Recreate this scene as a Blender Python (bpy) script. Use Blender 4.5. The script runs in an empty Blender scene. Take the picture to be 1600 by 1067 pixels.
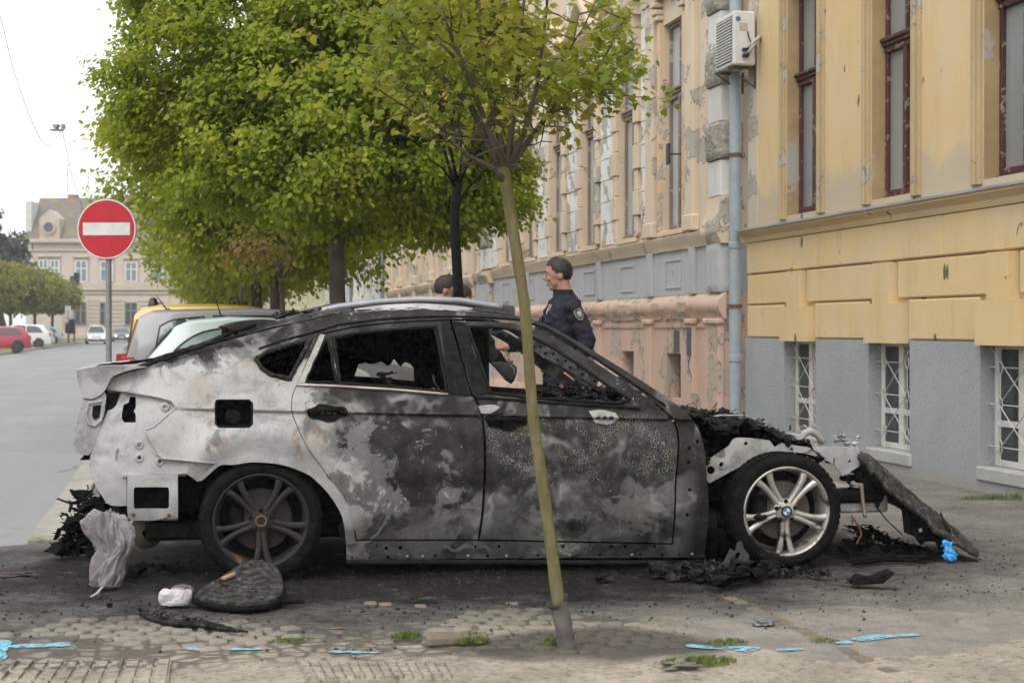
import bpy, bmesh, math, random
from mathutils import Vector, Matrix, noise
from mathutils.geometry import delaunay_2d_cdt
rad = math.radians
scn = bpy.context.scene
col = scn.collection

# ------------------------------------------------------------------ camera
F = 2400.0                       # focal length in pixels of the 1600 px wide photograph
CAMZ = 1.353
YAW = rad(12.23)
PITCH = math.atan(20.5 / F)
cam_d = bpy.data.cameras.new('camera')
cam = bpy.data.objects.new('camera', cam_d)
col.objects.link(cam)
cam.location = (0, 0, CAMZ)
cam.rotation_euler = (rad(90) - PITCH, 0, -YAW)
cam_d.sensor_width = 36
cam_d.lens = F / 1600 * 36
cam_d.clip_end = 3000
cam_d.dof.use_dof = True
cam_d.dof.focus_distance = 8.9
cam_d.dof.aperture_fstop = 5.0
scn.camera = cam

# ------------------------------------------------------------------ sky, sun, exposure
world = bpy.data.worlds.new('World')
scn.world = world
world.use_nodes = True
wn, wl = world.node_tree.nodes, world.node_tree.links
wn.clear()
SUN_EL, SUN_ROT = rad(52), rad(205)
sky = wn.new('ShaderNodeTexSky')
sky.sky_type = 'NISHITA'
sky.sun_disc = False
sky.sun_elevation = SUN_EL
sky.sun_rotation = SUN_ROT
sky.dust_density = 6.0
sky.air_density = 1.2
hs = wn.new('ShaderNodeHueSaturation')
hs.inputs['Saturation'].default_value = 0.12
wl.new(sky.outputs[0], hs.inputs['Color'])
mx = wn.new('ShaderNodeMix')
mx.data_type = 'RGBA'
mx.inputs[0].default_value = 0.72          # overcast: the cloud layer evens the sky out
wl.new(hs.outputs[0], mx.inputs[6])
mx.inputs[7].default_value = (9.3, 9.45, 9.6, 1)
bg = wn.new('ShaderNodeBackground')
bg.inputs['Strength'].default_value = 0.15
wl.new(mx.outputs[2], bg.inputs['Color'])
wo = wn.new('ShaderNodeOutputWorld')
wl.new(bg.outputs[0], wo.inputs['Surface'])

sun_d = bpy.data.lights.new('sun', 'SUN')
sun_d.energy = 1.1
sun_d.angle = rad(35)
sun_d.color = (1.0, 0.965, 0.91)
sun = bpy.data.objects.new('sun', sun_d)
col.objects.link(sun)
sun.rotation_euler = (rad(90) - SUN_EL, 0, -SUN_ROT + math.pi)
# light travels from behind-left of the camera
sun.rotation_euler = Vector((0.42, 0.62, -1.0)).to_track_quat('-Z', 'Y').to_euler()
sky.sun_rotation = math.atan2(-0.42, -0.62)
vs = scn.view_settings
vs.view_transform = 'Standard'
vs.look = 'None'
vs.exposure = 0.30
vs.gamma = 1.0
scn.cycles.max_bounces = 6
scn.cycles.transparent_max_bounces = 8
scn.cycles.use_denoising = True
scn.cycles.use_adaptive_sampling = True
scn.cycles.adaptive_threshold = 0.02
scn.cycles.adaptive_min_samples = 16

# ------------------------------------------------------------------ pixel -> place
_f = Vector((math.sin(YAW) * math.cos(PITCH), math.cos(YAW) * math.cos(PITCH), -math.sin(PITCH)))
_r = Vector((math.cos(YAW), -math.sin(YAW), 0))
_u = _r.cross(_f)
CAM = Vector((0, 0, CAMZ))
def ray(u, v): return _f + _r * ((u - 800) / F) + _u * ((533.5 - v) / F)
def on_z(u, v, z=0.0):
    d = ray(u, v); return CAM + d * ((z - CAMZ) / d.z)
def on_x(u, v, X):
    d = ray(u, v); return CAM + d * (X / d.x)
def on_y(u, v, Y):
    d = ray(u, v); return CAM + d * (Y / d.y)
def at(u, v, depth): return CAM + ray(u, v) * depth

# ------------------------------------------------------------------ object helpers
def link(o, parent=None):
    col.objects.link(o)
    if parent is not None: o.parent = parent
    return o
def tag(o, label, cat, group=None):
    o['label'] = label; o['category'] = cat
    if group: o['group'] = group
    return o
def structure(o, label=None):
    o['kind'] = 'structure'
    if label: o['label'] = label
    return o
def thing(name, label, cat, loc=(0, 0, 0), rz=0.0, group=None):
    o = bpy.data.objects.new(name, None)
    o.empty_display_size = 0.2
    o.location = loc; o.rotation_euler = (0, 0, rz)
    link(o); tag(o, label, cat, group)
    return o
def finish(me, mat, smooth):
    if mat is not None:
        if isinstance(mat, (list, tuple)):
            for m in mat: me.materials.append(m)
        else: me.materials.append(mat)
    if smooth:
        me.shade_smooth()
        if smooth is not True: me.set_sharp_from_angle(angle=rad(smooth))
def obj(name, verts, faces, mat=None, parent=None, smooth=False, midx=None):
    me = bpy.data.meshes.new(name)
    me.from_pydata([tuple(v) for v in verts], [], faces)
    finish(me, mat, smooth)
    if midx: me.polygons.foreach_set('material_index', midx)
    me.update()
    o = bpy.data.objects.new(name, me)
    return link(o, parent)
def share(name, me, parent=None, M=None):
    o = bpy.data.objects.new(name, me)
    link(o, parent)
    if M is not None: o.matrix_local = M
    return o

class MB:
    def __init__(s): s.v = []; s.f = []
    def add(s, vs, fs):
        b = len(s.v); s.v += [Vector(p) for p in vs]; s.f += [tuple(b + i for i in f) for f in fs]
    def box(s, x0, x1, y0, y1, z0, z1, ch=0.0):
        if ch <= 0:
            s.add([(x0,y0,z0),(x1,y0,z0),(x1,y1,z0),(x0,y1,z0),(x0,y0,z1),(x1,y0,z1),(x1,y1,z1),(x0,y1,z1)],
                  [(0,3,2,1),(4,5,6,7),(0,1,5,4),(1,2,6,5),(2,3,7,6),(3,0,4,7)])
            return
        c = min(ch, abs(x1-x0)/2.2, abs(y1-y0)/2.2, abs(z1-z0)/2.2)
        vs = []; idx = {}
        for i, X in enumerate((x0, x1)):
            for j, Y in enumerate((y0, y1)):
                for k, Z in enumerate((z0, z1)):
                    sx, sy, sz = (c, -c)[i], (c, -c)[j], (c, -c)[k]
                    for a, p in enumerate(((X, Y+sy, Z+sz), (X+sx, Y, Z+sz), (X+sx, Y+sy, Z))):
                        idx[i,j,k,a] = len(vs); vs.append(p)
        g = lambda *q: [idx[t] for t in q]
        fs = []
        for i in (0, 1): fs.append(g((i,0,0,0),(i,1,0,0),(i,1,1,0),(i,0,1,0)))
        for j in (0, 1): fs.append(g((0,j,0,1),(1,j,0,1),(1,j,1,1),(0,j,1,1)))
        for k in (0, 1): fs.append(g((0,0,k,2),(1,0,k,2),(1,1,k,2),(0,1,k,2)))
        for i in (0, 1):
            for j in (0, 1): fs.append(g((i,j,0,0),(i,j,1,0),(i,j,1,1),(i,j,0,1)))
            for k in (0, 1): fs.append(g((i,0,k,0),(i,1,k,0),(i,1,k,2),(i,0,k,2)))
        for j in (0, 1):
            for k in (0, 1): fs.append(g((0,j,k,1),(1,j,k,1),(1,j,k,2),(0,j,k,2)))
        for i in (0, 1):
            for j in (0, 1):
                for k in (0, 1): fs.append(g((i,j,k,0),(i,j,k,1),(i,j,k,2)))
        cx = Vector(((x0+x1)/2, (y0+y1)/2, (z0+z1)/2)); out = []
        for f in fs:
            a, b, d = (Vector(vs[f[q]]) for q in (0, 1, 2))
            n = (b - a).cross(d - a)
            m = sum((Vector(vs[q]) for q in f), Vector()) / len(f)
            out.append(tuple(f) if n.dot(m - cx) > 0 else tuple(reversed(f)))
        s.add(vs, out)
    def tube(s, path, r, n=8, caps=True):
        path = [Vector(p) for p in path]
        if not isinstance(r, (list, tuple)): r = [r] * len(path)
        b = len(s.v); up = None
        for i, p in enumerate(path):
            t = (path[min(i+1, len(path)-1)] - path[max(i-1, 0)])
            if t.length < 1e-9: t = Vector((0, 0, 1))
            t.normalize()
            if up is None:
                up = Vector((0, 0, 1)) if abs(t.z) < .9 else Vector((1, 0, 0))
            a = t.cross(up)
            if a.length < 1e-6: a = t.cross(Vector((0, 1, 0)))
            a.normalize(); up = a.cross(t).normalized()
            for k in range(n):
                q = 2 * math.pi * k / n
                s.v.append(p + (a * math.cos(q) + up * math.sin(q)) * r[i])
        for i in range(len(path) - 1):
            for k in range(n):
                k2 = (k + 1) % n
                s.f.append((b+i*n+k, b+i*n+k2, b+(i+1)*n+k2, b+(i+1)*n+k))
        if caps:
            s.f.append(tuple(b + k for k in reversed(range(n))))
            s.f.append(tuple(b + (len(path)-1)*n + k for k in range(n)))
    def lathe(s, prof, n=32, axis='z', c=(0, 0, 0), cap=False):
        c = Vector(c); b = len(s.v)
        for (r, h) in prof:
            for k in range(n):
                q = 2 * math.pi * k / n; x, y = r * math.cos(q), r * math.sin(q)
                s.v.append(c + (Vector((x, y, h)) if axis == 'z' else Vector((x, h, y)) if axis == 'y' else Vector((h, x, y))))
        for i in range(len(prof) - 1):
            for k in range(n):
                k2 = (k + 1) % n
                s.f.append((b+i*n+k, b+i*n+k2, b+(i+1)*n+k2, b+(i+1)*n+k))
        if cap:
            s.f.append(tuple(b + k for k in range(n)))
            s.f.append(tuple(b + (len(prof)-1)*n + k for k in range(n)))
    def prism(s, poly, a, b, plane='yz'):
        """poly 2-D, pushed from a to b along the third axis"""
        def P(p, h):
            return {'yz': (h, p[0], p[1]), 'xz': (p[0], h, p[1]), 'xy': (p[0], p[1], h)}[plane]
        n = len(poly)
        s.add([P(p, a) for p in poly] + [P(p, b) for p in poly],
              [tuple(range(n)), tuple(reversed(range(n, 2*n)))] + [(i, n+i, n+(i+1)%n, (i+1)%n) for i in range(n)])
    def grid(s, fn, nu, nv):
        b = len(s.v)
        for i in range(nu + 1):
            for j in range(nv + 1): s.v.append(Vector(fn(i / nu, j / nv)))
        for i in range(nu):
            for j in range(nv):
                a = b + i*(nv+1) + j
                s.f.append((a, a+nv+1, a+nv+2, a+1))
    def blob(s, c, r, seed=0, rough=.3, sub=2, freq=1.6):
        bm = bmesh.new(); bmesh.ops.create_icosphere(bm, subdivisions=sub, radius=1)
        c = Vector(c); r = Vector(r) if not isinstance(r, (int, float)) else Vector((r, r, r))
        off = Vector((seed * 3.7, seed * 1.3, -seed * 2.1)); b = len(s.v)
        for v in bm.verts:
            k = 1 + rough * noise.turbulence(v.co * freq + off, 3, False) * 1.4 - rough * .5
            s.v.append(c + Vector((v.co.x*r.x, v.co.y*r.y, v.co.z*r.z)) * k)
        for f in bm.faces: s.f.append(tuple(b + v.index for v in f.verts))
        bm.free()
    def move(s, M, start=0):
        for i in range(start, len(s.v)): s.v[i] = M @ s.v[i]
    def build(s, name, mat=None, parent=None, smooth=False):
        return obj(name, s.v, s.f, mat, parent, smooth)

def fix_normals(o):
    bm = bmesh.new(); bm.from_mesh(o.data)
    bmesh.ops.recalc_face_normals(bm, faces=bm.faces)
    bm.to_mesh(o.data); bm.free(); return o

def remesh(o, voxel, smooth_it=2):
    """fuse the overlapping shapes of one mesh into a continuous surface"""
    m = o.modifiers.new('r', 'REMESH'); m.mode = 'VOXEL'; m.voxel_size = voxel
    if smooth_it:
        sm = o.modifiers.new('s', 'SMOOTH'); sm.factor = .5; sm.iterations = smooth_it
    dg = bpy.context.evaluated_depsgraph_get()
    me = bpy.data.meshes.new_from_object(o.evaluated_get(dg))
    old = o.data; o.modifiers.clear(); o.data = me
    if not me.materials:
        for q in old.materials: me.materials.append(q)
    me.shade_smooth()
    return o

# ------------------------------------------------------------------ material helpers
class NT:
    def __init__(s, name):
        s.m = bpy.data.materials.new(name); s.m.use_nodes = True
        s.t = s.m.node_tree; s.n = s.t.nodes; s.l = s.t.links; s.n.clear()
        s.out = s.n.new('ShaderNodeOutputMaterial')
        s.p = s.n.new('ShaderNodeBsdfPrincipled')
        s.l.new(s.p.outputs[0], s.out.inputs['Surface'])
    def set(s, sock, val):
        if hasattr(val, 'node'): s.l.new(val, sock)
        elif isinstance(val, (tuple, list)) and len(val) == 3 and sock.type == 'RGBA': sock.default_value = (*val, 1)
        else: sock.default_value = val
    def pos(s): return s.n.new('ShaderNodeNewGeometry').outputs['Position']
    def objc(s): return s.n.new('ShaderNodeTexCoord').outputs['Object']
    def noise(s, vec, scale, detail=4, rough=.55, dist=0.0, out=0):
        t = s.n.new('ShaderNodeTexNoise'); s.l.new(vec, t.inputs['Vector'])
        t.inputs['Scale'].default_value = scale; t.inputs['Detail'].default_value = detail
        t.inputs['Roughness'].default_value = rough; t.inputs['Distortion'].default_value = dist
        return t.outputs[out]
    def vor(s, vec, scale, feature='F1', rnd=1.0):
        t = s.n.new('ShaderNodeTexVoronoi'); t.feature = feature; s.l.new(vec, t.inputs['Vector'])
        t.inputs['Scale'].default_value = scale; t.inputs['Randomness'].default_value = rnd
        return t.outputs[0]
    def math(s, op, a, b=0.0, c=None, clamp=False):
        t = s.n.new('ShaderNodeMath'); t.operation = op; t.use_clamp = clamp
        s.set(t.inputs[0], a); s.set(t.inputs[1], b)
        if c is not None: s.set(t.inputs[2], c)
        return t.outputs[0]
    def ramp(s, val, a, b, lo=0.0, hi=1.0):
        t = s.n.new('ShaderNodeMapRange'); t.interpolation_type = 'SMOOTHSTEP'
        s.set(t.inputs[0], val); s.set(t.inputs[1], a); s.set(t.inputs[2], b); s.set(t.inputs[3], lo); s.set(t.inputs[4], hi)
        return t.outputs[0]
    def mix(s, fac, a, b, mode='MIX'):
        t = s.n.new('ShaderNodeMix'); t.data_type = 'RGBA'; t.blend_type = mode
        s.set(t.inputs[0], fac); s.set(t.inputs[6], a); s.set(t.inputs[7], b)
        return t.outputs[2]
    def sep(s, vec):
        t = s.n.new('ShaderNodeSeparateXYZ'); s.l.new(vec, t.inputs[0]); return t.outputs
    def scale(s, vec, k):
        t = s.n.new('ShaderNodeVectorMath'); t.operation = 'MULTIPLY'; s.l.new(vec, t.inputs[0]); t.inputs[1].default_value = k
        return t.outputs[0]
    def warp(s, vec, scale, amt):
        n = s.noise(vec, scale, 3, .5, 0, 1)
        a = s.n.new('ShaderNodeVectorMath'); a.operation = 'SUBTRACT'; s.l.new(n, a.inputs[0]); a.inputs[1].default_value = (.5, .5, .5)
        b = s.n.new('ShaderNodeVectorMath'); b.operation = 'SCALE'; s.l.new(a.outputs[0], b.inputs[0]); b.inputs['Scale'].default_value = amt
        c = s.n.new('ShaderNodeVectorMath'); c.operation = 'ADD'; s.l.new(vec, c.inputs[0]); s.l.new(b.outputs[0], c.inputs[1])
        return c.outputs[0]
    def bump(s, h, strength=.3, dist=.01):
        t = s.n.new('ShaderNodeBump'); t.inputs['Strength'].default_value = strength; t.inputs['Distance'].default_value = dist
        s.l.new(h, t.inputs['Height']); s.l.new(t.outputs[0], s.p.inputs['Normal'])
    def done(s, color, rough=.8, metal=0.0, spec=.5):
        s.set(s.p.inputs['Base Color'], color); s.set(s.p.inputs['Roughness'], rough)
        s.set(s.p.inputs['Metallic'], metal); s.p.inputs['Specular IOR Level'].default_value = spec
        return s.m

_mc = {}
def mat(name, base, var=None, scale=5.0, rough=.8, bump=.15, bscale=40.0, dirt=None, dscale=1.3, dlo=.55, dhi=.75, metal=0.0, spec=.4, local=False, bdist=.006):
    if name in _mc: return _mc[name]
    t = NT(name); P = t.objc() if local else t.pos()
    var = var or tuple(c * .8 for c in base)
    c = t.mix(t.ramp(t.noise(P, scale, 6), .3, .7), base, var)
    c = t.mix(t.math('MULTIPLY', t.noise(P, scale * 9, 3), .35), c, tuple(q * .72 for q in base))
    if dirt: c = t.mix(t.ramp(t.noise(t.warp(P, dscale * 2, .25), dscale, 7, .62), dlo, dhi), c, dirt)
    if bump: t.bump(t.noise(P, bscale, 5, .6), bump, bdist)
    _mc[name] = t.done(c, rough, metal, spec)
    return _mc[name]
def glass_mat(name, tint=(.03, .035, .04), rough=.06, spec=.9):
    if name in _mc: return _mc[name]
    t = NT(name)
    _mc[name] = t.done(t.mix(t.noise(t.pos(), 1.2, 4), tint, tuple(c * 1.7 for c in tint)), rough, 0, spec)
    return _mc[name]
def peel(name, paint, under, amount=.5, scale=2.2, paint2=None, rough=.85, dark=(.16, .14, .12)):
    """flaking paint: sharp-edged islands of bare plaster with a thin dark broken rim"""
    if name in _mc: return _mc[name]
    t = NT(name); P = t.pos()
    W = t.warp(P, 4.0, .22)
    n = t.noise(W, scale, 8, .62)
    paintc = t.mix(t.ramp(t.noise(P, 1.1, 6), .35, .68), paint, paint2 or tuple(c * .8 for c in paint))
    paintc = t.mix(t.math('MULTIPLY', t.ramp(t.noise(t.scale(P, (9, 9, 1.2)), 1.0, 6, .65), .5, .78), .4), paintc, tuple(c * .55 for c in paint))
    paintc = t.mix(t.math('MULTIPLY', t.noise(P, 60, 3), .25), paintc, tuple(c * .7 for c in paint))
    underc = t.mix(t.noise(P, 9, 5), under, tuple(c * .7 for c in under))
    thr = 1 - amount
    c = t.mix(t.ramp(n, thr - .012, thr - .004), paintc, dark)
    k = t.ramp(n, thr + .0, thr + .006)
    c = t.mix(k, c, underc)
    h = t.math('ADD', t.math('MULTIPLY', t.math('SUBTRACT', 1.0, k), .6), t.math('MULTIPLY', t.noise(P, 45, 5), .4))
    t.bump(h, .45, .008)
    _mc[name] = t.done(c, rough, 0, .3)
    return _mc[name]
# ================================================================== GROUND
XF = 6.6                                    # facade line on the right of the street
XK = -0.95                                  # kerb line of the street
def ground_mat(cob=False):
    t = NT('cobble_mix' if cob else 'pavement_mix'); P = t.pos(); x, y, z = t.sep(P)
    W = t.warp(P, 1.6, .7)
    wx, wy, wz = t.sep(W)
    # worn grey tarmac and pale dusty concrete
    tar = t.mix(t.ramp(t.noise(P, 2.2, 7, .65), .3, .7), (.155, .145, .133), (.25, .235, .21))
    tar = t.mix(t.ramp(t.noise(P, 45, 6, .75), .45, .70), tar, (.085, .08, .073))
    tar = t.mix(t.ramp(t.noise(P, 95, 4, .7), .62, .72), tar, (.34, .32, .29))
    dust = t.mix(t.ramp(t.noise(P, 3.0, 7, .65), .3, .72), (.43, .38, .305), (.26, .23, .19))
    dust = t.mix(t.ramp(t.noise(P, 30, 6, .78), .46, .70), dust, (.125, .11, .095))
    dust = t.mix(t.ramp(t.noise(P, 75, 4, .7), .60, .70), dust, (.46, .42, .35))
    near = t.ramp(t.math('ADD', wy, t.math('MULTIPLY', t.noise(P, 1.1, 5), .9)), 7.6, 6.85)
    c = t.mix(near, tar, dust)
    # dark silt between the setts of the old cobbled strip
    if not cob:
        reg = t.math('MULTIPLY', t.math('MULTIPLY', t.ramp(wy, 6.15, 6.35), t.ramp(wy, 7.75, 7.5)), t.ramp(wx, 2.3, 1.9))
        cj = t.vor(t.warp(P, 5, .05), 9.5, 'DISTANCE_TO_EDGE', .55)
        jn = t.math('MULTIPLY', reg, t.ramp(t.math('ADD', cj, t.math('MULTIPLY', t.math('SUBTRACT', t.noise(P, 3, 5), .5), .3)), .20, .05))
        c = t.mix(t.math('MULTIPLY', jn, .75), c, (.075, .066, .055))
    else: c = t.mix(.45, c, t.mix(t.noise(P, 11, 5), (.40, .35, .28), (.22, .195, .16)))
    # round concrete patch right of the sapling
    dx = t.math('DIVIDE', t.math('SUBTRACT', wx, 3.05), .80); dy = t.math('DIVIDE', t.math('SUBTRACT', wy, 6.5), .62)
    rr = t.math('ADD', t.math('MULTIPLY', dx, dx), t.math('MULTIPLY', dy, dy))
    patch = t.mix(t.ramp(t.noise(P, 5, 8, .7), .3, .7), (.31, .285, .25), (.205, .19, .17))
    patch = t.mix(t.ramp(t.noise(P, 60, 5, .75), .52, .72), patch, (.13, .12, .11))
    c = t.mix(t.ramp(rr, 1.05, .93), c, patch)
    # soot and fire-water residue lying round the wreck
    dx = t.math('DIVIDE', t.math('SUBTRACT', wx, 1.55), 3.3); dy = t.math('DIVIDE', t.math('SUBTRACT', wy, 8.85), 1.75)
    rr = t.math('ADD', t.math('MULTIPLY', dx, dx), t.math('MULTIPLY', dy, dy))
    rr = t.math('ADD', rr, t.math('MULTIPLY', t.math('SUBTRACT', t.noise(P, 2.6, 8, .7), .5), 1.5))
    soot = t.ramp(rr, 1.55, .75)
    sc = t.mix(t.ramp(t.noise(P, 16, 6, .7), .35, .7), (.055, .052, .049), (.125, .118, .11))
    sc = t.mix(t.ramp(rr, .95, .35), sc, t.mix(t.ramp(t.noise(P, 19, 6, .7), .35, .7), (.006, .006, .006), (.024, .023, .022)))
    sc = t.mix(t.ramp(t.noise(t.warp(P, 8, .2), 7, 7, .72), .58, .70), sc, (.16, .15, .135))
    c = t.mix(t.math('MULTIPLY', soot, .62 if cob else .95), c, sc)
    # soil round the sapling
    b = on_z(885, 1012); dx = t.math('DIVIDE', t.math('SUBTRACT', wx, b.x + .1), .62); dy = t.math('DIVIDE', t.math('SUBTRACT', wy, b.y + .12), .36)
    rr = t.math('ADD', t.math('MULTIPLY', dx, dx), t.math('MULTIPLY', dy, dy))
    c = t.mix(t.math('MULTIPLY', t.ramp(rr, 1.3, .5), .85), c, t.mix(t.noise(P, 24, 5, .7), (.035, .03, .027), (.11, .10, .09)))
    # dark cracks
    v = t.vor(t.warp(P, 3, .3), 1.1, 'DISTANCE_TO_EDGE')
    c = t.mix(t.math('MULTIPLY', t.math('MULTIPLY', t.ramp(v, .008, .003), t.ramp(t.noise(P, .9, 4), .5, .62)), .6), c, (.06, .055, .05))
    h = t.math('ADD', t.noise(P, 26, 8, .7), t.math('MULTIPLY', t.noise(P, 140, 3), .5))
    t.bump(h, .8, .016)
    wet = t.math('MULTIPLY', soot, t.ramp(t.noise(P, 1.7, 4), .4, .65))
    r = t.math('SUBTRACT', .97, t.math('MULTIPLY', wet, .12))
    return t.done(c, r, 0, .12)
def road_mat():
    t = NT('asphalt_worn'); P = t.pos()
    c = t.mix(t.ramp(t.noise(P, .6, 7, .6), .2, .8), (.175, .175, .18), (.215, .213, .21))
    c = t.mix(t.ramp(t.noise(P, 90, 3, .6), .45, .75), c, (.13, .13, .13))
    v = t.noise(t.scale(P, (1.4, .05, 1)), 1.0, 5)
    c = t.mix(t.math('MULTIPLY', t.ramp(v, .4, .75), .4), c, (.25, .247, .245))
    c = t.mix(t.math('MULTIPLY', t.ramp(t.noise(t.warp(P, .8, 1.5), .35, 5, .6), .56, .58), .35), c, (.12, .12, .122))
    cr = t.vor(t.warp(P, 1.2, .8), .45, 'DISTANCE_TO_EDGE')
    c = t.mix(t.math('MULTIPLY', t.math('MULTIPLY', t.ramp(cr, .012, .005), t.ramp(t.noise(P, .4, 3), .48, .55)), .7), c, (.07, .07, .07))
    t.bump(t.noise(P, 120, 4, .7), .4, .008)
    r = t.ramp(t.noise(P, .3, 3), .3, .7, .5, .6)
    return t.done(c, r, 0, .5)
M_pave, M_cobm, M_road = ground_mat(), ground_mat(True), road_mat()
M_earth = mat('earth', (.16, .15, .12), (.10, .12, .06), .3, .95, .3)

o = obj('ground', [(-600,-40,-.13),(600,-40,-.13),(600,900,-.13),(-600,900,-.13)], [(0,1,2,3)], M_earth); structure(o, 'bare earth beyond the paved street')
m = MB(); m.grid(lambda a, b: (-9.5 + a * (XK + 9.5), -6 + b * 206, -.098 + .02 * math.sin(a * math.pi)), 12, 40)
structure(m.build('road', M_road, smooth=True), 'worn pale grey asphalt street')
m = MB()
def ph(X, Y):
    k = max(0, min(1, (XK + .2 - X) / 1.3)); k = k * k * (3 - 2 * k) * .072      # dropped kerb: the apron runs down to the street
    h = -k + (noise.turbulence(Vector((X * 1.7, Y * 1.7, 3)), 3, False) - .5) * .016 + noise.noise(Vector((X * 9, Y * 9, 0))) * .0035
    return h - .006
m.grid(lambda a, b: (XK + .24 + a * (XF - XK - .14), 4.6 + b * 6.4, ph(XK + .24 + a * (XF - XK - .14), 4.6 + b * 6.4)), 170, 150)
m.grid(lambda a, b: (-3.6 + a * (XK + .24 + 3.6), 4.6 + b * 5.6, ph(-3.6 + a * (XK + .24 + 3.6), 4.6 + b * 5.6)), 60, 100)
m.grid(lambda a, b: (XK + .24 + a * (XF - XK - .14), -6 + b * 10.6, ph(XK + .24 + a * (XF - XK - .14), -6 + b * 10.6)), 170, 30)
m.grid(lambda a, b: (XK + .24 + a * (XF - XK - .14), 11.0 + b * 189, ph(XK + .24 + a * (XF - XK - .14), 11.0) * (1 if b == 0 else .3)), 170, 60)
pavement = structure(m.build('pavement', M_pave, smooth=True), 'sooty worn pavement with pale dusty concrete')

# kerb stones along the street
M_kerb = mat('kerbstone', (.36, .34, .305), (.26, .25, .22), 6, .85, .3, 30, dirt=(.14, .15, .06), dlo=.58, dhi=.7)
kerb = bpy.data.objects.new('kerb', None); link(kerb); structure(kerb, 'row of pale stone kerb blocks beside the street')
rnd = random.Random(5)
y = 10.2; i = 0
while y < 62:
    ln = rnd.uniform(.42, .55)
    m = MB(); dz = rnd.uniform(-.006, .006)
    m.box(XK, XK + .225, y + .006, y + ln - .006, -.10, .012 + dz, .012)
    m.build('kerbstone', M_kerb, kerb)
    y += ln
m = MB(); m.box(XK + .01, XK + .22, 62, 198, -.12, .008); m.build('kerb_strip', M_kerb, kerb)

# far side: verge with its own kerb
M_grass = mat('verge_grass', (.13, .16, .04), (.19, .18, .08), .8, .95, .4, 60)
m = MB(); m.grid(lambda a, b: (-20 + a * 10.5, -6 + b * 206, .02 + .03 * noise.noise(Vector((a * 20, b * 90, 1)))), 14, 60)
structure(m.build('verge', M_grass, smooth=True), 'grassy verge along the far side of the street')
m = MB(); m.box(-9.52, -9.3, -6, 199, -.12, .04, .01); structure(m.build('far_kerb', M_kerb), 'pale kerb of the far verge')

# cobbles showing through the dust in the foreground
M_cob = [mat('cobble_%d' % k, b, v, 7, .85, .35, 50) for k, (b, v) in enumerate([((.30,.265,.215),(.19,.17,.14)), ((.22,.20,.17),(.13,.12,.105)), ((.35,.305,.24),(.23,.20,.16))])]
cob_me = []
for k in range(9):
    r = random.Random(40 + k); m = MB(); n = 12
    rr = [(.047 + r.uniform(-.008, .006)) for _ in range(n)]
    def ring(s, z): return [(rr[q] * s * math.copysign(abs(math.cos(6.283*q/n))**.45, math.cos(6.283*q/n)), rr[q] * s * math.copysign(abs(math.sin(6.283*q/n))**.45, math.sin(6.283*q/n)), z) for q in range(n)]
    vs = ring(1, -.04) + ring(1, .008) + ring(.88, .016) + ring(.5, .019)
    fs = [(l*n+q, l*n+(q+1)%n, (l+1)*n+(q+1)%n, (l+1)*n+q) for l in range(3) for q in range(n)] + [tuple(3*n+q for q in range(n))]
    m.add(vs, fs); t = m.build('cobble_proto', M_cobm, None, True)
    cob_me.append(t.data); bpy.data.objects.remove(t)
r = random.Random(11); cnt = 0
for row in range(13):
    for c in range(38):
        X = -1.75 + c * .104 + (row % 2) * .052 + r.uniform(-.012, .012)
        Y = 6.30 + row * .098 + r.uniform(-.01, .01) + .05 * math.sin(c * .35)
        if cnt >= 295: continue
        vis = noise.noise(Vector((X * 1.1, Y * 1.6, 7.7)))
        if vis < -.12 or (Y > 7.25 and vis < .15): continue
        Mx = Matrix.Translation((X, Y, r.uniform(-.012, -.002) + ph(X, Y) - max(0, .12 - vis) * .024)) @ Matrix.Rotation(r.randrange(4) * 1.5708 + r.gauss(0, .16), 4, 'Z') @ Matrix.Diagonal((r.uniform(.92, 1.1), r.uniform(.92, 1.1), 1, 1))
        share('cobble', cob_me[r.randrange(9)], pavement, Mx); cnt += 1

# ochre edging bricks running in from the wreck
M_obrick = mat('ochre_brick', (.22, .165, .105), (.14, .11, .075), 12, .9, .4, 60, dirt=(.13,.12,.105), dscale=5, dlo=.45, dhi=.6)
pts = [on_z(1138, 925), on_z(1215, 965), on_z(1270, 990), on_z(1335, 1018), on_z(1400, 1045)]
for i in range(len(pts) - 1):
    a, b = pts[i], pts[i+1]; n = max(1, round((b - a).length / .115)); d = (b - a)
    for k in range(n):
        if r.random() < .22: continue
        p = a + d * ((k + .5) / n); m = MB(); m.box(-.052, .052, -.034, .034, -.03, .008 + r.uniform(-.004, .004), .008)
        o = m.build('edging_brick', M_obrick, pavement); o.location = (p.x, p.y, ph(p.x, p.y)); o.rotation_euler = (0, 0, math.atan2(d.y, d.x) + r.uniform(-.08, .08))
for k in range(15):                       # a broken row in front of the car
    if r.random() < .45: continue
    u = 560 + k * 20 + r.uniform(-4, 4); p = on_z(u, 938 + (k % 3) * 1.2)
    m = MB(); m.box(-.033, .033, -.03, .03, -.03, .006 + r.uniform(-.004, .003), .008)
    o = m.build('edging_brick', M_obrick, pavement); o.location = (p.x, p.y, ph(p.x, p.y)); o.rotation_euler = (0, 0, r.uniform(-.15, .15))
# loose kerb fragment lying by the sapling
a, b = on_z(668, 1006), on_z(770, 1004)
m = MB(); m.box(0, (b - a).length, 0, .09, -.02, .030, .012)
for i, v in enumerate(m.v): m.v[i] = v + Vector((noise.noise(v * 11 + Vector((5, 0, 0))) * .02, noise.noise(v * 13) * .02, noise.noise(v * 14) * .014))
o = m.build('kerb_fragment', mat('old_brick', (.21, .165, .12), (.13, .105, .085), 12, .9, .5), None); o.location = (a.x, a.y, 0)
tag(o, 'broken brown kerb fragment lying between two moss tufts', 'stone')

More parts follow.
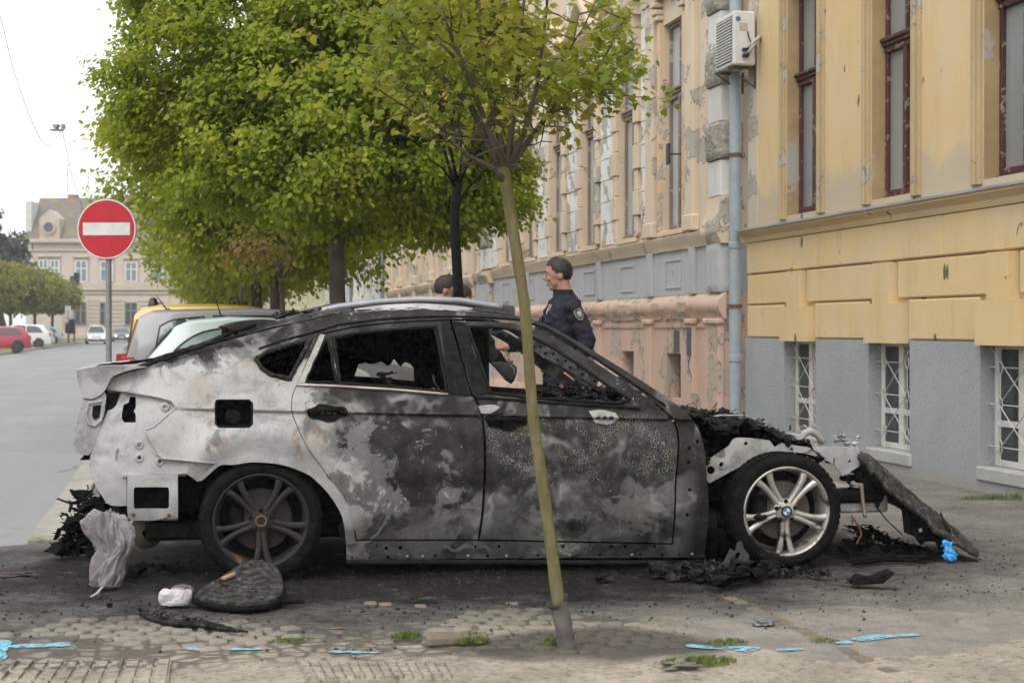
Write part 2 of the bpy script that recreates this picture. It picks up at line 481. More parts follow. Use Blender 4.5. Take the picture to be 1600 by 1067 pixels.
# ribbed drain slabs set in the foreground
def drain(name, quad, nrib, label, colr):
    t = thing(name, label, 'drain cover'); P = [on_z(*q) for q in quad]   # near-left, near-right, far-right, far-left
    M1 = M_pave
    m = MB(); m.add([P[0]+Vector((0,0,.004)), P[1]+Vector((0,0,.004)), P[2]+Vector((0,0,.004)), P[3]+Vector((0,0,.004))] + [p + Vector((0,0,-.05)) for p in P],
                    [(0,1,2,3),(0,4,5,1),(1,5,6,2),(2,6,7,3),(3,7,4,0)]); m.build('slab', M1, t)
    def q(s, w): return (P[0]*(1-s)+P[1]*s)*(1-w) + (P[3]*(1-s)+P[2]*s)*w
    for k in range(nrib):
        for j in range(3):
            s0, s1 = (k + .12) / nrib, (k + .88) / nrib; w0, w1 = (j + .06) / 3, (j + .94) / 3
            m = MB(); c = [q(s0,w0), q(s1,w0), q(s1,w1), q(s0,w1)]; z0, z1 = .0, .013
            ctr = sum(c, Vector()) / 4
            lo = [p + Vector((0,0,z0)) for p in c]; hi = [p.lerp(ctr, .1) + Vector((0,0,z1)) for p in c]
            m.add(lo + hi, [(4,5,6,7),(0,1,5,4),(1,2,6,5),(2,3,7,6),(3,0,4,7)]); m.build('rib', M1, t)
    return t
drain('drain_cover', [(-40, 1085), (262, 1075), (268, 1032), (10, 1034)], 11, 'ribbed concrete drain slab with tall grooved blocks', (.34, .30, .25))
drain('cable_cover', [(480, 1063), (722, 1062), (706, 1036), (466, 1036)], 16, 'darker finely ribbed cover plate sunk in dusty concrete', (.25, .23, .20))

# blue spray marks (thin paint film lying on the ground)
def blue_mat():
    t = NT('blue_spray'); P = t.pos()
    n = t.noise(P, 45, 5, .7)
    c = t.mix(n, (.12, .40, .56), (.28, .54, .64))
    tr = t.n.new('ShaderNodeBsdfTransparent'); mxs = t.n.new('ShaderNodeMixShader')
    t.l.new(t.ramp(t.noise(P, 24, 7, .8), .60, .46), mxs.inputs[0]); t.l.new(tr.outputs[0], mxs.inputs[1]); t.l.new(t.p.outputs[0], mxs.inputs[2])
    t.l.new(mxs.outputs[0], t.out.inputs['Surface'])
    return t.done(c, .8, 0, .2)
M_blue = blue_mat()
def paint(px, w, label):
    P = [on_z(*p) for p in px]; m = MB(); L = []
    N = 8 * (len(P) - 1)
    for i in range(N + 1):
        f = i / N * (len(P) - 1); k = min(int(f), len(P) - 2); p = P[k].lerp(P[k+1], f - k)
        d = (P[k+1] - P[k]).normalized(); nrm = Vector((-d.y, d.x, 0))
        ww = w * 1.5 * (.75 + .5 * noise.noise(p * 9)) * (1 if 0 < i < N else .3)
        for s in (-1, -.5, 0, .5, 1):
            q = p + nrm * ww * s; L.append((q.x, q.y, ph(q.x, q.y) + .0065))
    fs = [(i*5+j, (i+1)*5+j, (i+1)*5+j+1, i*5+j+1) for i in range(N) for j in range(4)]
    tag(obj('paint_mark', L, fs, M_blue), label, 'paint mark')
paint([(1072, 1004), (1110, 1007), (1150, 1007), (1180, 1013)], .035, 'thick wavy blue spray mark beside the moss and sapling soil')
paint([(1335, 1000), (1385, 993), (1436, 986)], .03, 'straight slanting blue spray stroke on the round concrete patch')
paint([(1306, 1004), (1330, 1002)], .022, 'short blue spray dab on the ochre edging bricks')
paint([(1212, 1013), (1256, 1012)], .016, 'thin faint blue spray dash between moss and edging bricks')
paint([(-12, 1008), (50, 1009), (112, 1008)], .03, 'long blue spray stroke above the tall-ribbed drain slab')
paint([(2, 995), (4, 1012), (-6, 1030)], .03, 'blue spray stroke crossing the long one at its end')
paint([(360, 1010), (410, 1010)], .025, 'blue spray dash in front of the burnt seat pad')
paint([(512, 1014), (596, 1013)], .022, 'pale blue spray dash beside the finely ribbed cover')
paint([(284, 1007), (318, 1009)], .018, 'faded blue spray fleck near the charred strip')

# moss tufts
M_moss = mat('moss', (.09, .14, .025), (.15, .19, .045), 30, .9, .2)
def moss(u, v, rx, ry, hgt, n, label, cat='moss'):
    c = on_z(u, v); r = random.Random(int(u)); m = MB()
    for k in range(n):
        a = r.uniform(0, 6.28); d = math.sqrt(r.random()); p = c + Vector((math.cos(a) * d * rx, math.sin(a) * d * ry, -.004))
        h = hgt * r.uniform(.4, 1.1) * (1 - .5 * d); t = Vector((r.uniform(-.5, .5), r.uniform(-.5, .5), 1)) * h
        s = Vector((math.cos(a * 3), math.sin(a * 3), 0)) * .0035
        m.add([p - s, p + s, p + t * .6 + s * .8, p + t], [(0, 1, 2), (0, 2, 3)])
    o = m.build('moss_tuft', M_moss); o['kind'] = 'stuff'; o['label'] = label; o['category'] = cat
moss(634, 994, .07, .05, .045, 300, 'small green moss tuft behind the broken kerb fragment')
moss(735, 1001, .08, .05, .06, 420, 'bright green moss tuft on the broken kerb fragment')
moss(865, 1006, .06, .05, .06, 160, 'sparse green weeds at the foot of the sapling')
moss(1092, 1033, .16, .09, .035, 700, 'wide moss cushion beside the flat stone')
moss(1135, 1003, .10, .05, .03, 220, 'thin moss between blue mark and edging bricks')
moss(1290, 1000, .08, .05, .02, 120, 'thin moss line along the ochre edging bricks')
moss(1565, 778, .35, .05, .07, 420, 'grass growing at the foot of the grey plinth')
moss(455, 1000, .10, .04, .025, 200, 'low moss streak in front of the burnt seat pad')
m = MB(); m.blob((0, 0, 0), (.10, .085, .022), 4, .8, 3, 2.2); c = on_z(1062, 1040)
o = m.build('flat_stone', mat('flat_stone_m', (.24, .215, .18), (.16, .145, .12), 9, .9, .4), None, True); o.location = (c.x, c.y, .004)
tag(o, 'flat weathered stone half sunk beside the moss cushion', 'stone')
# ================================================================== BUILDINGS on the right
def FY(u, X=XF): return on_x(u, 513, X).y
def FZ(u, v, X=XF): return on_x(u, v, X).z
def wall_holes(name, X0, X1, Y0, Y1, z0, z1, holes, mt, parent):
    """solid wall with rectangular openings; reveals are real"""
    ys = sorted({Y0, Y1, *[h for q in holes for h in q[:2] if Y0 < h < Y1]})
    zs = sorted({z0, z1, *[h for q in holes for h in q[2:] if z0 < h < z1]})
    ny, nz = len(ys) - 1, len(zs) - 1
    def solid(i, j):
        if not (0 <= i < ny and 0 <= j < nz): return False
        cy, cz = (ys[i]+ys[i+1])/2, (zs[j]+zs[j+1])/2
        return not any(a < cy < b and c < cz < d for a, b, c, d in holes)
    m = MB()
    for i in range(ny):
        for j in range(nz):
            if not solid(i, j): continue
            a, b, c, d = ys[i], ys[i+1], zs[j], zs[j+1]
            m.add([(X0,a,c),(X0,a,d),(X0,b,d),(X0,b,c)], [(0,1,2,3)])
            m.add([(X1,a,c),(X1,b,c),(X1,b,d),(X1,a,d)], [(0,1,2,3)])
            if not solid(i-1, j): m.add([(X0,a,c),(X1,a,c),(X1,a,d),(X0,a,d)], [(0,1,2,3)])
            if not solid(i+1, j): m.add([(X0,b,c),(X0,b,d),(X1,b,d),(X1,b,c)], [(0,1,2,3)])
            if not solid(i, j-1): m.add([(X0,a,c),(X0,b,c),(X1,b,c),(X1,a,c)], [(0,1,2,3)])
            if not solid(i, j+1): m.add([(X0,a,d),(X1,a,d),(X1,b,d),(X0,b,d)], [(0,1,2,3)])
    return m.build(name, mt, parent)
def bx(name, x0, x1, y0, y1, z0, z1, mt, parent, ch=.008):
    m = MB(); m.box(min(x0,x1), max(x0,x1), min(y0,y1), max(y0,y1), min(z0,z1), max(z0,z1), ch); return m.build(name, mt, parent)
def moulding(name, prof, y0, y1, mt, parent, seg=.25, jag=0.0, seed=0, keep=None):
    """profile (out, z) run along the wall; out is measured from X towards the street"""
    n = max(1, int((y1 - y0) / seg)); P = len(prof); m = MB(); vs = []
    for i in range(n + 1):
        y = y0 + (y1 - y0) * i / n
        for k, (x, z) in enumerate(prof):
            dx = dz = 0
            if jag and 0 < k < P - 1:
                q = noise.noise(Vector((y * 3.1 + seed, k * 2.3, 1.7))); w = noise.noise(Vector((y * 9 + seed, k * 1.3, 4)))
                dx = jag * max(0, q + .5 * w - .12); dz = jag * .5 * w
            vs.append((x + dx, y, z + dz))
    fs = [(i*P+k, i*P+(k+1)%P, (i+1)*P+(k+1)%P, (i+1)*P+k) for i in range(n) for k in range(P)]
    fs += [tuple(range(P)), tuple(n*P + k for k in reversed(range(P)))]
    m.add(vs, fs); return fix_normals(m.build(name, mt, parent, 40))

def yellow_mat(name, base, base2, lowpale=False):
    t = NT(name); P = t.pos(); x, y, z = t.sep(P)
    c = t.mix(t.ramp(t.noise(P, .9, 6, .6), .3, .72), base, base2)
    c = t.mix(t.math('MULTIPLY', t.ramp(t.noise(t.warp(t.scale(P, (3.2, 3.2, .7)), 2, .5), 1, 8, .75), .46, .76), .5), c, tuple(q * .62 for q in base))
    c = t.mix(t.math('MULTIPLY', t.ramp(t.noise(t.warp(P, 1.5, .6), 1.3, 9, .7), .42, .68), .5), c, (.58, .50, .365))
    if lowpale:   # bleached, dirty zone where rain splashes up from the ledge
        zz = t.math('ADD', z, t.math('MULTIPLY', t.math('SUBTRACT', t.noise(t.warp(P, 2, .5), 1.5, 7, .65), .5), 1.1))
        c = t.mix(t.ramp(zz, 3.0, 2.75), c, (.48, .40, .29))
    k = t.ramp(t.noise(t.warp(P, 5, .2), 1.9, 8, .62), .700, .706)
    c = t.mix(k, c, t.mix(t.noise(P, 8, 5), (.44, .41, .36), (.30, .28, .25)))
    # shrapnel pits
    v = t.vor(t.warp(t.scale(P, (1, 1, .5)), 7, .14), 3.4, 'F1')
    pit = t.ramp(v, .15, .10); pit = t.math('MULTIPLY', pit, t.ramp(t.noise(P, 1.9, 3), .45, .50))
    c = t.mix(pit, c, (.10, .08, .06))
    c = t.mix(t.math('MULTIPLY', t.noise(P, 90, 3), .2), c, tuple(q * .7 for q in base))
    h = t.math('SUBTRACT', t.math('ADD', t.math('MULTIPLY', t.noise(P, 50, 5, .65), .5), t.math('MULTIPLY', t.noise(P, 4, 4), .6)), t.math('MULTIPLY', t.math('ADD', pit, t.math('MULTIPLY', k, .3)), 1.0))
    t.bump(h, .4, .012)
    return t.done(c, .9, 0, .25)
M_yel = yellow_mat('ochre_plaster', (.62, .445, .23), (.655, .485, .265), True)
M_yel2 = yellow_mat('ochre_plaster_low', (.63, .465, .24), (.67, .505, .275))
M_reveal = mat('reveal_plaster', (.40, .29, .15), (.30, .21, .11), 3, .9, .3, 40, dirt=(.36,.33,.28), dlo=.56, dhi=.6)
M_trim = peel('ochre_trim', (.47, .36, .205), (.46, .42, .35), .40, 2.6, (.40, .30, .17))
M_edge = peel('bare_edge', (.56, .50, .40), (.42, .39, .34), .45, 2.0)
M_zinc = mat('zinc', (.34, .35, .36), (.25, .26, .27), 3, .55, .15, 30, metal=.25, dirt=(.2,.19,.18))
M_maroon = peel('maroon_paint', (.085, .035, .030), (.28, .21, .165), .40, 9, (.06, .026, .022), .7)
M_whitewood = peel('white_wood', (.62, .61, .57), (.35, .32, .27), .3, 7, (.52, .50, .46), .7)
M_glass = glass_mat('old_glass', (.17, .18, .18), .08)
M_dglass = glass_mat('dark_glass', (.03, .033, .035), .08)
M_curtain = mat('curtain', (.46, .46, .43), (.36, .36, .33), 4, .95, 0)
def plinth_mat():
    t = NT('grey_roughcast'); P = t.pos(); x, y, z = t.sep(P)
    c = t.mix(t.ramp(t.noise(P, 1.3, 6), .3, .7), (.305, .318, .328), (.355, .367, .374))
    c = t.mix(t.ramp(t.noise(P, 42, 4, .7), .52, .72), c, (.20, .215, .225))
    zz = t.math('ADD', z, t.math('MULTIPLY', t.noise(t.warp(P, 3, .4), 2.2, 6, .6), .35))
    c = t.mix(t.math('MULTIPLY', t.ramp(zz, .34, .12), .7), c, (.30, .27, .22))
    t.bump(t.noise(P, 34, 7, .72), .8, .012)
    return t.done(c, .92, 0, .25)
M_plinth = plinth_mat()
M_white_iron = mat('white_iron', (.55, .55, .53), (.42, .40, .37), 20, .6, .1, dirt=(.22,.14,.09), dscale=9, dlo=.62)

Y0y, Y1y = 3.4, FY(1170)
yb = thing('town_house', 'ochre plastered town house with grey roughcast plinth and maroon window frames', 'building', (0, 0, 0))
SP = 2.135
cen = [ (FY(1278) + FY(1229)) / 2 - SP * k for k in range(6)]
WW = .43
top_h = [(c - WW, c + WW, 2.60, 5.15) for c in cen]
wall_holes('wall', XF, XF + .45, Y0y, Y1y, 2.5, 9.2, top_h, M_yel, yb)
bx('wall_edge', XF - .012, XF + .1, Y1y - .30, Y1y + .0, 2.5, 9.2, M_edge, yb, .004)
low_h = [(c - .44, c + .42, .17, 1.24) for c in cen]
wall_holes('lower_wall', XF + .02, XF + .45, Y0y, Y1y, 1.24, 2.5, [], M_yel2, yb)
wall_holes('plinth', XF - .03, XF + .45, Y0y, Y1y + .03, -.1, 1.24, low_h, M_plinth, yb)
# courses of plaster blocks between plinth and ledge
zA, zB, zC, zD = 1.243, 1.625, 1.985, 2.36
keyY = [c + .03 for c in cen]
def row(z0, z1, cuts, proud, nm):
    cuts = sorted(cuts)
    for a, b in zip(cuts[:-1], cuts[1:]):
        bx(nm, XF - proud, XF + .03, a + .006, b - .006, z0 + .008, z1 - .008, M_yel2, yb, .012)
row(zC, zD, [Y0y] + [k - SP / 2 for k in keyY] + [Y1y - .002], .03, 'plaster_block')
for z0, z1, hw in ((zB, zC, .20), (zA, zB, .42)):
    e = sorted([Y0y, Y1y - .002] + [k + s * hw for k in keyY for s in (-1, 1)])
    for a, b in zip(e[:-1:2], e[1::2]): bx('plaster_block', XF - .022, XF + .03, a + .006, b - .006, z0 + .008, z1 - .008, M_yel2, yb, .012)
for k in keyY:
    hw, hn, n = .36, .17, .10
    poly = [(k-hw, zA-.03), (k+hw, zA-.03), (k+hw, zB-.04), (k+hn, zB-.04), (k+hn, zC-.01), (k-hn, zC-.01), (k-hn, zB-.04), (k-hw, zB-.04)]
    m = MB(); m.prism(poly, XF - n, XF + .02); fix_normals(m.build('keystone', M_yel2, yb))
moulding('ledge', [(XF+.05, zD), (XF-.03, zD), (XF-.045, zD+.03), (XF-.05, zD+.055), (XF-.09, zD+.085), (XF-.13, zD+.105), (XF-.13, zD+.14), (XF+.05, zD+.14)], Y0y, Y1y + .05, M_yel2, yb, .4)
moulding('flashing', [(XF+.02, zD+.143), (XF-.15, zD+.138), (XF-.152, zD+.128), (XF-.156, zD+.129), (XF-.155, zD+.150), (XF+.02, zD+.185)], Y0y, Y1y + .06, M_zinc, yb, .22, .006, 3)
# tall windows of the upper floor
def tall_window(parent, X, y0, y1, z0, z1, zt, mt, glass, dep=.16, mull=True):
    w = bpy.data.objects.new('window', None); link(w, parent)
    f = .05; gx = X + dep
    m = MB()
    m.box(gx-.02, gx+.05, y0, y0+f, z0, z1, .006); m.box(gx-.02, gx+.05, y1-f, y1, z0, z1, .006)
    m.box(gx-.021, gx+.05, y0+f, y1-f, z0, z0+.06, .006); m.box(gx-.021, gx+.05, y0+f, y1-f, z1-f, z1, .006)
    if mull:
        c = (y0 + y1) / 2
        m.box(gx-.03, gx+.05, c-.035, c+.035, z0+.06, zt, .008)
        m.box(gx-.015, gx+.05, c-.02, c+.02, zt+.12, z1-f, .006)
    m.build('frame', mt, w)
    m = MB(); m.box(gx-.085, gx+.05, y0+.004, y1-.004, zt+.075, zt+.12, .012); m.box(gx-.06, gx+.049, y0+.006, y1-.006, zt+.035, zt+.0745, .01); m.box(gx-.035, gx+.048, y0+.005, y1-.005, zt-.02, zt+.0345, .006)
    m.build('transom', mt, w)
    m = MB(); m.box(gx-.06, gx+.05, y0+.002, y1-.002, z0-.03, z0-.001, .008); m.build('window_board', mt, w)
    cs = [(y0+f, (y0+y1)/2-.036 if mull else y1-f), ((y0+y1)/2+.036, y1-f)][: 2 if mull else 1]
    for a, b in cs:
        bx('pane', gx+.018, gx+.024, a, b, z0+.061, zt-.021, glass, w, 0)
        bx('pane', gx+.018, gx+.024, a if not mull else a, b, zt+.121, z1-f-.001, glass, w, 0)
    return w
for k, (a, b, c, d) in enumerate(top_h):
    tall_window(yb, XF, a + .002, b - .002, c + .03, d - .002, 4.05, M_maroon, M_glass)
    m = MB(); m.grid(lambda p, q: (XF + .30 + .02 * math.sin(p * 40), a - .1 + p * (b - a + .2), c + q * (d - c)), 40, 1); m.build('curtain', M_curtain, yb, True)
    # plaster lining of the opening, 3 mm inside it
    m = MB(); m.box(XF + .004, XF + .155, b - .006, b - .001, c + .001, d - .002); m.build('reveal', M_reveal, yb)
    for s, e in ((a, -1), (b, 1)):
        y_a = s + e * .012; 
        m = MB()
        for q, (w0, w1, pr) in enumerate(((0, .055, .035), (.055, .10, .055), (.10, .165, .028))):
            m.box(XF - pr, XF + .01, min(y_a + e*w0, y_a + e*w1), max(y_a + e*w0, y_a + e*w1), 2.56, 5.35, .006)
        m.build('window_surround', M_trim, yb)
# basement openings: white frames, dark glass and wrought grilles
def grille(parent, X, y0, y1, z0, z1):
    m = MB(); r = .0055; n = 2; w = y1 - y0
    ys = [y0 + w * (.22 + .56 * k) for k in range(n)]; zs = [z0 + (z1 - z0) * q for q in (.16, .5, .80)]
    for yy in ys:
        lo = z0
        for zz in zs:
            m.tube([(X, yy, lo), (X, yy, zz - .055)], r, 6); lo = zz + .055
            m.tube([(X, yy + .030 * math.cos(q * math.pi / 8), zz + .055 * math.sin(q * math.pi / 8)) for q in range(17)], r, 6, False)
        m.tube([(X, yy, lo), (X, yy, z1)], r, 6)
    for zz in zs:
        m.tube([(X, y0 - .01, zz), (X, ys[0] - .03, zz)], r, 6); m.tube([(X, ys[0] + .03, zz), (X, ys[1] - .03, zz)], r, 6); m.tube([(X, ys[1] + .03, zz), (X, y1 + .01, zz)], r, 6)
    m.tube([(X - .011, y1, z0), (X - .011, ys[0], (z0 + z1) / 2), (X - .011, y1, z1)], r, 6)
    m.tube([(X - .011, y0, z0), (X - .011, ys[1], (z0 + z1) / 2), (X - .011, y0, z1)], r, 6)
    return m.build('grille', M_white_iron, parent, 50)
M_blind = mat('cane_blind', (.42, .33, .20), (.30, .23, .13), 20, .9, .2)
for k, (a, b, c, d) in enumerate(low_h):
    w = bpy.data.objects.new('basement_window', None); link(w, yb)
    gx = XF + .10; f = .055; mid = (a + b) / 2
    m = MB(); m.box(gx, gx+.05, a+.002, a+f, c+.03, d-.002, .006); m.box(gx, gx+.05, b-f, b-.002, c+.03, d-.002, .006); m.box(gx-.004, gx+.05, mid-.045, mid+.045, c+.03, d-.002, .006)
    for zz in (c+.03, c+.36, d-.06): m.box(gx+.002, gx+.049, a+f, mid-.045, zz, zz+.055, .006); m.box(gx+.002, gx+.049, mid+.045, b-f, zz, zz+.055, .006)
    m.build('frame', M_whitewood, w)
    for y0, y1 in ((a+f, mid-.045), (mid+.045, b-f)):
        for z0, z1 in ((c+.086, c+.359), (c+.416, d-.061)): bx('pane', gx+.024, gx+.03, y0, y1, z0, z1, M_dglass, w, 0)
    if k in (0, 2):
        for q in range(16): bx('blind_slat', gx+.004, gx+.014, a + f + .01, mid - .055, c + .44 + q * .033, c + .462 + q * .033, M_blind, w, .003)
    grille(w, XF + .045, a + .012, b - .012, c + .035, d - .004)
    bx('sill', XF - .055, XF + .2, a - .05, b + .03, c - .09, c + .028, mat('sill_stone', (.42, .42, .40), (.33, .33, .31), 5, .9, .4), yb, .012)

# ------------------------------------------------------------------ air conditioner and downpipe
ac = thing('air_conditioner', 'white outdoor air conditioner hung above the downpipe', 'air conditioner', (6.28, 16.86, 4.37))
M_acw = mat('ac_white', (.66, .65, .61), (.56, .55, .51), 6, .45, .05, 30, dirt=(.38,.34,.28), dscale=3, dlo=.6)
M_black = mat('black_plastic', (.02, .02, .021), (.035, .035, .036), 9, .5, .1)
M_dkgrille = mat('grille_grey', (.16, .165, .17), (.22, .22, .22), 9, .6, .1)
bx('case', 0, .27, 0, .62, .035, .66, M_acw, ac, .018)
bx('grille_plate', -.008, .0, .05, .57, .08, .61, M_dkgrille, ac, .003)
for k in range(15): bx('louvre', -.018, -.009, .05, .57, .095 + k * .034, .108 + k * .034, M_acw, ac, .002)
m = MB(); m.tube([(.17, -.01, .42), (.17, -.03, .36), (.20, -.05, .27), (.25, -.03, .24)], .008, 6); m.build('cable', M_black, ac, True)
bx('label_sticker', .07, .17, -.0035, -.0005, .43, .52, mat('sticker', (.45, .42, .30), None, 20, .6, 0), ac, 0)
m = MB(); m.lathe([(.001, -.0012), (.028, -.0012), (.03, .003)], 16, 'y', (.055, -.003, .565)); m.build('badge', mat('badge_blue', (.05, .16, .36), None, 9, .4, 0), ac)
m = MB()
for z in (.12, .19): m.box(.10, .17, -.05, 0, z, z + .035, .006); m.tube([(.135, -.03, z + .02), (.16, -.09, z + .03)], .012, 8)
m.build('valve', M_black, ac)
m = MB(); m.tube([(.15, -.08, .16), (.2, -.1, .24), (.26, -.08, .30), (.31, -.02, .33)], .022, 8); m.tube([(.15, -.08, .22), (.21, -.11, .29), (.27, -.09, .34), (.31, -.03, .36)], .02, 8); m.build('pipe', mat('pipe_wrap', (.5,.47,.42), (.4,.37,.33), 40, .8, .3), ac, True)
m = MB()
for y in (.08, .50): m.box(-.04, .318, y, y + .035, .0, .03, .004); m.box(.285, .317, y, y + .035, -.22, -.002, .004); m.tube([(-.02, y + .017, .0), (.29, y + .017, -.2)], .011, 6)
m.build('bracket', mat('rust_iron', (.12, .075, .05), (.06, .05, .045), 12, .8, .3), ac)

M_pipe = mat('downpipe_paint', (.34, .38, .41), (.27, .31, .34), 5, .6, .15, 40, dirt=(.2,.17,.15), dlo=.6)
dp = thing('downpipe', 'pale blue-grey downpipe in the corner between pink and ochre houses', 'pipe', (XF - .105, 17.38, 0))
m = MB(); m.tube([(0, 0, .02), (0, 0, 9.1)], .072, 16); m.build('pipe', M_pipe, dp, 40)
for z in (1.62, 3.42, 5.4, 7.4):
    m = MB(); m.lathe([(.076, z-.02), (.086, z-.02), (.086, z+.02), (.076, z+.02)], 16); m.build('clamp', mat('rust_clamp', (.16, .08, .05), (.1,.06,.04), 14, .8, .2), dp)
m = MB(); m.lathe([(.073, .95), (.082, .96), (.082, 1.03), (.073, 1.04)], 16); m.lathe([(.073, 2.3), (.082, 2.31), (.082, 2.37), (.073, 2.38)], 16); m.build('socket', M_pipe, dp)

# ------------------------------------------------------------------ pink house with flaking stucco
PX = 6.38
pk = thing('stucco_house', 'cream and pink stucco house with flaking paint and ornate tall windows', 'building')
M_pink = peel('pink_paint', (.60, .44, .355), (.52, .43, .35), .43, 1.5, (.55, .385, .30))
M_bluep = peel('pale_blue_paint', (.45, .455, .47), (.50, .46, .36), .36, 1.3, (.40, .41, .43))
M_cream = peel('cream_paint', (.64, .53, .40), (.47, .43, .37), .40, 1.8, (.60, .48, .35))
M_peach = peel('peach_paint', (.64, .46, .29), (.48, .43, .36), .44, 2.3, (.60, .44, .29))
M_whitep = peel('white_paint_flaking', (.74, .73, .70), (.47, .43, .36), .45, 2.4, (.62, .60, .56))
M_whiteb = peel('white_block', (.64, .63, .60), (.46, .42, .36), .40, 2.0, (.55, .54, .52))
M_rough = mat('rough_ashlar', (.43, .395, .34), (.27, .245, .21), 14, .95, 1.0, 22, dirt=(.17,.155,.13), dscale=9, dlo=.48, bdist=.03)
M_brownf = peel('weathered_frame', (.26, .20, .16), (.42, .36, .29), .42, 6, (.20, .14, .11), .7)
M_pglass = glass_mat('pale_glass', (.30, .33, .34), .08)
Yp0, Yp1 = 17.60, 33.4
wy = [19.52 + 2.13 * k for k in range(7)]
ph_ = [(c - .44, c + .44, 2.66, 5.45) for c in wy]
wall_holes('wall', PX + .05, PX + .5, Yp0 + .02, Yp1, 2.40, 9.6, ph_, M_cream, pk)
wall_holes('blue_band', PX + .045, PX + .5, Yp0 + .018, Yp1, 1.79, 2.40, [], M_bluep, pk)
bh = [(c - .30, c + .30, .42, 1.02) for c in wy]
wall_holes('lower_wall', PX + .05, PX + .5, Yp0 + .02, Yp1, -.1, 1.79, bh, M_pink, pk)
moulding('base_course', [(PX+.06, -.05), (PX-.03, -.05), (PX-.03, .27), (PX-.005, .31), (PX+.06, .31)], Yp0 - .03, Yp1, M_pink, pk, .3, .02, 9)
moulding('string_course', [(PX+.06, 1.47), (PX+.02, 1.47), (PX+.005, 1.53), (PX-.03, 1.57), (PX-.045, 1.62), (PX-.04, 1.69), (PX+.015, 1.755), (PX+.06, 1.79)], Yp0 - .07, Yp1, M_pink, pk, .08, .045, 21)
moulding('groove_course', [(PX+.06, 1.36), (PX+.03, 1.36), (PX+.025, 1.40), (PX+.06, 1.41)], Yp0, Yp1, M_pink, pk, .3, .008, 5)
moulding('sill_course', [(PX+.06, 2.38), (PX+.01, 2.38), (PX-.01, 2.45), (PX-.05, 2.52), (PX-.06, 2.56), (PX+.06, 2.59)], Yp0 + .5, Yp1, M_cream, pk, .12, .02, 33)
# corner pier: rough and smooth blocks in turn
cw = .47
zq = [2.76]
k = 0
def rough_block(name, x0, x1, y0, y1, z0, z1, mt, parent, seed, amp=.036):
    bm = bmesh.new(); bmesh.ops.create_cube(bm, size=1)
    for v in bm.verts: v.co = Vector((x0 + (v.co.x+.5)*(x1-x0), y0 + (v.co.y+.5)*(y1-y0), z0 + (v.co.z+.5)*(z1-z0)))
    bmesh.ops.subdivide_edges(bm, edges=bm.edges, cuts=11, use_grid_fill=True)
    c = Vector(((x0+x1)/2, (y0+y1)/2, (z0+z1)/2))
    for v in bm.verts:
        e = min(abs(v.co.y-y0), abs(v.co.y-y1), .05) if abs(v.co.x-x0) < .02 else min(abs(v.co.x-x0), abs(v.co.x-x1), .05)
        e = min(e, abs(v.co.z-z0), abs(v.co.z-z1)) / .05
        n = (noise.turbulence(v.co * 17 + Vector((seed, 0, 0)), 4, True)) * amp * 1.6
        d = Vector((-1, 0, 0)) if abs(v.co.x-x0) < .004 else Vector((0, -1, 0)) if abs(v.co.y-y0) < .004 else Vector()
        v.co += d * (n * e + .012 * e)
    me = bpy.data.meshes.new(name); bm.to_mesh(me); bm.free(); me.materials.append(mt); me.shade_smooth(); me.set_sharp_from_angle(angle=rad(50))
    o = bpy.data.objects.new(name, me); return link(o, parent)
def pier(y0, y1, x0, zlo, zhi, seed):
    z = zlo; k = 0
    while z < zhi:
        h = .45
        if k % 2 == 0: bx('smooth_block', x0 + .012, x0 + .3, y0 + .012, y1 - .012, z + .006, z + h - .006, M_whiteb, pk, .012)
        else: rough_block('rough_block', x0 - .005, x0 + .3, y0 - .005, y1 + .005, z + .004, z + h - .004, M_rough, pk, k + seed)
        z += h; k += 1
pier(Yp0, Yp0 + cw, PX, 2.95, 9.4, 1)
moulding('pier_foot', [(PX+.3, 2.58), (PX-.05, 2.58), (PX-.055, 2.63), (PX-.03, 2.68), (PX-.035, 2.72), (PX, 2.80), (PX, 2.95), (PX+.3, 2.95)], Yp0 - .04, Yp0 + cw + .03, M_cream, pk, .1, .02, 3)
moulding('pier_cornice', [(PX+.3, 2.38), (PX-.005, 2.38), (PX-.02, 2.43), (PX-.06, 2.49), (PX-.075, 2.53), (PX-.065, 2.578), (PX+.3, 2.578)], Yp0 - .06, Yp0 + cw + .05, M_cream, pk, .1, .02, 4)
rough_block('pier_block', PX - .004, PX + .3, Yp0 - .004, Yp0 + cw, 1.80, 2.375, M_bluep, pk, 8, .008)
for (ya, yb_) in ((Yp0 - .01, Yp0 + cw), (18.55, 18.80), (20.35, 20.62), (23.0, 23.25), (25.3, 25.55), (28, 28.3)):
    bx('pilaster', PX - .02, PX + .06, ya, yb_, .30, 1.468, M_pink, pk, .01)
    bx('pilaster_cap', PX - .055, PX + .06, ya - .035, yb_ + .035, 1.40, 1.475, M_pink, pk, .02)
    bx('pilaster', PX + .0, PX + .06, ya + .01, yb_ - .01, 1.79, 2.385, M_bluep, pk, .008)
# recessed field in the blue band, framed by narrow fillets
for c in wy:
    for (a, b, z0, z1) in ((c-.34, c+.34, 2.24, 2.27), (c-.34, c+.34, 1.88, 1.91), (c-.34, c-.31, 1.91, 2.24), (c+.31, c+.34, 1.91, 2.24)):
        bx('panel_fillet', PX + .03, PX + .047, a, b, z0, z1, M_bluep, pk, .004)
# basement lights
for (a, b, c, d) in bh:
    bx('basement_pane', PX + .30, PX + .32, a, b, c, d, M_dglass, pk, 0)
    m = MB()
    for q in range(4): m.tube([(PX + .22, a + (q+.5)*(b-a)/4, c), (PX + .22, a + (q+.5)*(b-a)/4, d)], .009, 6)
    m.build('basement_bars', M_black, pk)
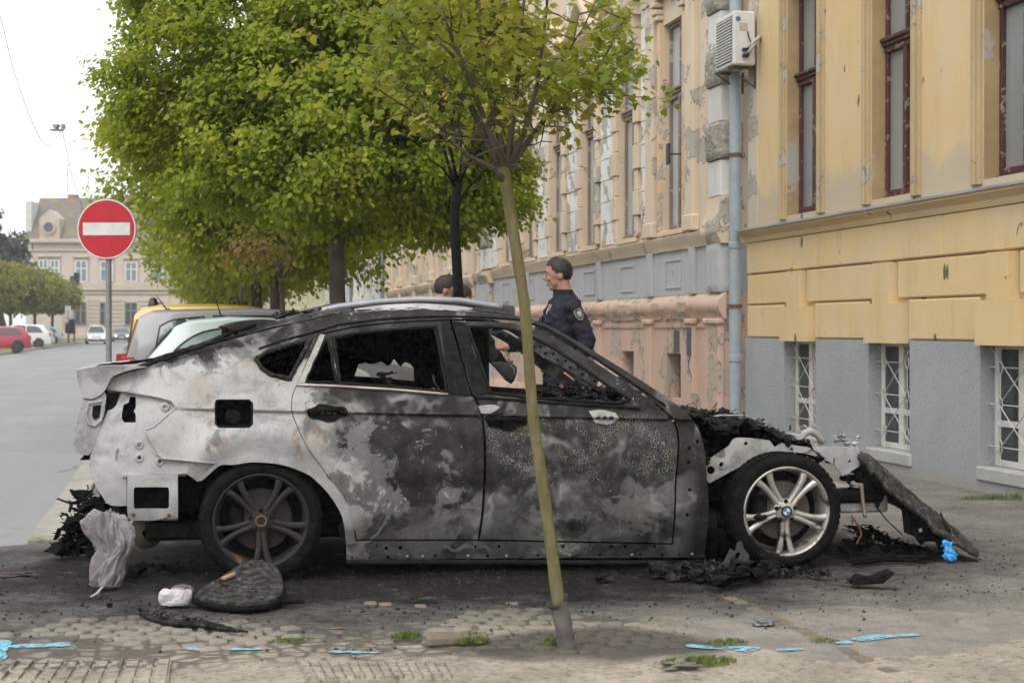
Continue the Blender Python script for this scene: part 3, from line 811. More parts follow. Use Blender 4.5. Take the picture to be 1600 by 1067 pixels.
# windows with jamb blocks, hoods and ashlar between them
for k, (a, b, c, d) in enumerate(ph_):
    tall_window(pk, PX + .05, a + .002, b - .002, c + .02, d - .002, 4.45, M_brownf, M_pglass, .10)
    m = MB(); m.box(PX - .01, PX + .30, a - .10, b + .10, 2.592, 2.658, .008); m.build('sill', M_cream, pk)
    m = MB(); m.grid(lambda p, q: (PX + .34 + .015 * math.sin(p * 44), a - .1 + p * (b - a + .2), c + q * (d - c)), 30, 1); m.build('curtain', M_curtain, pk, True)
    mt = M_peach if k == 0 else M_cream
    if k == 0:
        for s, e in ((a, -1), (b, 1)):
            y0 = s + e * .02; y1 = s + e * .15
            bx('jamb', PX + .0, PX + .06, y0, y1, 2.66, 5.5, M_peach, pk, .01)
            y2, y3 = s + e * .24, s + e * .56
            if e > 0: y2, y3 = s + .24, s + .60
            bx('pilaster_shaft', PX - .03, PX + .06, y2, y3, 2.66, 6.0, M_cream, pk, .012)
            bx('pilaster_base', PX - .06, PX + .06, y2 - .04 * (1 if e > 0 else -1), y3 + .04 * e, 2.595, 2.80, M_cream, pk, .015)
            for z, pr in ((5.52, .05), (5.60, .075), (5.70, .10)): bx('capital', PX - pr, PX + .06, min(y0, y1) - .02, max(y0, y1) + .02, z, z + .07, M_cream, pk, .012)
        moulding('entablature', [(PX+.06, 5.80), (PX-.05, 5.80), (PX-.06, 5.95), (PX-.10, 6.0), (PX-.15, 6.10), (PX-.16, 6.2), (PX+.06, 6.24)], a - .7, b + .75, M_cream, pk, .3)
    else:
        z = 2.66; q = 0
        while z < 5.35:
            h = .30 if q % 2 == 0 else .36
            for s, e in ((a, -1), (b, 1)):
                w = .26 if q % 2 else .19
                y0, y1 = sorted((s + e * .012, s + e * w)); bx('jamb_block', PX - (.02 if q % 2 else .0), PX + .06, y0, y1, z + .004, min(z + h, 5.4) - .004, mt, pk, .012)
            z += h; q += 1
        m = MB(); m.prism([(a-.06, 5.45), (b+.06, 5.45), (b+.10, 5.80), (a-.10, 5.80)], PX - .05, PX + .06); fix_normals(m.build('frieze', M_cream, pk))
        for y0 in (a - .22, b + .04): m = MB(); m.prism([(PX-.10, 5.80), (PX+.06, 5.80), (PX+.06, 5.38), (PX-.02, 5.40), (PX-.06, 5.55)], y0, y0 + .18, 'xz'); fix_normals(m.build('console', M_cream, pk))
        moulding('hood', [(PX+.06, 5.80), (PX-.08, 5.80), (PX-.12, 5.85), (PX-.20, 5.91), (PX-.21, 5.96), (PX+.06, 6.0)], a - .30, b + .30, M_cream, pk, .3)
        m = MB(); c0 = (a + b) / 2; m.prism([(a-.30, 6.0), (b+.30, 6.0), (c0+.1, 6.52), (c0-.1, 6.52)], PX - .08, PX + .06); fix_normals(m.build('pediment', M_cream, pk))
        for s in (-1, 1):
            m = MB(); m.prism([(c0 + s*.79, 5.99), (c0 + s*.79, 6.08), (c0 + s*.06, 6.64), (c0 + s*.06, 6.54)], PX - .20, PX + .05); fix_normals(m.build('raking_cornice', M_cream, pk))
    # ashlar field to the next window
    if k < len(ph_) - 1:
        y0, y1 = b + (.66 if k == 0 else .29), ph_[k+1][0] - .29
        z = 2.62; q = 0
        while z < 7.4:
            h = .33; cuts = [y0, y1] if (y1 - y0) < .5 else ([y0, (y0+y1)/2, y1] if q % 2 else [y0, y0 + (y1-y0)*.28, y0 + (y1-y0)*.72, y1])
            for u0, u1 in zip(cuts[:-1], cuts[1:]): bx('ashlar_block', PX + .022, PX + .06, u0 + .004, u1 - .004, z + .004, z + h - .004, M_whitep, pk, .008)
            z += h; q += 1
# dark patches where graffiti was rolled over with grey, and its drips
M_graf = mat('grey_overpaint', (.085, .085, .09), (.12, .12, .12), 12, .8, .1)
gp = thing('graffiti', 'dark grey painted blotches with a thin drip on the pink wall', 'graffiti')
m = MB(); m.box(PX + .044, PX + .049, FY(1062, PX+.05), FY(1053, PX+.05), 1.03, 1.33); m.build('blotch', M_graf, gp)
m = MB(); m.box(PX - .026, PX - .0215, 18.585, 18.76, 1.00, 1.36); m.build('blotch', M_graf, gp)
m = MB(); m.tube([(PX - .023, 18.62 + .07 * math.sin(q * .7), .99 - q * .045) for q in range(7)], .008, 5); m.build('drip', M_graf, gp)
# mirror on a bracket beside the first window
mi = thing('window_mirror', 'small dark mirror on an arm fixed to the tall peach window', 'mirror', (PX - .05, wy[0] - .40, 3.62))
bx('plate', -.12, -.09, -.05, .07, -.14, .14, M_black, mi, .02)
m = MB(); m.tube([(-.09, .0, 0), (.12, -.02, .0)], .012, 8); m.build('arm', M_black, mi)

# second pier with rough stones closing this house
pier(Yp1 - 1.9, Yp1 - .9, PX - .06, 2.6, 9.4, 30)
moulding('pier_cornice', [(PX+.3, 2.3), (PX-.06, 2.3), (PX-.10, 2.40), (PX-.15, 2.46), (PX-.15, 2.55), (PX+.3, 2.6)], Yp1 - 2.0, Yp1 - .8, M_cream, pk, .1, .03, 4)
bx('pier_shaft', PX - .06, PX + .06, Yp1 - 1.88, Yp1 - .92, -.05, 2.3, M_bluep, pk, .02)

# ------------------------------------------------------------------ further houses down the street
def far_house(name, label, X, y0, y1, mts, zs, sp, hgt, cols=True):
    t = thing(name, label, 'building'); mw, mt_, md = mts; zb, zc = zs
    n = max(1, int((y1 - y0 - 1) / sp)); cs = [y0 + (y1 - y0) * (k + .5) / n for k in range(n)]
    hs_ = [(c - .45, c + .45, zc + .25, zc + 2.9) for c in cs]
    wall_holes('wall', X, X + .4, y0, y1, zb, hgt, hs_, mw, t)
    bx('plinth', X - .05, X + .4, y0, y1, -.1, zb, md, t, .01)
    moulding('string_course', [(X+.02, zc-.22), (X-.03, zc-.2), (X-.12, zc-.08), (X-.13, zc), (X+.02, zc+.05)], y0, y1, mt_, t, 1.0, .02, 2)
    moulding('eaves', [(X+.02, hgt-.5), (X-.1, hgt-.4), (X-.35, hgt-.1), (X-.4, hgt), (X+.02, hgt)], y0, y1, mt_, t, 2.0)
    for k, h in enumerate(hs_):
        tall_window(t, X, h[0] + .003, h[1] - .003, h[2], h[3], zc + 2.0, M_whitewood, M_glass, .12)
        for s, e in ((h[0], -1), (h[1], 1)):
            a, b = sorted((s + e * .01, s + e * .2)); bx('window_surround', X - .05, X + .02, a, b, zc + .1, zc + 3.05, mt_, t, .01)
        bx('hood', X - .16, X + .02, h[0] - .3, h[1] + .3, zc + 3.1, zc + 3.25, mt_, t, .03)
        if cols:
            ym = h[1] + (y1 - y0) / n / 2 - .45; bx('pilaster', X - .09, X + .02, ym - .2, ym + .2, zb + .01, hgt - .52, mt_, t, .02)
            bx('pilaster_base', X - .13, X + .02, ym - .26, ym + .26, zc + .06, zc + .3, mt_, t, .02)
    return t
M_far1 = peel('far_cream', (.60, .50, .36), (.46, .40, .33), .38, 1.2)
M_far2 = mat('far_sage', (.50, .47, .30), (.44, .42, .27), 1.5, .9, .2)
M_far3 = peel('far_grey', (.50, .46, .40), (.40, .36, .31), .4, 1.0)
M_farpl = mat('far_plinth', (.50, .42, .35), (.42, .35, .3), 1.5, .9, .2)
far_house('corner_house', 'cream stucco house with pilasters beyond the pink one', PX, 33.45, 47.5, (M_far1, M_cream, M_farpl), (1.5, 2.5), 2.3, 9.4)
far_house('panelled_house', 'pale house with many thin pilasters beyond the cream one', PX + .05, 47.55, 68, (M_far3, M_whiteb, M_farpl), (.9, 2.2), 1.7, 8.6)
far_house('sage_house', 'pale sage green house far down the street', PX, 68.05, 96, (M_far2, M_far2, M_farpl), (1.0, 2.4), 2.6, 8.2, False)
far_house('end_house', 'grey beige house at the far end of the row', PX, 96.05, 150, (M_far3, M_far1, M_farpl), (1.0, 2.4), 3.0, 9.0, False)
for i, (u, X, lab) in enumerate(((597, PX - .1, 'pale downpipe on the cream house with pilasters'), (548, PX - .1, 'white downpipe on the panelled pale house'))):
    o = thing('downpipe', lab, 'pipe', (X, FY(u, X), 0)); m = MB(); m.tube([(0, 0, 0), (0, 0, 8.2)], .07, 10); m.build('pipe', M_pipe, o, True)
    m = MB(); m.lathe([(.072, 1.9), (.09, 1.9), (.09, 2.05), (.072, 2.05)], 12); m.build('clamp', M_pipe, o)

# ------------------------------------------------------------------ house closing the end of the street
def tile_mat():
    t = NT('roof_tiles'); P = t.objc()
    b = t.n.new('ShaderNodeTexBrick'); t.l.new(t.scale(P, (1, 1, 1)), b.inputs['Vector']); b.inputs['Scale'].default_value = 1.6
    b.inputs['Color1'].default_value = (.20, .165, .14, 1); b.inputs['Color2'].default_value = (.14, .13, .12, 1); b.inputs['Mortar'].default_value = (.07, .065, .06, 1)
    c = t.mix(t.ramp(t.noise(P, .5, 5), .45, .7), b.outputs[0], (.23, .19, .10)); t.bump(b.outputs[1], .3, .05)
    return t.done(c, .9)
D = 190.0
fc = at(160, 528, D); rz = -YAW
eb = thing('end_of_street_building', 'two storey brownish building with tiled roof and round dormer closing the street', 'building', (fc.x, fc.y, -.1), rz)
k_ = D / F
def ex(u): return (u - 160) * k_
def ez(v): return (528 - v) * k_ + .1
M_brown = mat('far_brown', (.50, .42, .35), (.56, .48, .41), .4, .9, .2, 5, dirt=(.40, .31, .25), dscale=.4)
M_brownt = mat('far_brown_trim', (.50, .43, .34), (.42, .35, .28), .6, .9, .2)
hol = []
wins = [(62, 75, 405, 438), (80, 92, 405, 438), (119, 136, 406, 438), (158, 176, 407, 438), (197, 214, 408, 438), (236, 254, 408, 438), (118, 135, 471, 505), (157, 172, 471, 505), (196, 214, 471, 505), (236, 252, 471, 505)]
class _swap: pass
m = MB()
m.box(ex(48), ex(330), 0, 9, 0, ez(375)); m.build('wall', M_brown, eb)
m = MB(); m.prism([(ex(48) - .6, ez(372)), (ex(330), ez(372)), (ex(330), ez(302)), (ex(48) - .2, ez(303))], .1, 7.5, 'xz')
for i, v in enumerate(m.v):
    if v.z > ez(330): v.y = 4.6 + (v.y - .1) * .2
    else: v.y = -.5 + v.y * 1.3
fix_normals(m.build('roof', tile_mat(), eb))
bx('gable_wall', ex(38), ex(48) - .05, .6, 9, 0, ez(312), mat('gable_white', (.6, .6, .57), None, 2, .9, .1), eb, 0)
for (v0, v1, pr) in ((372, 378, .7), (440, 452, .35), (455, 458, .2), (388, 391, .25), (519, 528, .25)): bx('cornice', ex(46), ex(330), -pr, .05, ez(v1), ez(v0), M_brownt, eb, .08)
for (u0, u1, v0, v1) in wins:
    w = bpy.data.objects.new('window', None); link(w, eb); up = v0 < 450
    bx('pane', ex(u0), ex(u1), -.06, .02, ez(v1), ez(v0), M_dglass if not up else glass_mat('bluish_glass', (.10, .13, .17)), w, 0)
    m = MB(); f = .14
    for (a, b, c, d) in ((u0, u0, v0, v1), (u1, u1, v0, v1), ((u0+u1)/2, (u0+u1)/2, v0, v1)): m.box(ex(a) - f/2, ex(a) + f/2, -.16, -.04, ez(d), ez(c))
    for zz in (ez(v1), ez(v0), ez(v0 + (v1 - v0) * .36)): m.box(ex(u0), ex(u1), -.158, -.042, zz - f/2, zz + f/2)
    m.build('frame', mat('frame_white', (.7, .7, .68), None, 3, .7, 0) if up else M_dkgrille, w)
    if up: bx('hood', ex(u0 - 4), ex(u1 + 4), -.35, .02, ez(v0 - 8), ez(v0 - 5), M_brownt, eb, .05)
    bx('surround', ex(u0 - 3.5), ex(u0 - .8), -.14, .02, ez(v1 + 1), ez(v0 - 4), M_brownt, eb, .03); bx('surround', ex(u1 + .8), ex(u1 + 3.5), -.14, .02, ez(v1 + 1), ez(v0 - 4), M_brownt, eb, .03)
for r_ in range(8):
    for (u0, u1) in ((98, 116), (137, 155), (174, 194), (216, 234)): bx('ashlar_course', ex(u0), ex(u1), -.12, .02, ez(470 + r_ * 6.2 - .7), ez(470 + r_ * 6.2 - 5.5), M_brownt, eb, .03)
m = MB(); m.prism([(ex(64), ez(376)), (ex(95), ez(376)), (ex(95), ez(340)), (ex(79.5), ez(326)), (ex(64), ez(340))], -.5, 3.2, 'xz'); fix_normals(m.build('dormer', M_brownt, eb))
m = MB(); m.lathe([(.001, 0), (.62, 0), (.66, .08)], 20, 'y', (ex(79), -.6, ez(354))); m.build('round_window', M_dglass, eb)
m = MB(); m.lathe([(.62, -.02), (.62, -.16), (.85, -.16), (.85, .06)], 20, 'y', (ex(79), -.58, ez(354))); m.build('round_frame', M_brownt, eb)
for u0, u1 in ((90, 104), (180, 200)): bx('chimney', ex(u0), ex(u1), 4.6, 5.6, ez(306), ez(297), mat('chimney_brick', (.3, .15, .11), None, 2, .9, .1), eb, .05)
for u0, v0 in ((88, 250), (121, 262)):
    m = MB(); m.tube([(ex(u0), 5, ez(300)), (ex(u0), 5, ez(v0))], .05, 6)
    for q in range(3): m.tube([(ex(u0) - 1.4 + .2*q, 5, ez(v0) - .6 * q), (ex(u0) + 1.4 - .2*q, 5, ez(v0) - .6 * q)], .03, 5)
    m.build('aerial', M_zinc, eb)
# houses behind the far verge, mostly hidden by trees
lb = thing('verge_side_house', 'pale low house behind the globe trees across the street', 'building')
bx('wall', -34, -22, 120, 175, 0, 6.5, mat('pale_wall', (.5, .5, .48), None, 1, .9, .1), lb, 0)
m = MB(); m.prism([(-35, 6.5), (-21, 6.5), (-28, 8.4)], 119.5, 175.5, 'xz'); fix_normals(m.build('roof', mat('dull_roof', (.2, .15, .13), None, 1, .9, .1), lb))
# ================================================================== THE BURNT CAR
_ra, _fa = on_z(408, 910), on_z(1231, 888)
cx_ = (_fa - _ra); cx_.z = 0; WB = cx_.length; cx_.normalize()
cy_ = Vector((-cx_.y, cx_.x, 0))
CO = _ra.copy(); CO.z = 0
CARM = Matrix(((cx_.x, cy_.x, 0, CO.x), (cx_.y, cy_.y, 0, CO.y), (0, 0, 1, 0), (0, 0, 0, 1)))
CARI = CARM.inverted()
car = thing('burnt_car', 'burnt-out coupe-like SUV with ashen rear, sooty doors and no bonnet', 'car', CO, math.atan2(cx_.y, cx_.x))
CW = 1.94
def sstep(a, b, x):
    t = max(0, min(1, (x - a) / (b - a))); return t * t * (3 - 2 * t)
def crease(x):                      # height of the swage line through the door handles
    return .905 - .030 * (x - .3)
def ysurf(x, z):
    y = 0.0
    if z < .60: y += .075 * ((.60 - z) / .35) ** 2
    elif z < 1.0: y += .085 * ((z - .60) / .40) ** 2
    else: y += .085 + .35 * (z - 1.0) + .32 * max(0, z - 1.0) ** 1.5
    zc = crease(x); k = sstep(-.6, -.25, x) * sstep(3.1, 2.6, x)
    if z < zc: y += .024 * k * math.exp(-(zc - z) / .07)
    else: y -= .004 * k
    if x < .35: y += .17 * ((.35 - x) / 1.4) ** 2
    if x > 2.5: y += .10 * ((x - 2.5) / 1.2) ** 2
    d = math.hypot(x - 0.0, z - .34)
    if z > .34 or x > 0: y -= .035 * math.exp(-((d - .46) / .07) ** 2) * (1 if z > .25 else 0)
    # lower door hollow
    y += .016 * math.exp(-((z - .50) / .07) ** 2) * sstep(.5, .8, x) * sstep(2.6, 2.3, x)
    return y
def cpl(u, v, y):
    d = CARI.to_3x3() @ ray(u, v); o = CARI @ CAM
    t = (y - o.y) / d.y; p = o + d * t
    return p
def csurf(u, v, off=0.0):
    y = 0.1
    for _ in range(7):
        p = cpl(u, v, y); y = ysurf(p.x, p.z) + off
    return (p.x, p.z)
def curve(pts, corner=40, sub=4):
    """Catmull-Rom through traced points, keeping sharp corners"""
    n = len(pts); P = [Vector(p) for p in pts]; out = []
    def sharp(i):
        a, b = P[i] - P[i-1], P[(i+1) % n] - P[i]
        return a.length < 1e-9 or b.length < 1e-9 or a.angle(b) > rad(corner)
    sh = [sharp(i) for i in range(n)]
    for i in range(n):
        p1, p2 = P[i], P[(i+1) % n]
        p0 = P[i-1] if not sh[i] else p1 * 2 - p2
        p3 = P[(i+2) % n] if not sh[(i+1) % n] else p2 * 2 - p1
        k = sub if (p2 - p1).length > .02 else 1
        for s in range(k):
            t = s / k
            out.append(.5 * ((2*p1) + (p2-p0)*t + (2*p0-5*p1+4*p2-p3)*t*t + (3*p1-p0-3*p2+p3)*t**3))
    return out
def inset(pts, d):
    n = len(pts); A = sum(pts[i].x*pts[(i+1)%n].y - pts[(i+1)%n].x*pts[i].y for i in range(n)); s = 1 if A > 0 else -1; out = []
    for i in range(n):
        a = (pts[i] - pts[i-1]); b = (pts[(i+1)%n] - pts[i])
        if a.length < 1e-9: a = b
        if b.length < 1e-9: b = a
        a.normalize(); b.normalize(); nm = Vector((-(a.y+b.y), a.x+b.x))
        if nm.length < 1e-6: nm = Vector((-a.y, a.x))
        nm.normalize(); out.append(pts[i] + nm * d * s)
    return out
def inside(p, poly):
    c = False; n = len(poly); x, y = p; j = n - 1
    for i in range(n):
        yi, yj = poly[i].y, poly[j].y
        if (yi > y) != (yj > y) and x < (poly[j].x - poly[i].x) * (y - yi) / (yj - yi) + poly[i].x: c = not c
        j = i
    return c
def seg_dist(p, a, b):
    d = b - a; t = max(0, min(1, (p - a).dot(d) / max(d.dot(d), 1e-12))); return (a + d * t - p).length
def poly_mesh(outer, holes, step, rows=()):
    pts = []; edges = []
    for L in [outer] + holes:
        b = len(pts); pts += L; edges += [(b + i, b + (i+1) % len(L)) for i in range(len(L))]
    xs = [p.x for p in outer]; zs = [p.y for p in outer]; seg = [(pts[a], pts[b]) for a, b in edges]
    def ok(p, m): 
        return inside(p, outer) and not any(inside(p, h) for h in holes) and min(seg_dist(p, a, b) for a, b in seg) > m
    x = min(xs); k = 0; inner = []
    while x < max(xs):
        z = min(zs) + (step / 2 if k % 2 else 0)
        while z < max(zs):
            p = Vector((x, z))
            if ok(p, step * .45) and not any(abs(z - fn(x)) < .026 for fn in rows): inner.append(p)
            z += step
        x += step * .9; k += 1
    for fn in rows:
        x = min(xs)
        while x < max(xs):
            p = Vector((x, fn(x)))
            if ok(p, .006): inner.append(p)
            x += .02
    V, E, Fc, *_ = delaunay_2d_cdt(pts + inner, edges, [], 0, 1e-6)
    tris = []
    for f in Fc:
        c = (V[f[0]] + V[f[1]] + V[f[2]]) / 3
        if inside(c, outer) and not any(inside(c, h) for h in holes): tris.append(tuple(f))
    return V, tris
def thick(V, tris, ysf, th):
    """front sheet at ysf(x,z), back sheet th further in, rim between"""
    n = len(V); vs = [(v.x, ysf(v.x, v.y), v.y) for v in V] + [(v.x, ysf(v.x, v.y) + th, v.y) for v in V]
    cnt = {}
    fs = []
    for t in tris:
        a, b, c = t
        cr = (V[b]-V[a]).x * (V[c]-V[a]).y - (V[b]-V[a]).y * (V[c]-V[a]).x
        if cr < 0: a, b, c = a, c, b
        fs.append((a, b, c)); fs.append((n+a, n+c, n+b))
        for e in ((a, b), (b, c), (c, a)): cnt[e] = 1
    for (a, b) in list(cnt):
        if (b, a) not in cnt: fs.append((b, a, n+a, n+b))
    return vs, fs
def panel(name, outer, holes, mt, step=.045, th=.014, off=0.0, rows=(), parent=car, gap=0.0, smooth=38, raw=False, ysf=None, corner=40):
    conv = (lambda L: [Vector(p) for p in L]) if raw else (lambda L: [Vector(csurf(u, v, off)) for u, v in L])
    O = curve(conv(outer), corner); H = [curve(conv(h), corner) for h in holes]
    if gap: O = inset(O, gap)
    V, T = poly_mesh(O, H, step, rows)
    f = ysf or (lambda x, z: ysurf(x, z) + off)
    vs, fs = thick(V, T, f, th)
    return obj(name, vs, fs, mt, parent, smooth)
def mirror_of(o, name=None):
    me = o.data.copy()
    for v in me.vertices: v.co.y = CW - v.co.y
    me.flip_normals()
    q = bpy.data.objects.new(name or o.name.split('.')[0], me)
    return link(q, o.parent)

def burnt_mat(name, pale_bias=0.0, crackle=False, seedv=0.0, swirl=True):
    """bare fire-bleached steel under drifting soot; x runs to the bonnet, z up"""
    t = NT(name); P = t.objc(); x, y, z = t.sep(P)
    ash = t.mix(t.ramp(t.noise(P, 3.2, 6, .6), .32, .7), (.42, .415, .405), (.28, .276, .27))
    ash = t.mix(t.math('MULTIPLY', t.ramp(t.noise(t.warp(P, 3, .3), 2.1, 5), .5, .72), .75), ash, (.33, .28, .22))
    ash = t.mix(t.math('MULTIPLY', t.ramp(t.noise(t.warp(P, 5, .4), 4.0, 9, .70), .46, .66), .75), ash, (.155, .152, .148))
    ash = t.mix(t.math('MULTIPLY', t.ramp(t.noise(P, 70, 3, .6), .58, .72), .5), ash, (.2, .19, .18))
    sootc = t.mix(t.ramp(t.noise(P, 9, 6, .65), .3, .75), (.012, .0115, .011), (.045, .0435, .042))
    # drifting soot: more towards the front and the roof
    fx = t.n.new('ShaderNodeValToRGB'); e = fx.color_ramp.elements
    t.l.new(t.math('MULTIPLY_ADD', x, .2, .22), fx.inputs[0])
    stops = [(.0, .1), (.3, .2), (.6, .45), (.72, .5), (1, .5)] if pale_bias > .3 else [(.0, .12), (.20, .10), (.265, .16), (.30, .46), (.345, .72), (.42, .80), (.50, .76), (.53, .72), (.60, .84), (.68, .90), (.71, 1.25), (.80, 1.25), (1, 1.0)]
    e[0].position, e[0].color = stops[0][0], (stops[0][1],)*3 + (1,)
    e[1].position, e[1].color = stops[-1][0], (stops[-1][1],)*3 + (1,)
    for p, v in stops[1:-1]:
        q = e.new(p); q.color = (v, v, v, 1)
    base = t.math('ADD', fx.outputs[0], -pale_bias)
    base = t.math('ADD', base, t.ramp(z, 1.05, 1.32, 0, .55))                       # roof took the smoke
    base = t.math('ADD', base, t.math('MULTIPLY', t.ramp(z, .58, .36), -.22))      # washed pale near the sill
    n1 = t.noise(t.warp(t.warp(P, 1.7, .55), 5.0, .16), 2.6, 6, .55)
    n2 = t.noise(t.warp(P, 2.3, .6), 7.5, 10, .70)
    nn = t.math('ADD', t.math('MULTIPLY', n1, .62), t.math('MULTIPLY', n2, .38))
    k = t.math('ADD', base, t.math('MULTIPLY', t.math('SUBTRACT', nn, .5), 2.9))
    soot = t.ramp(k, .47, .56)
    mid = t.mix(t.noise(P, 12, 6, .7), (.09, .089, .088), (.17, .168, .165))
    c = t.mix(t.ramp(k, .28, .40), ash, mid)
    rb = t.math('SUBTRACT', 1.0, t.math('MULTIPLY', t.math('ABSOLUTE', t.math('SUBTRACT', k, .30)), 7.0), None, True)
    c = t.mix(t.math('MULTIPLY', t.math('MULTIPLY', rb, t.ramp(t.noise(P, 3.1, 5), .48, .62)), .55), c, (.24, .15, .085))
    c = t.mix(soot, c, sootc)
    if swirl:     # smooth grey field with a lobed tide line along the door bottoms
        zl = t.math('ADD', z, t.math('MULTIPLY', t.math('SUBTRACT', t.noise(t.warp(t.scale(P, (1, 1, .3)), 2.5, .35), 3.1, 4, .5), .5), .75))
        lowm = t.math('MULTIPLY', t.ramp(zl, .435, .415), t.ramp(x, .45, .8))
        lowm = t.math('MULTIPLY', lowm, t.ramp(x, 2.45, 2.30))
        c = t.mix(t.math('MULTIPLY', t.math('MULTIPLY', lowm, t.ramp(t.noise(t.warp(P, 3, .5), 3.6, 6, .6), .36, .6)), .75), c, t.mix(t.noise(P, 5, 6, .65), (.10, .098, .094), (.24, .235, .228)))
        st = t.noise(t.scale(P, (14, 14, 1.1)), 1.0, 6, .7)
        c = t.mix(t.math('MULTIPLY', t.ramp(st, .55, .75), .4), c, (.03, .029, .028))
        c = t.mix(t.math('MULTIPLY', t.ramp(t.noise(t.warp(P, 4, .3), 5.5, 6, .7), .60, .72), .5), c, (.17, .115, .07))
    if swirl:     # pale tide lines left where water ran and dried
        band = t.math('ABSOLUTE', t.math('SUBTRACT', t.noise(t.warp(P, 2.2, .6), 2.3, 3, .5), .5))
        c = t.mix(t.math('MULTIPLY', t.math('MULTIPLY', t.ramp(band, .045, .0), .5), t.ramp(t.noise(P, 2.9, 5), .46, .66)), c, (.42, .415, .40))
    sp = t.math('MULTIPLY', t.ramp(t.noise(t.warp(P, 20, .05), 42, 6, .75), .60, .68), t.ramp(t.noise(P, 4.4, 5), .46, .62))
    c = t.mix(sp, c, (.46, .45, .43))
    hgt = t.math('ADD', t.math('MULTIPLY', nn, .5), t.math('MULTIPLY', t.noise(P, 60, 5, .7), .35))
    if crackle:   # crazed paint film
        v = t.vor(t.warp(P, 30, .018), 72, 'DISTANCE_TO_EDGE')
        mask = t.ramp(t.math('ADD', t.noise(t.warp(P, 3, .4), 3.3, 6, .6), t.math('MULTIPLY', t.math('ABSOLUTE', t.math('SUBTRACT', x, 1.95)), -.16)), .34, .56)
        mask = t.math('MULTIPLY', mask, t.math('MULTIPLY', t.ramp(z, .42, .54), t.ramp(z, .90, .84)))
        mask = t.math('MULTIPLY', mask, t.ramp(t.noise(P, 13, 5, .7), .34, .54))
        line = t.ramp(v, .075, .02)
        tint = t.mix(t.ramp(t.noise(P, 4.2, 4), .5, .62), (.38, .375, .36), (.42, .33, .19))
        c = t.mix(t.math('MULTIPLY', t.math('MULTIPLY', line, mask), .7), c, tint)
        hgt = t.math('ADD', hgt, t.math('MULTIPLY', t.math('MULTIPLY', line, mask), -.5))
    t.bump(hgt, .35, .006)
    r = t.ramp(t.noise(P, 7, 4), .3, .7, .58, .88)
    return t.done(c, r, 0.0, .22)
M_body = burnt_mat('scorched_steel')
M_bodyc = burnt_mat('scorched_crazed_paint', 0.0, True)
M_ash = burnt_mat('ash_steel', .34, False, 0, False)
M_sill = burnt_mat('sill_steel', .40, False, 0, False)
def char_mat(name, a=(.010, .010, .0105), b=(.045, .044, .043), ash=.62):
    if name in _mc: return _mc[name]
    t = NT(name); P = t.objc()
    c = t.mix(t.ramp(t.noise(P, 22, 6, .7), .35, .72), a, b)
    c = t.mix(t.ramp(t.noise(P, 31, 6, .75), ash, ash + .12), c, (.21, .205, .20))
    t.bump(t.noise(P, 70, 7, .75), .9, .015)
    _mc[name] = t.done(c, t.ramp(t.noise(P, 15, 4), .3, .7, .62, .95), 0, .12)
    return _mc[name]
M_char = char_mat('char', (.004, .004, .004), (.020, .0195, .019), .66)
M_char2 = char_mat('char_ashy', (.008, .0078, .0075), (.055, .053, .05), .58)
M_frame = char_mat('sooty_frame', (.010, .010, .0105), (.026, .0255, .025), .68)
M_rub = char_mat('burnt_rubber', (.005, .005, .005), (.015, .0145, .014), .70)

# ---- body side (quarter panel, roof edge, pillars and sill are one pressing)
doorhole = [(500,521),(481,562),(464,600),(457,616),(455,634),(458,652),(479,698),(503,731),(523,763),(540,795),(550,821),(556,845),
            (650,845),(748,845),(900,848),(1052,851),(1057,760),(1060,672),(1038,640),(990,603),(930,562),(864,521),(835,509),(810,502),(765,499),(704,499),(620,503),(560,509),(515,518)]
qwin = [(401,561),(417,550),(458,537),(486,529),(470,560),(453,592),(425,586),(408,575)]
fuel = [(341,625),(389,625),(394,630),(394,662),(389,667),(342,667),(337,662),(337,630)]
side_o = [(165,607),(171,596),(178,587),(230,572),(290,551),(350,533),(386,524),(428,513),(485,500),(530,490),(590,485),(656,483),(710,485),(770,489),(810,494),(846,504),(876,518),(912,539),(948,561),(990,587),(1020,606),(1044,622),(1066,640),(1085,660),(1098,690),(1104,740),(1107,800),(1103,845),(1101,870),
          (820,872),(541,874),(541,850),(536,812),(526,790),(513,771),(497,754),(479,740),(440,726),(395,722),(365,726),(344,724),(300,720),(254,716),(247,708),(227,671),(240,667),(260,650),(276,636),(269,626),(248,620),(194,611)]
sillholes = []
def hole_at(u, v, r): return [(u + r * math.cos(q * math.pi / 4), v + r * math.sin(q * math.pi / 4)) for q in range(8)]
for zx, zy, r in ((230,600,1.8),(268,610,3.2),(325,608,3.3),(627,603,2.4),(723,602,2.6),(982,602,2.8),(1175,602,2.8),(1232,602,2.8),(1350,602,2.6),(130,648,2),(200,648,2),(275,645,2.8),(465,640,2.4),(676,640,2.8),(880,638,2.4),(1130,636,2.4),(1292,634,2.4),(1380,634,2.4),(1450,634,2.2)):
    sillholes.append(hole_at(500 + .3875 * zx, 620 + .3875 * zy, r))
for (u, v) in ((1077, 700), (1076, 722), (1078, 765), (1074, 804), (1090, 690)): sillholes.append(hole_at(u, v, 3.2))
bs = panel('body_side', side_o, [doorhole, qwin, fuel] + sillholes, M_body, .042, .016, rows=(lambda x: crease(x) + .002, lambda x: crease(x) - .013))
mirror_of(bs)
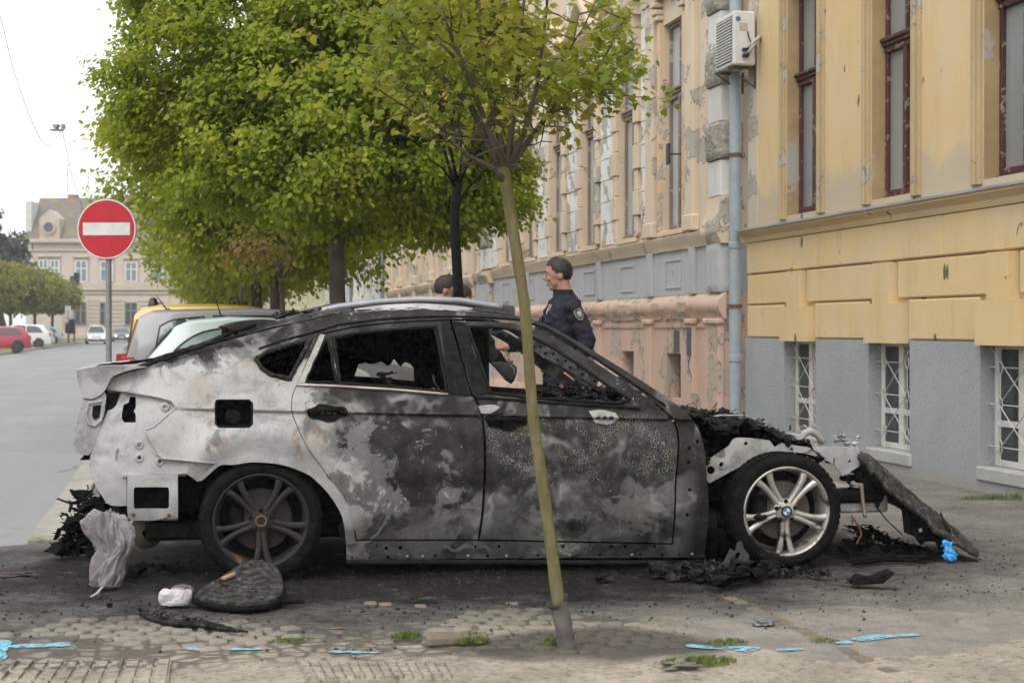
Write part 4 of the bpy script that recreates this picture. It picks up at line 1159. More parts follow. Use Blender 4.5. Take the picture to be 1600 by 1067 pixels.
# front and rear doors, their window frames in one pressing with the skin
rd_o = [(500,521),(481,562),(464,600),(457,616),(455,634),(458,652),(479,698),(503,731),(523,763),(540,795),(550,821),(557,843),(650,843),(747,843),(753,802),(757,736),(753,655),(741,622),(734,612),(718,555),(703,500),(660,501.5),(620,504),(560,510),(515,519)]
rq = [(477,596),(492,563),(507,533),(512,530),(519,562),(526,598)]
rw = [(521,528),(555,521),(590,517),(640,513),(680,511),(690,560),(698,612),(620,605),(531,599),(526,563)]
rd = panel('rear_door', rd_o, [rq, rw], M_body, .040, .03, gap=.004, rows=(lambda x: crease(x) + .002, lambda x: crease(x) - .013))
fd_o = [(705,500),(720,555),(736,612),(743,622),(755,655),(759,736),(755,802),(749,843),(850,845),(1050,849),(1055,760),(1058,674),(1036,641),(990,606),(930,565),(864,524),(835,512),(810,505),(765,501.5)]
fw = [(731,511),(770,511),(797,514),(815,519),(864,543),(906,571),(948,601),(985,625),(962,630),(840,622),(766,614)]
fd = panel('front_door', fd_o, [fw], M_bodyc, .040, .03, gap=.004, rows=(lambda x: crease(x) + .002, lambda x: crease(x) - .013))
for o in (rd, fd): mirror_of(o)
# sooty rubber seals round the window openings, belt mouldings
def strip(name, px, r, mt, parent, off=-.004, closed=False, n=6, flat=None):
    P = [csurf(u, v, off) for u, v in px]; path = [Vector((p[0], ysurf(*p) + off, p[1])) for p in P]
    C = []
    for i in range(len(path) - 1):
        for s in range(4): C.append(path[i].lerp(path[i+1], s / 4))
    C.append(path[-1])
    for c in C: c.y = ysurf(c.x, c.z) + off
    m = MB(); m.tube(C, r, n); return m.build(name, mt, parent, True)
def seal(px, r, parent, jag=.003, mt=M_frame):
    L = px + [px[0]]; P = [csurf(u, v, -.002) for u, v in L]; C = []
    for i in range(len(P) - 1):
        for s in range(6):
            q = (P[i][0] + (P[i+1][0]-P[i][0]) * s/6, P[i][1] + (P[i+1][1]-P[i][1]) * s/6)
            C.append(Vector((q[0] + jag * noise.noise(Vector((q[0]*40, q[1]*40, 0))), ysurf(*q) - .001, q[1] + jag * noise.noise(Vector((q[0]*40, 3, q[1]*40))))))
    C.append(C[0].copy()); m = MB(); m.tube(C, [r * (1 + .5 * noise.noise(c * 25)) for c in C], 6, False)
    return m.build('window_seal', mt, parent, True)
seal(rw, .011, rd); seal(rq, .008, rd); seal(fw, .011, fd); seal(qwin, .014, bs, .004, M_char2)
M_trimw = mat('heat_stained_trim', (.46, .42, .36), (.30, .23, .17), 9, .45, .1, 50, metal=.5, local=True)
strip('belt_trim', [(464,601),(530,603.5),(620,609),(700,616)], .0085, M_trimw, rd, -.006)
strip('belt_trim', [(742,620),(840,627.5),(940,634),(1000,638)], .009, M_frame, fd, -.006)
# bright rear edge of the rear door frame and the black cover of the middle pillar
panel('corner_trim', [(465,599),(482,562),(500,522),(508,523),(492,562),(476,598)], [], burnt_mat('pale_trim', .7, False, 0, False), .03, .01, off=-.008, parent=rd)
panel('pillar_cover', [(690,503),(703,502),(718,555),(735,612),(737,618),(701,614),(697,580)], [], M_frame, .03, .01, off=-.009, parent=rd)
panel('pillar_cover', [(706,502),(727,504),(742,555),(764,613),(741,618),(722,555)], [], M_frame, .03, .01, off=-.009, parent=fd)
# roof-edge moulding line above the doors
strip('gutter_strip', [(404,545),(440,532),(490,519),(530,507),(590,499),(650,495),(700,494),(770,496),(815,500),(850,511),(880,527),(930,559),(990,599),(1040,634)], .0065, M_frame, bs, -.004)
# door handles: charred shells in shallow bowls
def handle(u, v, parent, w=.155):
    x, z = csurf(u, v); y = ysurf(x, z)
    panel('handle_bowl', [(u + 33 * math.cos(q * math.pi / 8) * (1 + .12 * math.sin(q * 2.3)), v + 2 + 13 * math.sin(q * math.pi / 8) * (1 + .15 * math.cos(q * 1.7))) for q in range(16)], [], M_char, .02, .003, off=-.004, parent=parent)
    m = MB(); P = [(x - w*.5, y - .012, z + .008), (x - w*.25, y - .034, z + .012), (x + w*.1, y - .036, z + .01), (x + w*.5, y - .012, z + .004)]
    m.tube(P, [.016, .013, .010, .016], 8); m.blob((x - w*.46, y - .018, z + .002), (.044, .022, .032), 3, .5); m.blob((x + w*.47, y - .014, z), (.036, .02, .028), 5, .5)
    return m.build('door_handle', M_rub, parent, True)
handle(511, 643, rd); handle(791, 657, fd)
# pale scrapes where the burnt skin flaked off
for par, poly in ((fd, [(920,642),(940,640),(962,645),(967,655),(952,663),(930,660)]), (fd, [(747,634),(770,632),(782,636),(768,645),(752,646)])):
    panel('flaked_patch', poly, [], burnt_mat('flaked_metal', .42, False, 0, False), .02, .002, off=-.003, parent=par)
# sill bolts
m = MB()
for zx, zy in ((352,642),(597,640),(752,640),(1007,637),(1258,635),(415,642),(1500,632)):
    x, z = csurf(500 + .3875*zx, 620 + .3875*zy); m.blob((x, ysurf(x, z), z), .0095, 1, .1)
m.build('sill_bolts', M_trimw, bs, True)
m = MB(); m.tube([Vector((csurf(u, 877)[0], .075, csurf(u, 874)[1])) for u in (541, 700, 900, 1101)], .014, 8); m.build('sill_flange', M_frame, bs, True)
# flange round the rear wheel arch
A_in = [(541,850),(536,812),(526,790),(513,771),(497,754),(479,740),(440,726),(395,722),(365,726),(344,727),(325,742)]
A_out = [(556,850),(550,812),(541,786),(527,763),(509,744),(488,731),(443,717),(395,713),(362,717),(340,722),(316,744)]
panel('arch_flange', A_in + A_out[::-1], [], burnt_mat('arch_steel', .5, False, 0, False), .03, .012, off=-.010, parent=bs)
m = MB()
P = [Vector(csurf(u, v)) for u, v in A_in]
m.grid(lambda a, b: (lambda p: (p.x, ysurf(p.x, p.y) + .01 + b * .22, p.y))(P[min(int(a * (len(P)-1)), len(P)-2)].lerp(P[min(int(a * (len(P)-1)), len(P)-2)+1], a*(len(P)-1) - min(int(a * (len(P)-1)), len(P)-2))), 30, 3)
m.build('arch_liner', M_char, bs, True)
# fuel filler well
x0, z0 = csurf(337, 667); x1, z1 = csurf(394, 625); yy = ysurf((x0+x1)/2, (z0+z1)/2)
m = MB(); m.add([(x0,yy,z0),(x1,yy,z0),(x1,yy,z1),(x0,yy,z1),(x0+.01,yy+.09,z0+.01),(x1-.01,yy+.09,z0+.01),(x1-.01,yy+.09,z1-.01),(x0+.01,yy+.09,z1-.01)], [(4,5,6,7),(0,1,5,4),(1,2,6,5),(2,3,7,6),(3,0,4,7)])
m.build('filler_well', M_char, bs)
m = MB(); m.lathe([(.001,-.05),(.03,-.052),(.045,-.04),(.05,.03)], 20, 'y', ((x0+x1)/2 - .005, yy + .07, z0 + .045)); m.build('filler_cap', M_char, bs, True)
m = MB(); m.tube([Vector((p.x, ysurf(p.x, p.y) - .001, p.y)) for p in curve([Vector(csurf(u, v)) for u, v in fuel])] + [Vector((csurf(*fuel[0])[0], ysurf(*csurf(*fuel[0])) - .001, csurf(*fuel[0])[1]))], .005, 6, False); m.build('filler_rim', M_frame, bs, True)

# ---- exposed rear corner: lamp pocket, crash box, tailgate
lamp = [(165,608),(194,612),(248,621),(269,627),(275,636),(260,650),(240,666),(228,671),(247,709),(254,717),(300,721),(344,726),(330,738),(316,750),(308,752),(300,746),(290,740),(276,741),(240,741),(198,741),(198,790),(180,790),(166,784),(146,752),(140,742),(141,712),(150,690),(160,660),(176,625)]
lh = [(203,620),(212,620),(212,636),(209,642),(212,648),(212,660),(194,660),(190,652),(193,632),(201,629)]
inner = panel('rear_inner_panel', lamp, [lh, hole_at(218,695,2.5), hole_at(218,715,2.5), hole_at(250,721,2), [(182,702),(187,700),(184,715),(181,722),(180,712)]], M_ash, .022, .012, off=.030,
              ysf=lambda x, z: ysurf(x, z) + .030 + .006 * noise.noise(Vector((x * 17, z * 17, 2))))
for (u, v) in ((218,695), (218,715), (250,721), (258,636)):
    x, z = csurf(u, v, .03); m = MB(); m.lathe([(.012, -.006), (.021, -.008), (.028, .004)], 14, 'y', (x, ysurf(x, z) + .028, z))
    m.build('stud_boss', M_ash, inner, True)
strip('lamp_ledge', [(165,607),(194,611),(248,620),(269,626),(276,636),(260,650),(240,667),(227,671),(247,708),(254,716),(300,720),(344,724)], .007, M_ash, inner, .002)
pA, pB = cpl(188, 664, .26), cpl(216, 616, .26); m = MB(); m.box(pA.x - .03, pB.x + .03, .24, .40, pA.z - .03, pB.z + .03, .01); m.build('lamp_hole_backing', M_char, inner)  # dark box added behind the lamp hole so it reads black
# beam end with its square window
bo = [(199,742),(240,742),(278,742),(278,790),(278,813),(204,813),(199,800)]
bw = [(211,761),(262,761),(264,764),(264,792),(261,795),(211,795),(209,792),(209,764)]
cb = panel('crash_box', bo, [bw], M_ash, .03, .02, off=.012)
x, z = csurf(199, 745, .012); x1, z1 = csurf(290, 738, .012)
m = MB(); m.box(x - .03, x1, .11, .30, z - .002, z + .02, .004); m.build('beam_ledge', M_ash, cb)
m = MB(); x0, z0 = csurf(199, 813, .012); m.box(x0, csurf(278, 813, .012)[0], .22, .5, z0, z - .01); m.build('beam_core', M_char, cb)
m = MB()
for (u, v) in ((208, 803), (264, 804)):
    x, z = csurf(u, v, .012); m.blob((x, ysurf(x, z) + .008, z), .011, 2, .1)
m.build('bolts', mat('rust_bolt', (.16, .09, .05), None, 30, .8, .2, local=True), cb, True)
# tailgate: hollow lip and lower skin spanning the car
tl = [(119,579),(150,573),(184,571),(230,573),(204,578),(177,588),(170,598),(165,608),(158,616),(144,623),(130,621),(122,598)]
tw = [(129,624),(144,625),(158,618),(164,612),(166,622),(163,640),(157,668),(148,694),(139,711),(127,710),(116,703),(116,675),(122,650)]
def span(name, px, mt, y0, y1, inset_far=.0, parent=car, bulge=.06, nseg=14, step=None):
    P = curve([Vector((lambda q: (q.x, q.z))(cpl(u, v, y0))) for u, v in px], 40, 3); n = len(P); vs = []; fs = []
    for i in range(nseg + 1):
        s = i / nseg; yy = y0 + (y1 - y0) * s; b = -bulge * (1 - (2*s - 1)**2)
        vs += [(p.x + b, yy, p.y) for p in P]
    for i in range(nseg):
        for k in range(n): fs.append((i*n+k, i*n+(k+1)%n, (i+1)*n+(k+1)%n, (i+1)*n+k))
    fs += [tuple(range(n)), tuple(nseg*n + k for k in reversed(range(n)))]
    return fix_normals(obj(name, vs, fs, mt, parent, 35))
tg = span('tailgate', tl, M_ash, .16, CW - .16, bulge=.05)
tws = span('tailgate_skin', tw, M_ash, .175, CW - .175, parent=tg, bulge=.05)
# lamp aperture on the tailgate flank: raised rim, flat black face painted for the dark opening
P = [cpl(u, v, .17) for u, v in ((145,634),(158,632),(157,640),(155,652),(147,656),(144,650))]
m = MB(); m.add([(p.x, .1705, p.z) for p in P] + [(p.x, .169, p.z) for p in P], [tuple(range(6, 12))]); m.build('lamp_hole_shade', M_char, tws)
P = [cpl(u, v, .165) for u, v in ((138,630),(160,626),(162,640),(158,656),(148,666),(138,662),(134,648))]
m = MB(); m.tube([(p.x, .172, p.z) for p in P + [P[0]]], .009, 6, False); m.build('lamp_rim', M_ash, tws, True)
m = MB(); P = [cpl(u, v, .30) for u, v in ((170,612),(190,612),(176,660),(160,700),(142,716),(128,716),(150,690),(164,640))]
m.prism([(p.x, p.z) for p in P], .20, 1.7, 'xz'); fix_normals(m.build('tailgate_gap_fill', M_char, tg))  # black block filling the seam, standing for the shade in the gap
# charred frame of the vanished rear window
def line3(pxs, y, r, mt, name, parent, n=7, jag=0):
    C = []
    P = [cpl(u, v, y) for u, v in pxs]
    for i in range(len(P) - 1):
        for s in range(6):
            q = P[i].lerp(P[i+1], s / 6); C.append(q + Vector((0, 0, jag * noise.noise(q * 30))))
    C.append(P[-1]); m = MB(); m.tube(C, [r * (1 + .45 * noise.noise(c * 23)) if jag else r for c in C], n); return m.build(name, mt, parent, True)
line3([(140,578),(165,570),(200,567),(240,562),(300,543),(350,524),(400,508)], .30, .010, M_char, 'window_frame', tg, jag=.006)
line3([(176,586),(230,571),(290,550),(350,531),(386,521)], .215, .009, M_char, 'window_seal', tg, jag=.008)
line3([(214,575),(260,556),(320,537),(352,524)], .26, .012, M_char2, 'burnt_gasket', tg, jag=.012)
m = MB()
def rwin(a, b):
    p0 = cpl(150, 578, .30); p1 = cpl(400, 512, .30); q = p0.lerp(p1, a); return (q.x + .0, .30 + b * (CW - .60), q.z - .05 - .03 * math.sin(a * 3.1) + .02 * noise.noise(Vector((a * 9, b * 9, 0))))
m.grid(rwin, 14, 14); m.build('parcel_shelf', M_char, tg, True)

# ---- roof
gut = [csurf(u, v) for u, v in ((386,524),(428,513),(485,500),(530,490),(590,485),(656,483),(710,485),(770,489),(810,494))]
def roofz(x):
    for (a, za), (b, zb) in zip(gut[:-1], gut[1:]):
        if a <= x <= b: return za + (zb - za) * (x - a) / (b - a)
    return gut[0][1] if x < gut[0][0] else gut[-1][1]
xa, xb = gut[0][0] - .02, gut[-1][0] - .02
def roof(a, b):
    x = xa + (xb - xa) * a; z = roofz(x); y0 = ysurf(x, z) + .004; y = y0 + b * (CW - 2 * y0); s = 1 - (2 * b - 1) ** 2
    x2 = x + .10 * s * (a - .35)
    return (x2, y, z + .006 + .062 * (s ** .6) * sstep(-.05, .3, a) + .006 * noise.noise(Vector((x * 5, y * 5, 0))))
m = MB(); m.grid(roof, 44, 26); n0 = len(m.v); m.grid(lambda a, b: (lambda p: (p[0], p[1], p[2] - .03))(roof(a, b)), 44, 26)
rf = m.build('roof', M_body, car, True)
# tail spoiler plate at the end of the roof
sp_ = [(350,510),(372,503),(402,499),(430,500),(440,512),(428,513),(386,524),(372,521)]
span('roof_spoiler', sp_, M_body, .34, CW - .34, parent=rf, bulge=.05)
line3([(350,511),(352,523),(362,530)], .36, .018, M_char, 'spoiler_bracket', rf, jag=.01)
# roof rail, bent silver strip with ash under it
line3([(500,486),(530,479.5),(590,472),(656,468),(720,470),(785,480.5)], .42, .019, mat('rail_alloy', (.33, .34, .36), (.25, .26, .28), 6, .45, .1, metal=.4, local=True), 'roof_rail', rf, 8)
def ashband(a, b):
    x = csurf(520, 490)[0] + a * (csurf(800, 490)[0] - csurf(520, 490)[0]); z = roofz(x); w = .5 + .5 * noise.noise(Vector((x * 14, 0, 3)))
    e = math.sin(math.pi * min(1, a * 1.08)) ** .5; zz = z + .004 + (.004 + .026 * b) * e - .01 * (1 - e); return (x, ysurf(x, z) - .003 + .045 * b, zz + (1 - b) * (.010 * w - .012 + .008 * noise.noise(Vector((x * 45, 2, 3)))))
m = MB(); m.grid(ashband, 40, 3); m.build('ash_band', burnt_mat('ash_band_steel', 1.05, False, 0, False), rf, True)

# (heaps follow)
# ---- charred heaps made of broken flakes and lumps
def char_heap(name, fn, n_lump, n_flake, size, seed, mt, parent, sub=2):
    r = random.Random(seed); m = MB()
    for k in range(n_lump):
        p = Vector(fn(r.random(), r.random())); s = size * r.uniform(.5, 1.3)
        m.blob(p, (s * r.uniform(.8, 1.7), s * r.uniform(.8, 1.5), s * r.uniform(.45, .9)), seed + k, .55, sub, 2.1)
    for k in range(n_flake):
        p = Vector(fn(r.random(), r.random())) + Vector((r.uniform(-1, 1), r.uniform(-1, 1), r.uniform(-.3, .9))) * size * .7
        a, b = Vector((r.uniform(-1,1), r.uniform(-1,1), r.uniform(-.5,.5))).normalized(), Vector((r.uniform(-1,1), r.uniform(-1,1), r.uniform(-.6,.6))).normalized()
        L, W = size * r.uniform(.5, 1.8), size * r.uniform(.15, .6); c = a.cross(b) * size * r.uniform(.1, .5)
        m.add([p, p + a*L*.5 + c, p + a*L, p + a*L*.9 + b*W, p + a*L*.45 + b*W*1.2 + c, p + b*W*.7], [(0,1,4,5),(1,2,3,4)])
    o = m.build(name, mt, parent, 50); o['kind'] = 'stuff'; return o
RP = [cpl(u, v, .5) for u, v in ((436,492),(455,484),(480,483),(510,480),(535,478))]
def rchar(a, b):
    f = a * 4; k = min(int(f), 3); p = RP[k].lerp(RP[k+1], f - k); return (p.x, .40 + b * 1.0, p.z - .012 - .02 * a)
char_heap('charred_roof_lining', rchar, 60, 170, .026, 33, M_char2, rf, 1)
char_heap('charred_roof_lining', lambda a, b: (lambda u: (u.x, .36 + .08 * b, u.z - .035 * b))(cpl(470 + a * 80, 497 - a * 10, .36)), 26, 90, .022, 35, M_char2, rf, 1)
# what is left of bonnet and engine
hood = [(1056,628),(1080,636),(1100,650),(1122,646),(1170,651),(1200,660),(1214,672),(1248,682),(1262,694)]
HP = [cpl(u, v, .45) for u, v in hood]
def hoodp(a, b):
    f = a * (len(HP) - 1); k = min(int(f), len(HP) - 2); p = HP[k].lerp(HP[k+1], f - k)
    return (p.x, .17 + b * (CW - .34), p.z - .055 + .03 * math.sin(b * math.pi) + .05 * noise.noise(Vector((p.x * 6, b * 9, 3))))
m = MB(); m.grid(lambda a, b: (lambda p: (p[0], p[1], p[2] + .02 * noise.turbulence(Vector(p) * 14, 4, True) * 2 - .02))(hoodp(a, b)), 60, 60); eb_ = m.build('engine_bay_debris', M_char, car, True)
char_heap('charred_flakes', hoodp, 110, 520, .040, 3, M_char2, eb_, 1)
def edgeh(a, b): q = hoodp(a, b * .16); return (q[0], q[1] + .01, q[2] - .02 - .06 * b)
char_heap('charred_flakes', edgeh, 70, 260, .034, 6, M_char, eb_, 1)
cowl = [(1040,632),(1062,650),(1082,672),(1096,700),(1100,730)]
CP = [cpl(u, v, .2) for u, v in cowl]
char_heap('melted_cowl', lambda a, b: (CP[min(int(a*4),3)].lerp(CP[min(int(a*4),3)+1], a*4 - min(int(a*4),3)).x + .02*b, .13 + b * .3, CP[min(int(a*4),3)].lerp(CP[min(int(a*4),3)+1], a*4 - min(int(a*4),3)).z - .03*b), 60, 160, .034, 9, M_char, eb_, 1)
# bulkhead and inner structure under it, so nothing shows through
m = MB(); x0 = cpl(1085, 700, .2).x; m.box(x0 - .05, x0 + .02, .16, CW - .16, .28, .78, .01); m.build('bulkhead', M_char, car)
m = MB(); m.box(x0 + .05, x0 + .62, .42, CW - .42, .30, .74, .04); m.build('engine_block', M_char, car)
# pale inner wing with holes, strut tower rail and its bright end
ap = [(1101,724),(1120,711),(1140,698),(1146,688),(1155,684),(1180,685),(1203,688),(1212,699),(1221,692),(1263,698),(1300,697),(1338,697),(1341,712),(1340,727),(1314,743),(1306,730),(1296,722),(1272,712),(1240,706),(1212,708),(1186,716),(1150,734),(1110,755),(1102,745)]
wing = panel('inner_wing', ap, [hole_at(1128,726,4.5), hole_at(1113,735,6.5), hole_at(1167,693,3), hole_at(1325,720,2.2), [(1301,716),(1303,716),(1303,727),(1301,724)]], M_ash, .03, .012, raw=False, off=.16, ysf=lambda x, z: .19 + .012 * noise.noise(Vector((x*9, z*9, 0))))
# (traced on the plane of the wing)
mirror_of(wing)
m = MB(); p = cpl(1128, 726, .185); m.lathe([(.016, -.004), (.024, -.006), (.027, .006)], 16, 'y', (p.x, .188, p.z)); m.build('hole_flange', M_ash, wing, True)
line3([(1251,690),(1256,678),(1266,673),(1278,680),(1287,691)], .34, .020, M_ash, 'strut_brace', wing, 8)
char_heap('ash_lumps', lambda a, b: tuple(cpl(1304 + a * 38, 684 - 9 * math.sin(a * 7) + b * 8, .3)), 16, 30, .024, 17, burnt_mat('ash_lump_steel', .6, False, 0, False), wing, 1)
char_heap('ash_lumps', lambda a, b: tuple(cpl(1252 + a * 14, 664 + b * 6, .5)), 6, 10, .02, 19, M_ash, wing, 1)
line3([(1098,655),(1125,649),(1165,649)], .5, .007, M_zinc, 'bonnet_prop', eb_, 6)
bm_ = MB(); p0, p1 = cpl(1328, 775, .30), cpl(1388, 800, .30); bm_.box(p0.x - .1, p1.x, .30, CW - .30, p1.z, p0.z, .012); cbm = bm_.build('bumper_beam', M_ash, car)
p0, p1 = cpl(1330, 772, .28), cpl(1392, 790, .28); m = MB(); m.box(p0.x - .08, p1.x - .04, .27, .50, p1.z + .02, p0.z + .015, .02); m.build('beam_bracket', M_char, cbm)
line3([(1336,728),(1350,752),(1365,775),(1372,790)], .30, .020, M_char2, 'bent_strut', cbm, 7, .01)
line3([(1346,755),(1348,780),(1352,808)], .26, .012, M_trimw, 'bolt_rod', cbm, 7)
line3([(1366,770),(1372,795),(1385,812),(1410,835)], .28, .004, M_rub, 'loose_wire', cbm, 5)
line3([(1330,805),(1342,822),(1346,835),(1338,850)], .25, .006, mat('red_wire', (.30, .06, .04), (.2, .05, .04), 20, .6, 0, local=True), 'red_wire', cbm, 6)
char_heap('charred_radiator', lambda a, b: tuple(cpl(1316 + a * 40, 742 + b * 55, .42)), 34, 60, .032, 23, M_char, cbm, 1)

# ---- underbody and interior
m = MB(); m.box(-.30, .56, .30, CW - .30, .302, .86, .03); m.build('wheel_housing', M_char, car)
m = MB(); m.box(-.62, 3.2, .24, CW - .24, .20, .30, .02); m.build('floor_pan', M_char, car)
m = MB(); m.box(.42, 2.55, .10, .16, .215, .30, .01); m.build('side_member', M_char, car)
m = MB(); m.box(-.80, -.30, .30, CW - .30, .301, .62, .05); m.build('boot_floor', M_char, car)
m = MB(); m.lathe([(.02, -.3), (.09, -.28), (.10, .28), (.02, .3)], 16, 'y', (-.62, .62, .235)); m.build('silencer', mat('rusted_steel', (.12, .085, .06), (.07, .055, .045), 9, .8, .3, local=True), car, True)
m = MB(); m.tube([(-.1, .35, .32), (-.1, CW - .35, .32)], .035, 10); m.tube([(2.93, .35, .32), (2.93, CW - .35, .32)], .035, 10); m.build('axle', M_char, car)
seat_m = char_mat('burnt_foam', (.012, .0115, .011), (.05, .045, .04), .7)
def seat(x, y, w, h):
    s = bpy.data.objects.new('seat', None); link(s, car)
    m = MB(); m.box(x - .25, x + .28, y, y + w, .36, .50, .04); m.build('cushion', seat_m, s)
    m = MB(); P = [(x - .30, .50), (x - .20, .50), (x - .30, .50 + h), (x - .40, .50 + h)]; m.prism(P, y, y + w, 'xz'); m.blob((x - .35, y + w/2, .52 + h), (.07, w * .45, .09), 4, .5)
    fix_normals(m.build('backrest', seat_m, s))
    m = MB(); m.tube([(x - .37, y + w*.3, .45 + h), (x - .39, y + w*.3, .58 + h), (x - .39, y + w*.7, .58 + h), (x - .37, y + w*.7, .45 + h)], .011, 6); m.build('headrest_frame', M_frame, s)
seat(1.62, 1.10, .50, .42); seat(1.62, .35, .50, .34)
seat(.62, .30, 1.3, .40)
# hanging remains of the headliner over the far rear windows
r = random.Random(8)
def drape(x0, x1, y, zt, fz, name):
    n = 60; vs = []; fs = []
    for i in range(n + 1):
        x = x0 + (x1 - x0) * i / n; zt = roofz(x) - .02; zb = fz(i / n) + .03 * noise.noise(Vector((x * 22, 1, 0))) + r.uniform(-.012, .012)
        for j in range(5): zz = zt + (zb - zt) * j / 4; vs.append((x, y + .03 * noise.noise(Vector((x * 7, zz * 7, 1))), zz))
    for i in range(n):
        for j in range(4): fs.append((i*5+j, (i+1)*5+j, (i+1)*5+j+1, i*5+j+1))
    return obj(name, vs, fs, M_char, car, True)
drape(.10, 1.34, CW - .42, 1.44, lambda s: 1.13 - .10 * math.exp(-((s - .76) / .06) ** 2) - .30 * sstep(.84, .90, s) - .2 * sstep(.42, .36, s), 'headliner_remains')
drape(-.12, 1.1, CW - .5, 1.42, lambda s: .95 + .2 * sstep(.35, .5, s), 'headliner_remains')
drape(1.30, 1.46, CW - .40, 1.44, lambda s: .75, 'belt_remains')
# unburnt yellow foam on the seat, wheel and dashboard remains
p = cpl(658, 609, .45); m = MB()
for k in range(9): m.blob((p.x + (k - 4) * .017, .45 + r.uniform(-.05, .05), p.z - .012 + r.uniform(-.008, .008)), (.026, .03, .020), k, .5, 2, 2.5)
m.build('foam_remnant', mat('yellow_foam', (.42, .26, .06), (.22, .12, .03), 16, .95, .5, 60, dirt=(.04,.03,.02), dscale=14, local=True), car, True)
p = cpl(607, 595, .9); char_heap('foam_remnant', lambda a, b: (p.x + (a-.5)*.08, .9 + b * .1, p.z + (b - .5) * .10), 14, 10, .026, 41, mat('brown_foam', (.15, .09, .04), (.05, .035, .02), 16, .95, .5, 60, local=True), car, 1)
dash = [(842,600),(860,585),(885,600),(905,606),(930,592),(955,594),(975,602),(1000,622),(1020,632)]
DP = [cpl(u, v, .75) for u, v in dash]
def dashp(a, b):
    f = a * (len(DP) - 1); k = min(int(f), len(DP) - 2); p = DP[k].lerp(DP[k+1], f - k); return (p.x, .22 + b * 1.2, p.z - .05 + .03 * noise.noise(Vector((a * 9, b * 9, 0))) - .05 * b)
dd = char_heap('dashboard_remains', dashp, 130, 420, .036, 51, M_char2, car, 1)
m = MB(); P = cpl(930, 640, .5); m.box(P.x - .42, P.x + .30, .20, CW - .2, .55, P.z - .02, .03); m.build('dashboard_core', M_char, car)
p = cpl(966, 604, .35); m = MB(); m.lathe([(.02, -.05), (.055, -.05), (.06, -.01), (.05, .03), (.03, .05)], 16, 'y', (p.x, .35, p.z)); m.build('blower_motor', M_char2, dd, True)
m = MB(); p = cpl(990, 622, .12); char_heap('melted_mirror', lambda a, b: (p.x + (a-.5)*.13, .10 + b*.08, p.z + (b-.4)*.06 - .07*a*b), 34, 80, .026, 61, M_char, fd, 1)
# perforated inner skin of the far windscreen pillar
P0, P1 = cpl(829, 536, 1.55), cpl(935, 596, 1.62)
d = (P1 - P0); m = MB(); nrm = Vector((-d.z, 0, d.x)).normalized() * .035
m.add([P0 + nrm, P1 + nrm, P1 - nrm, P0 - nrm] + [q + Vector((0, .02, 0)) for q in (P0 + nrm, P1 + nrm, P1 - nrm, P0 - nrm)], [(0,1,2,3),(4,7,6,5),(0,4,5,1),(1,5,6,2),(2,6,7,3),(3,7,4,0)])
pi_ = m.build('pillar_inner', char_mat('pillar_grey', (.05, .05, .05), (.16, .155, .15), .6), car)
m = MB()
for k in range(11):
    q = P0 + d * ((k + .5) / 11) + nrm * (.35 if k % 2 else -.3); m.lathe([(.001, -.003), (.009, -.003), (.011, .0)], 8, 'y', (q.x, q.y, q.z))
m.build('pillar_hole_discs', M_char, pi_)  # dark discs stand for the shade inside the perforations

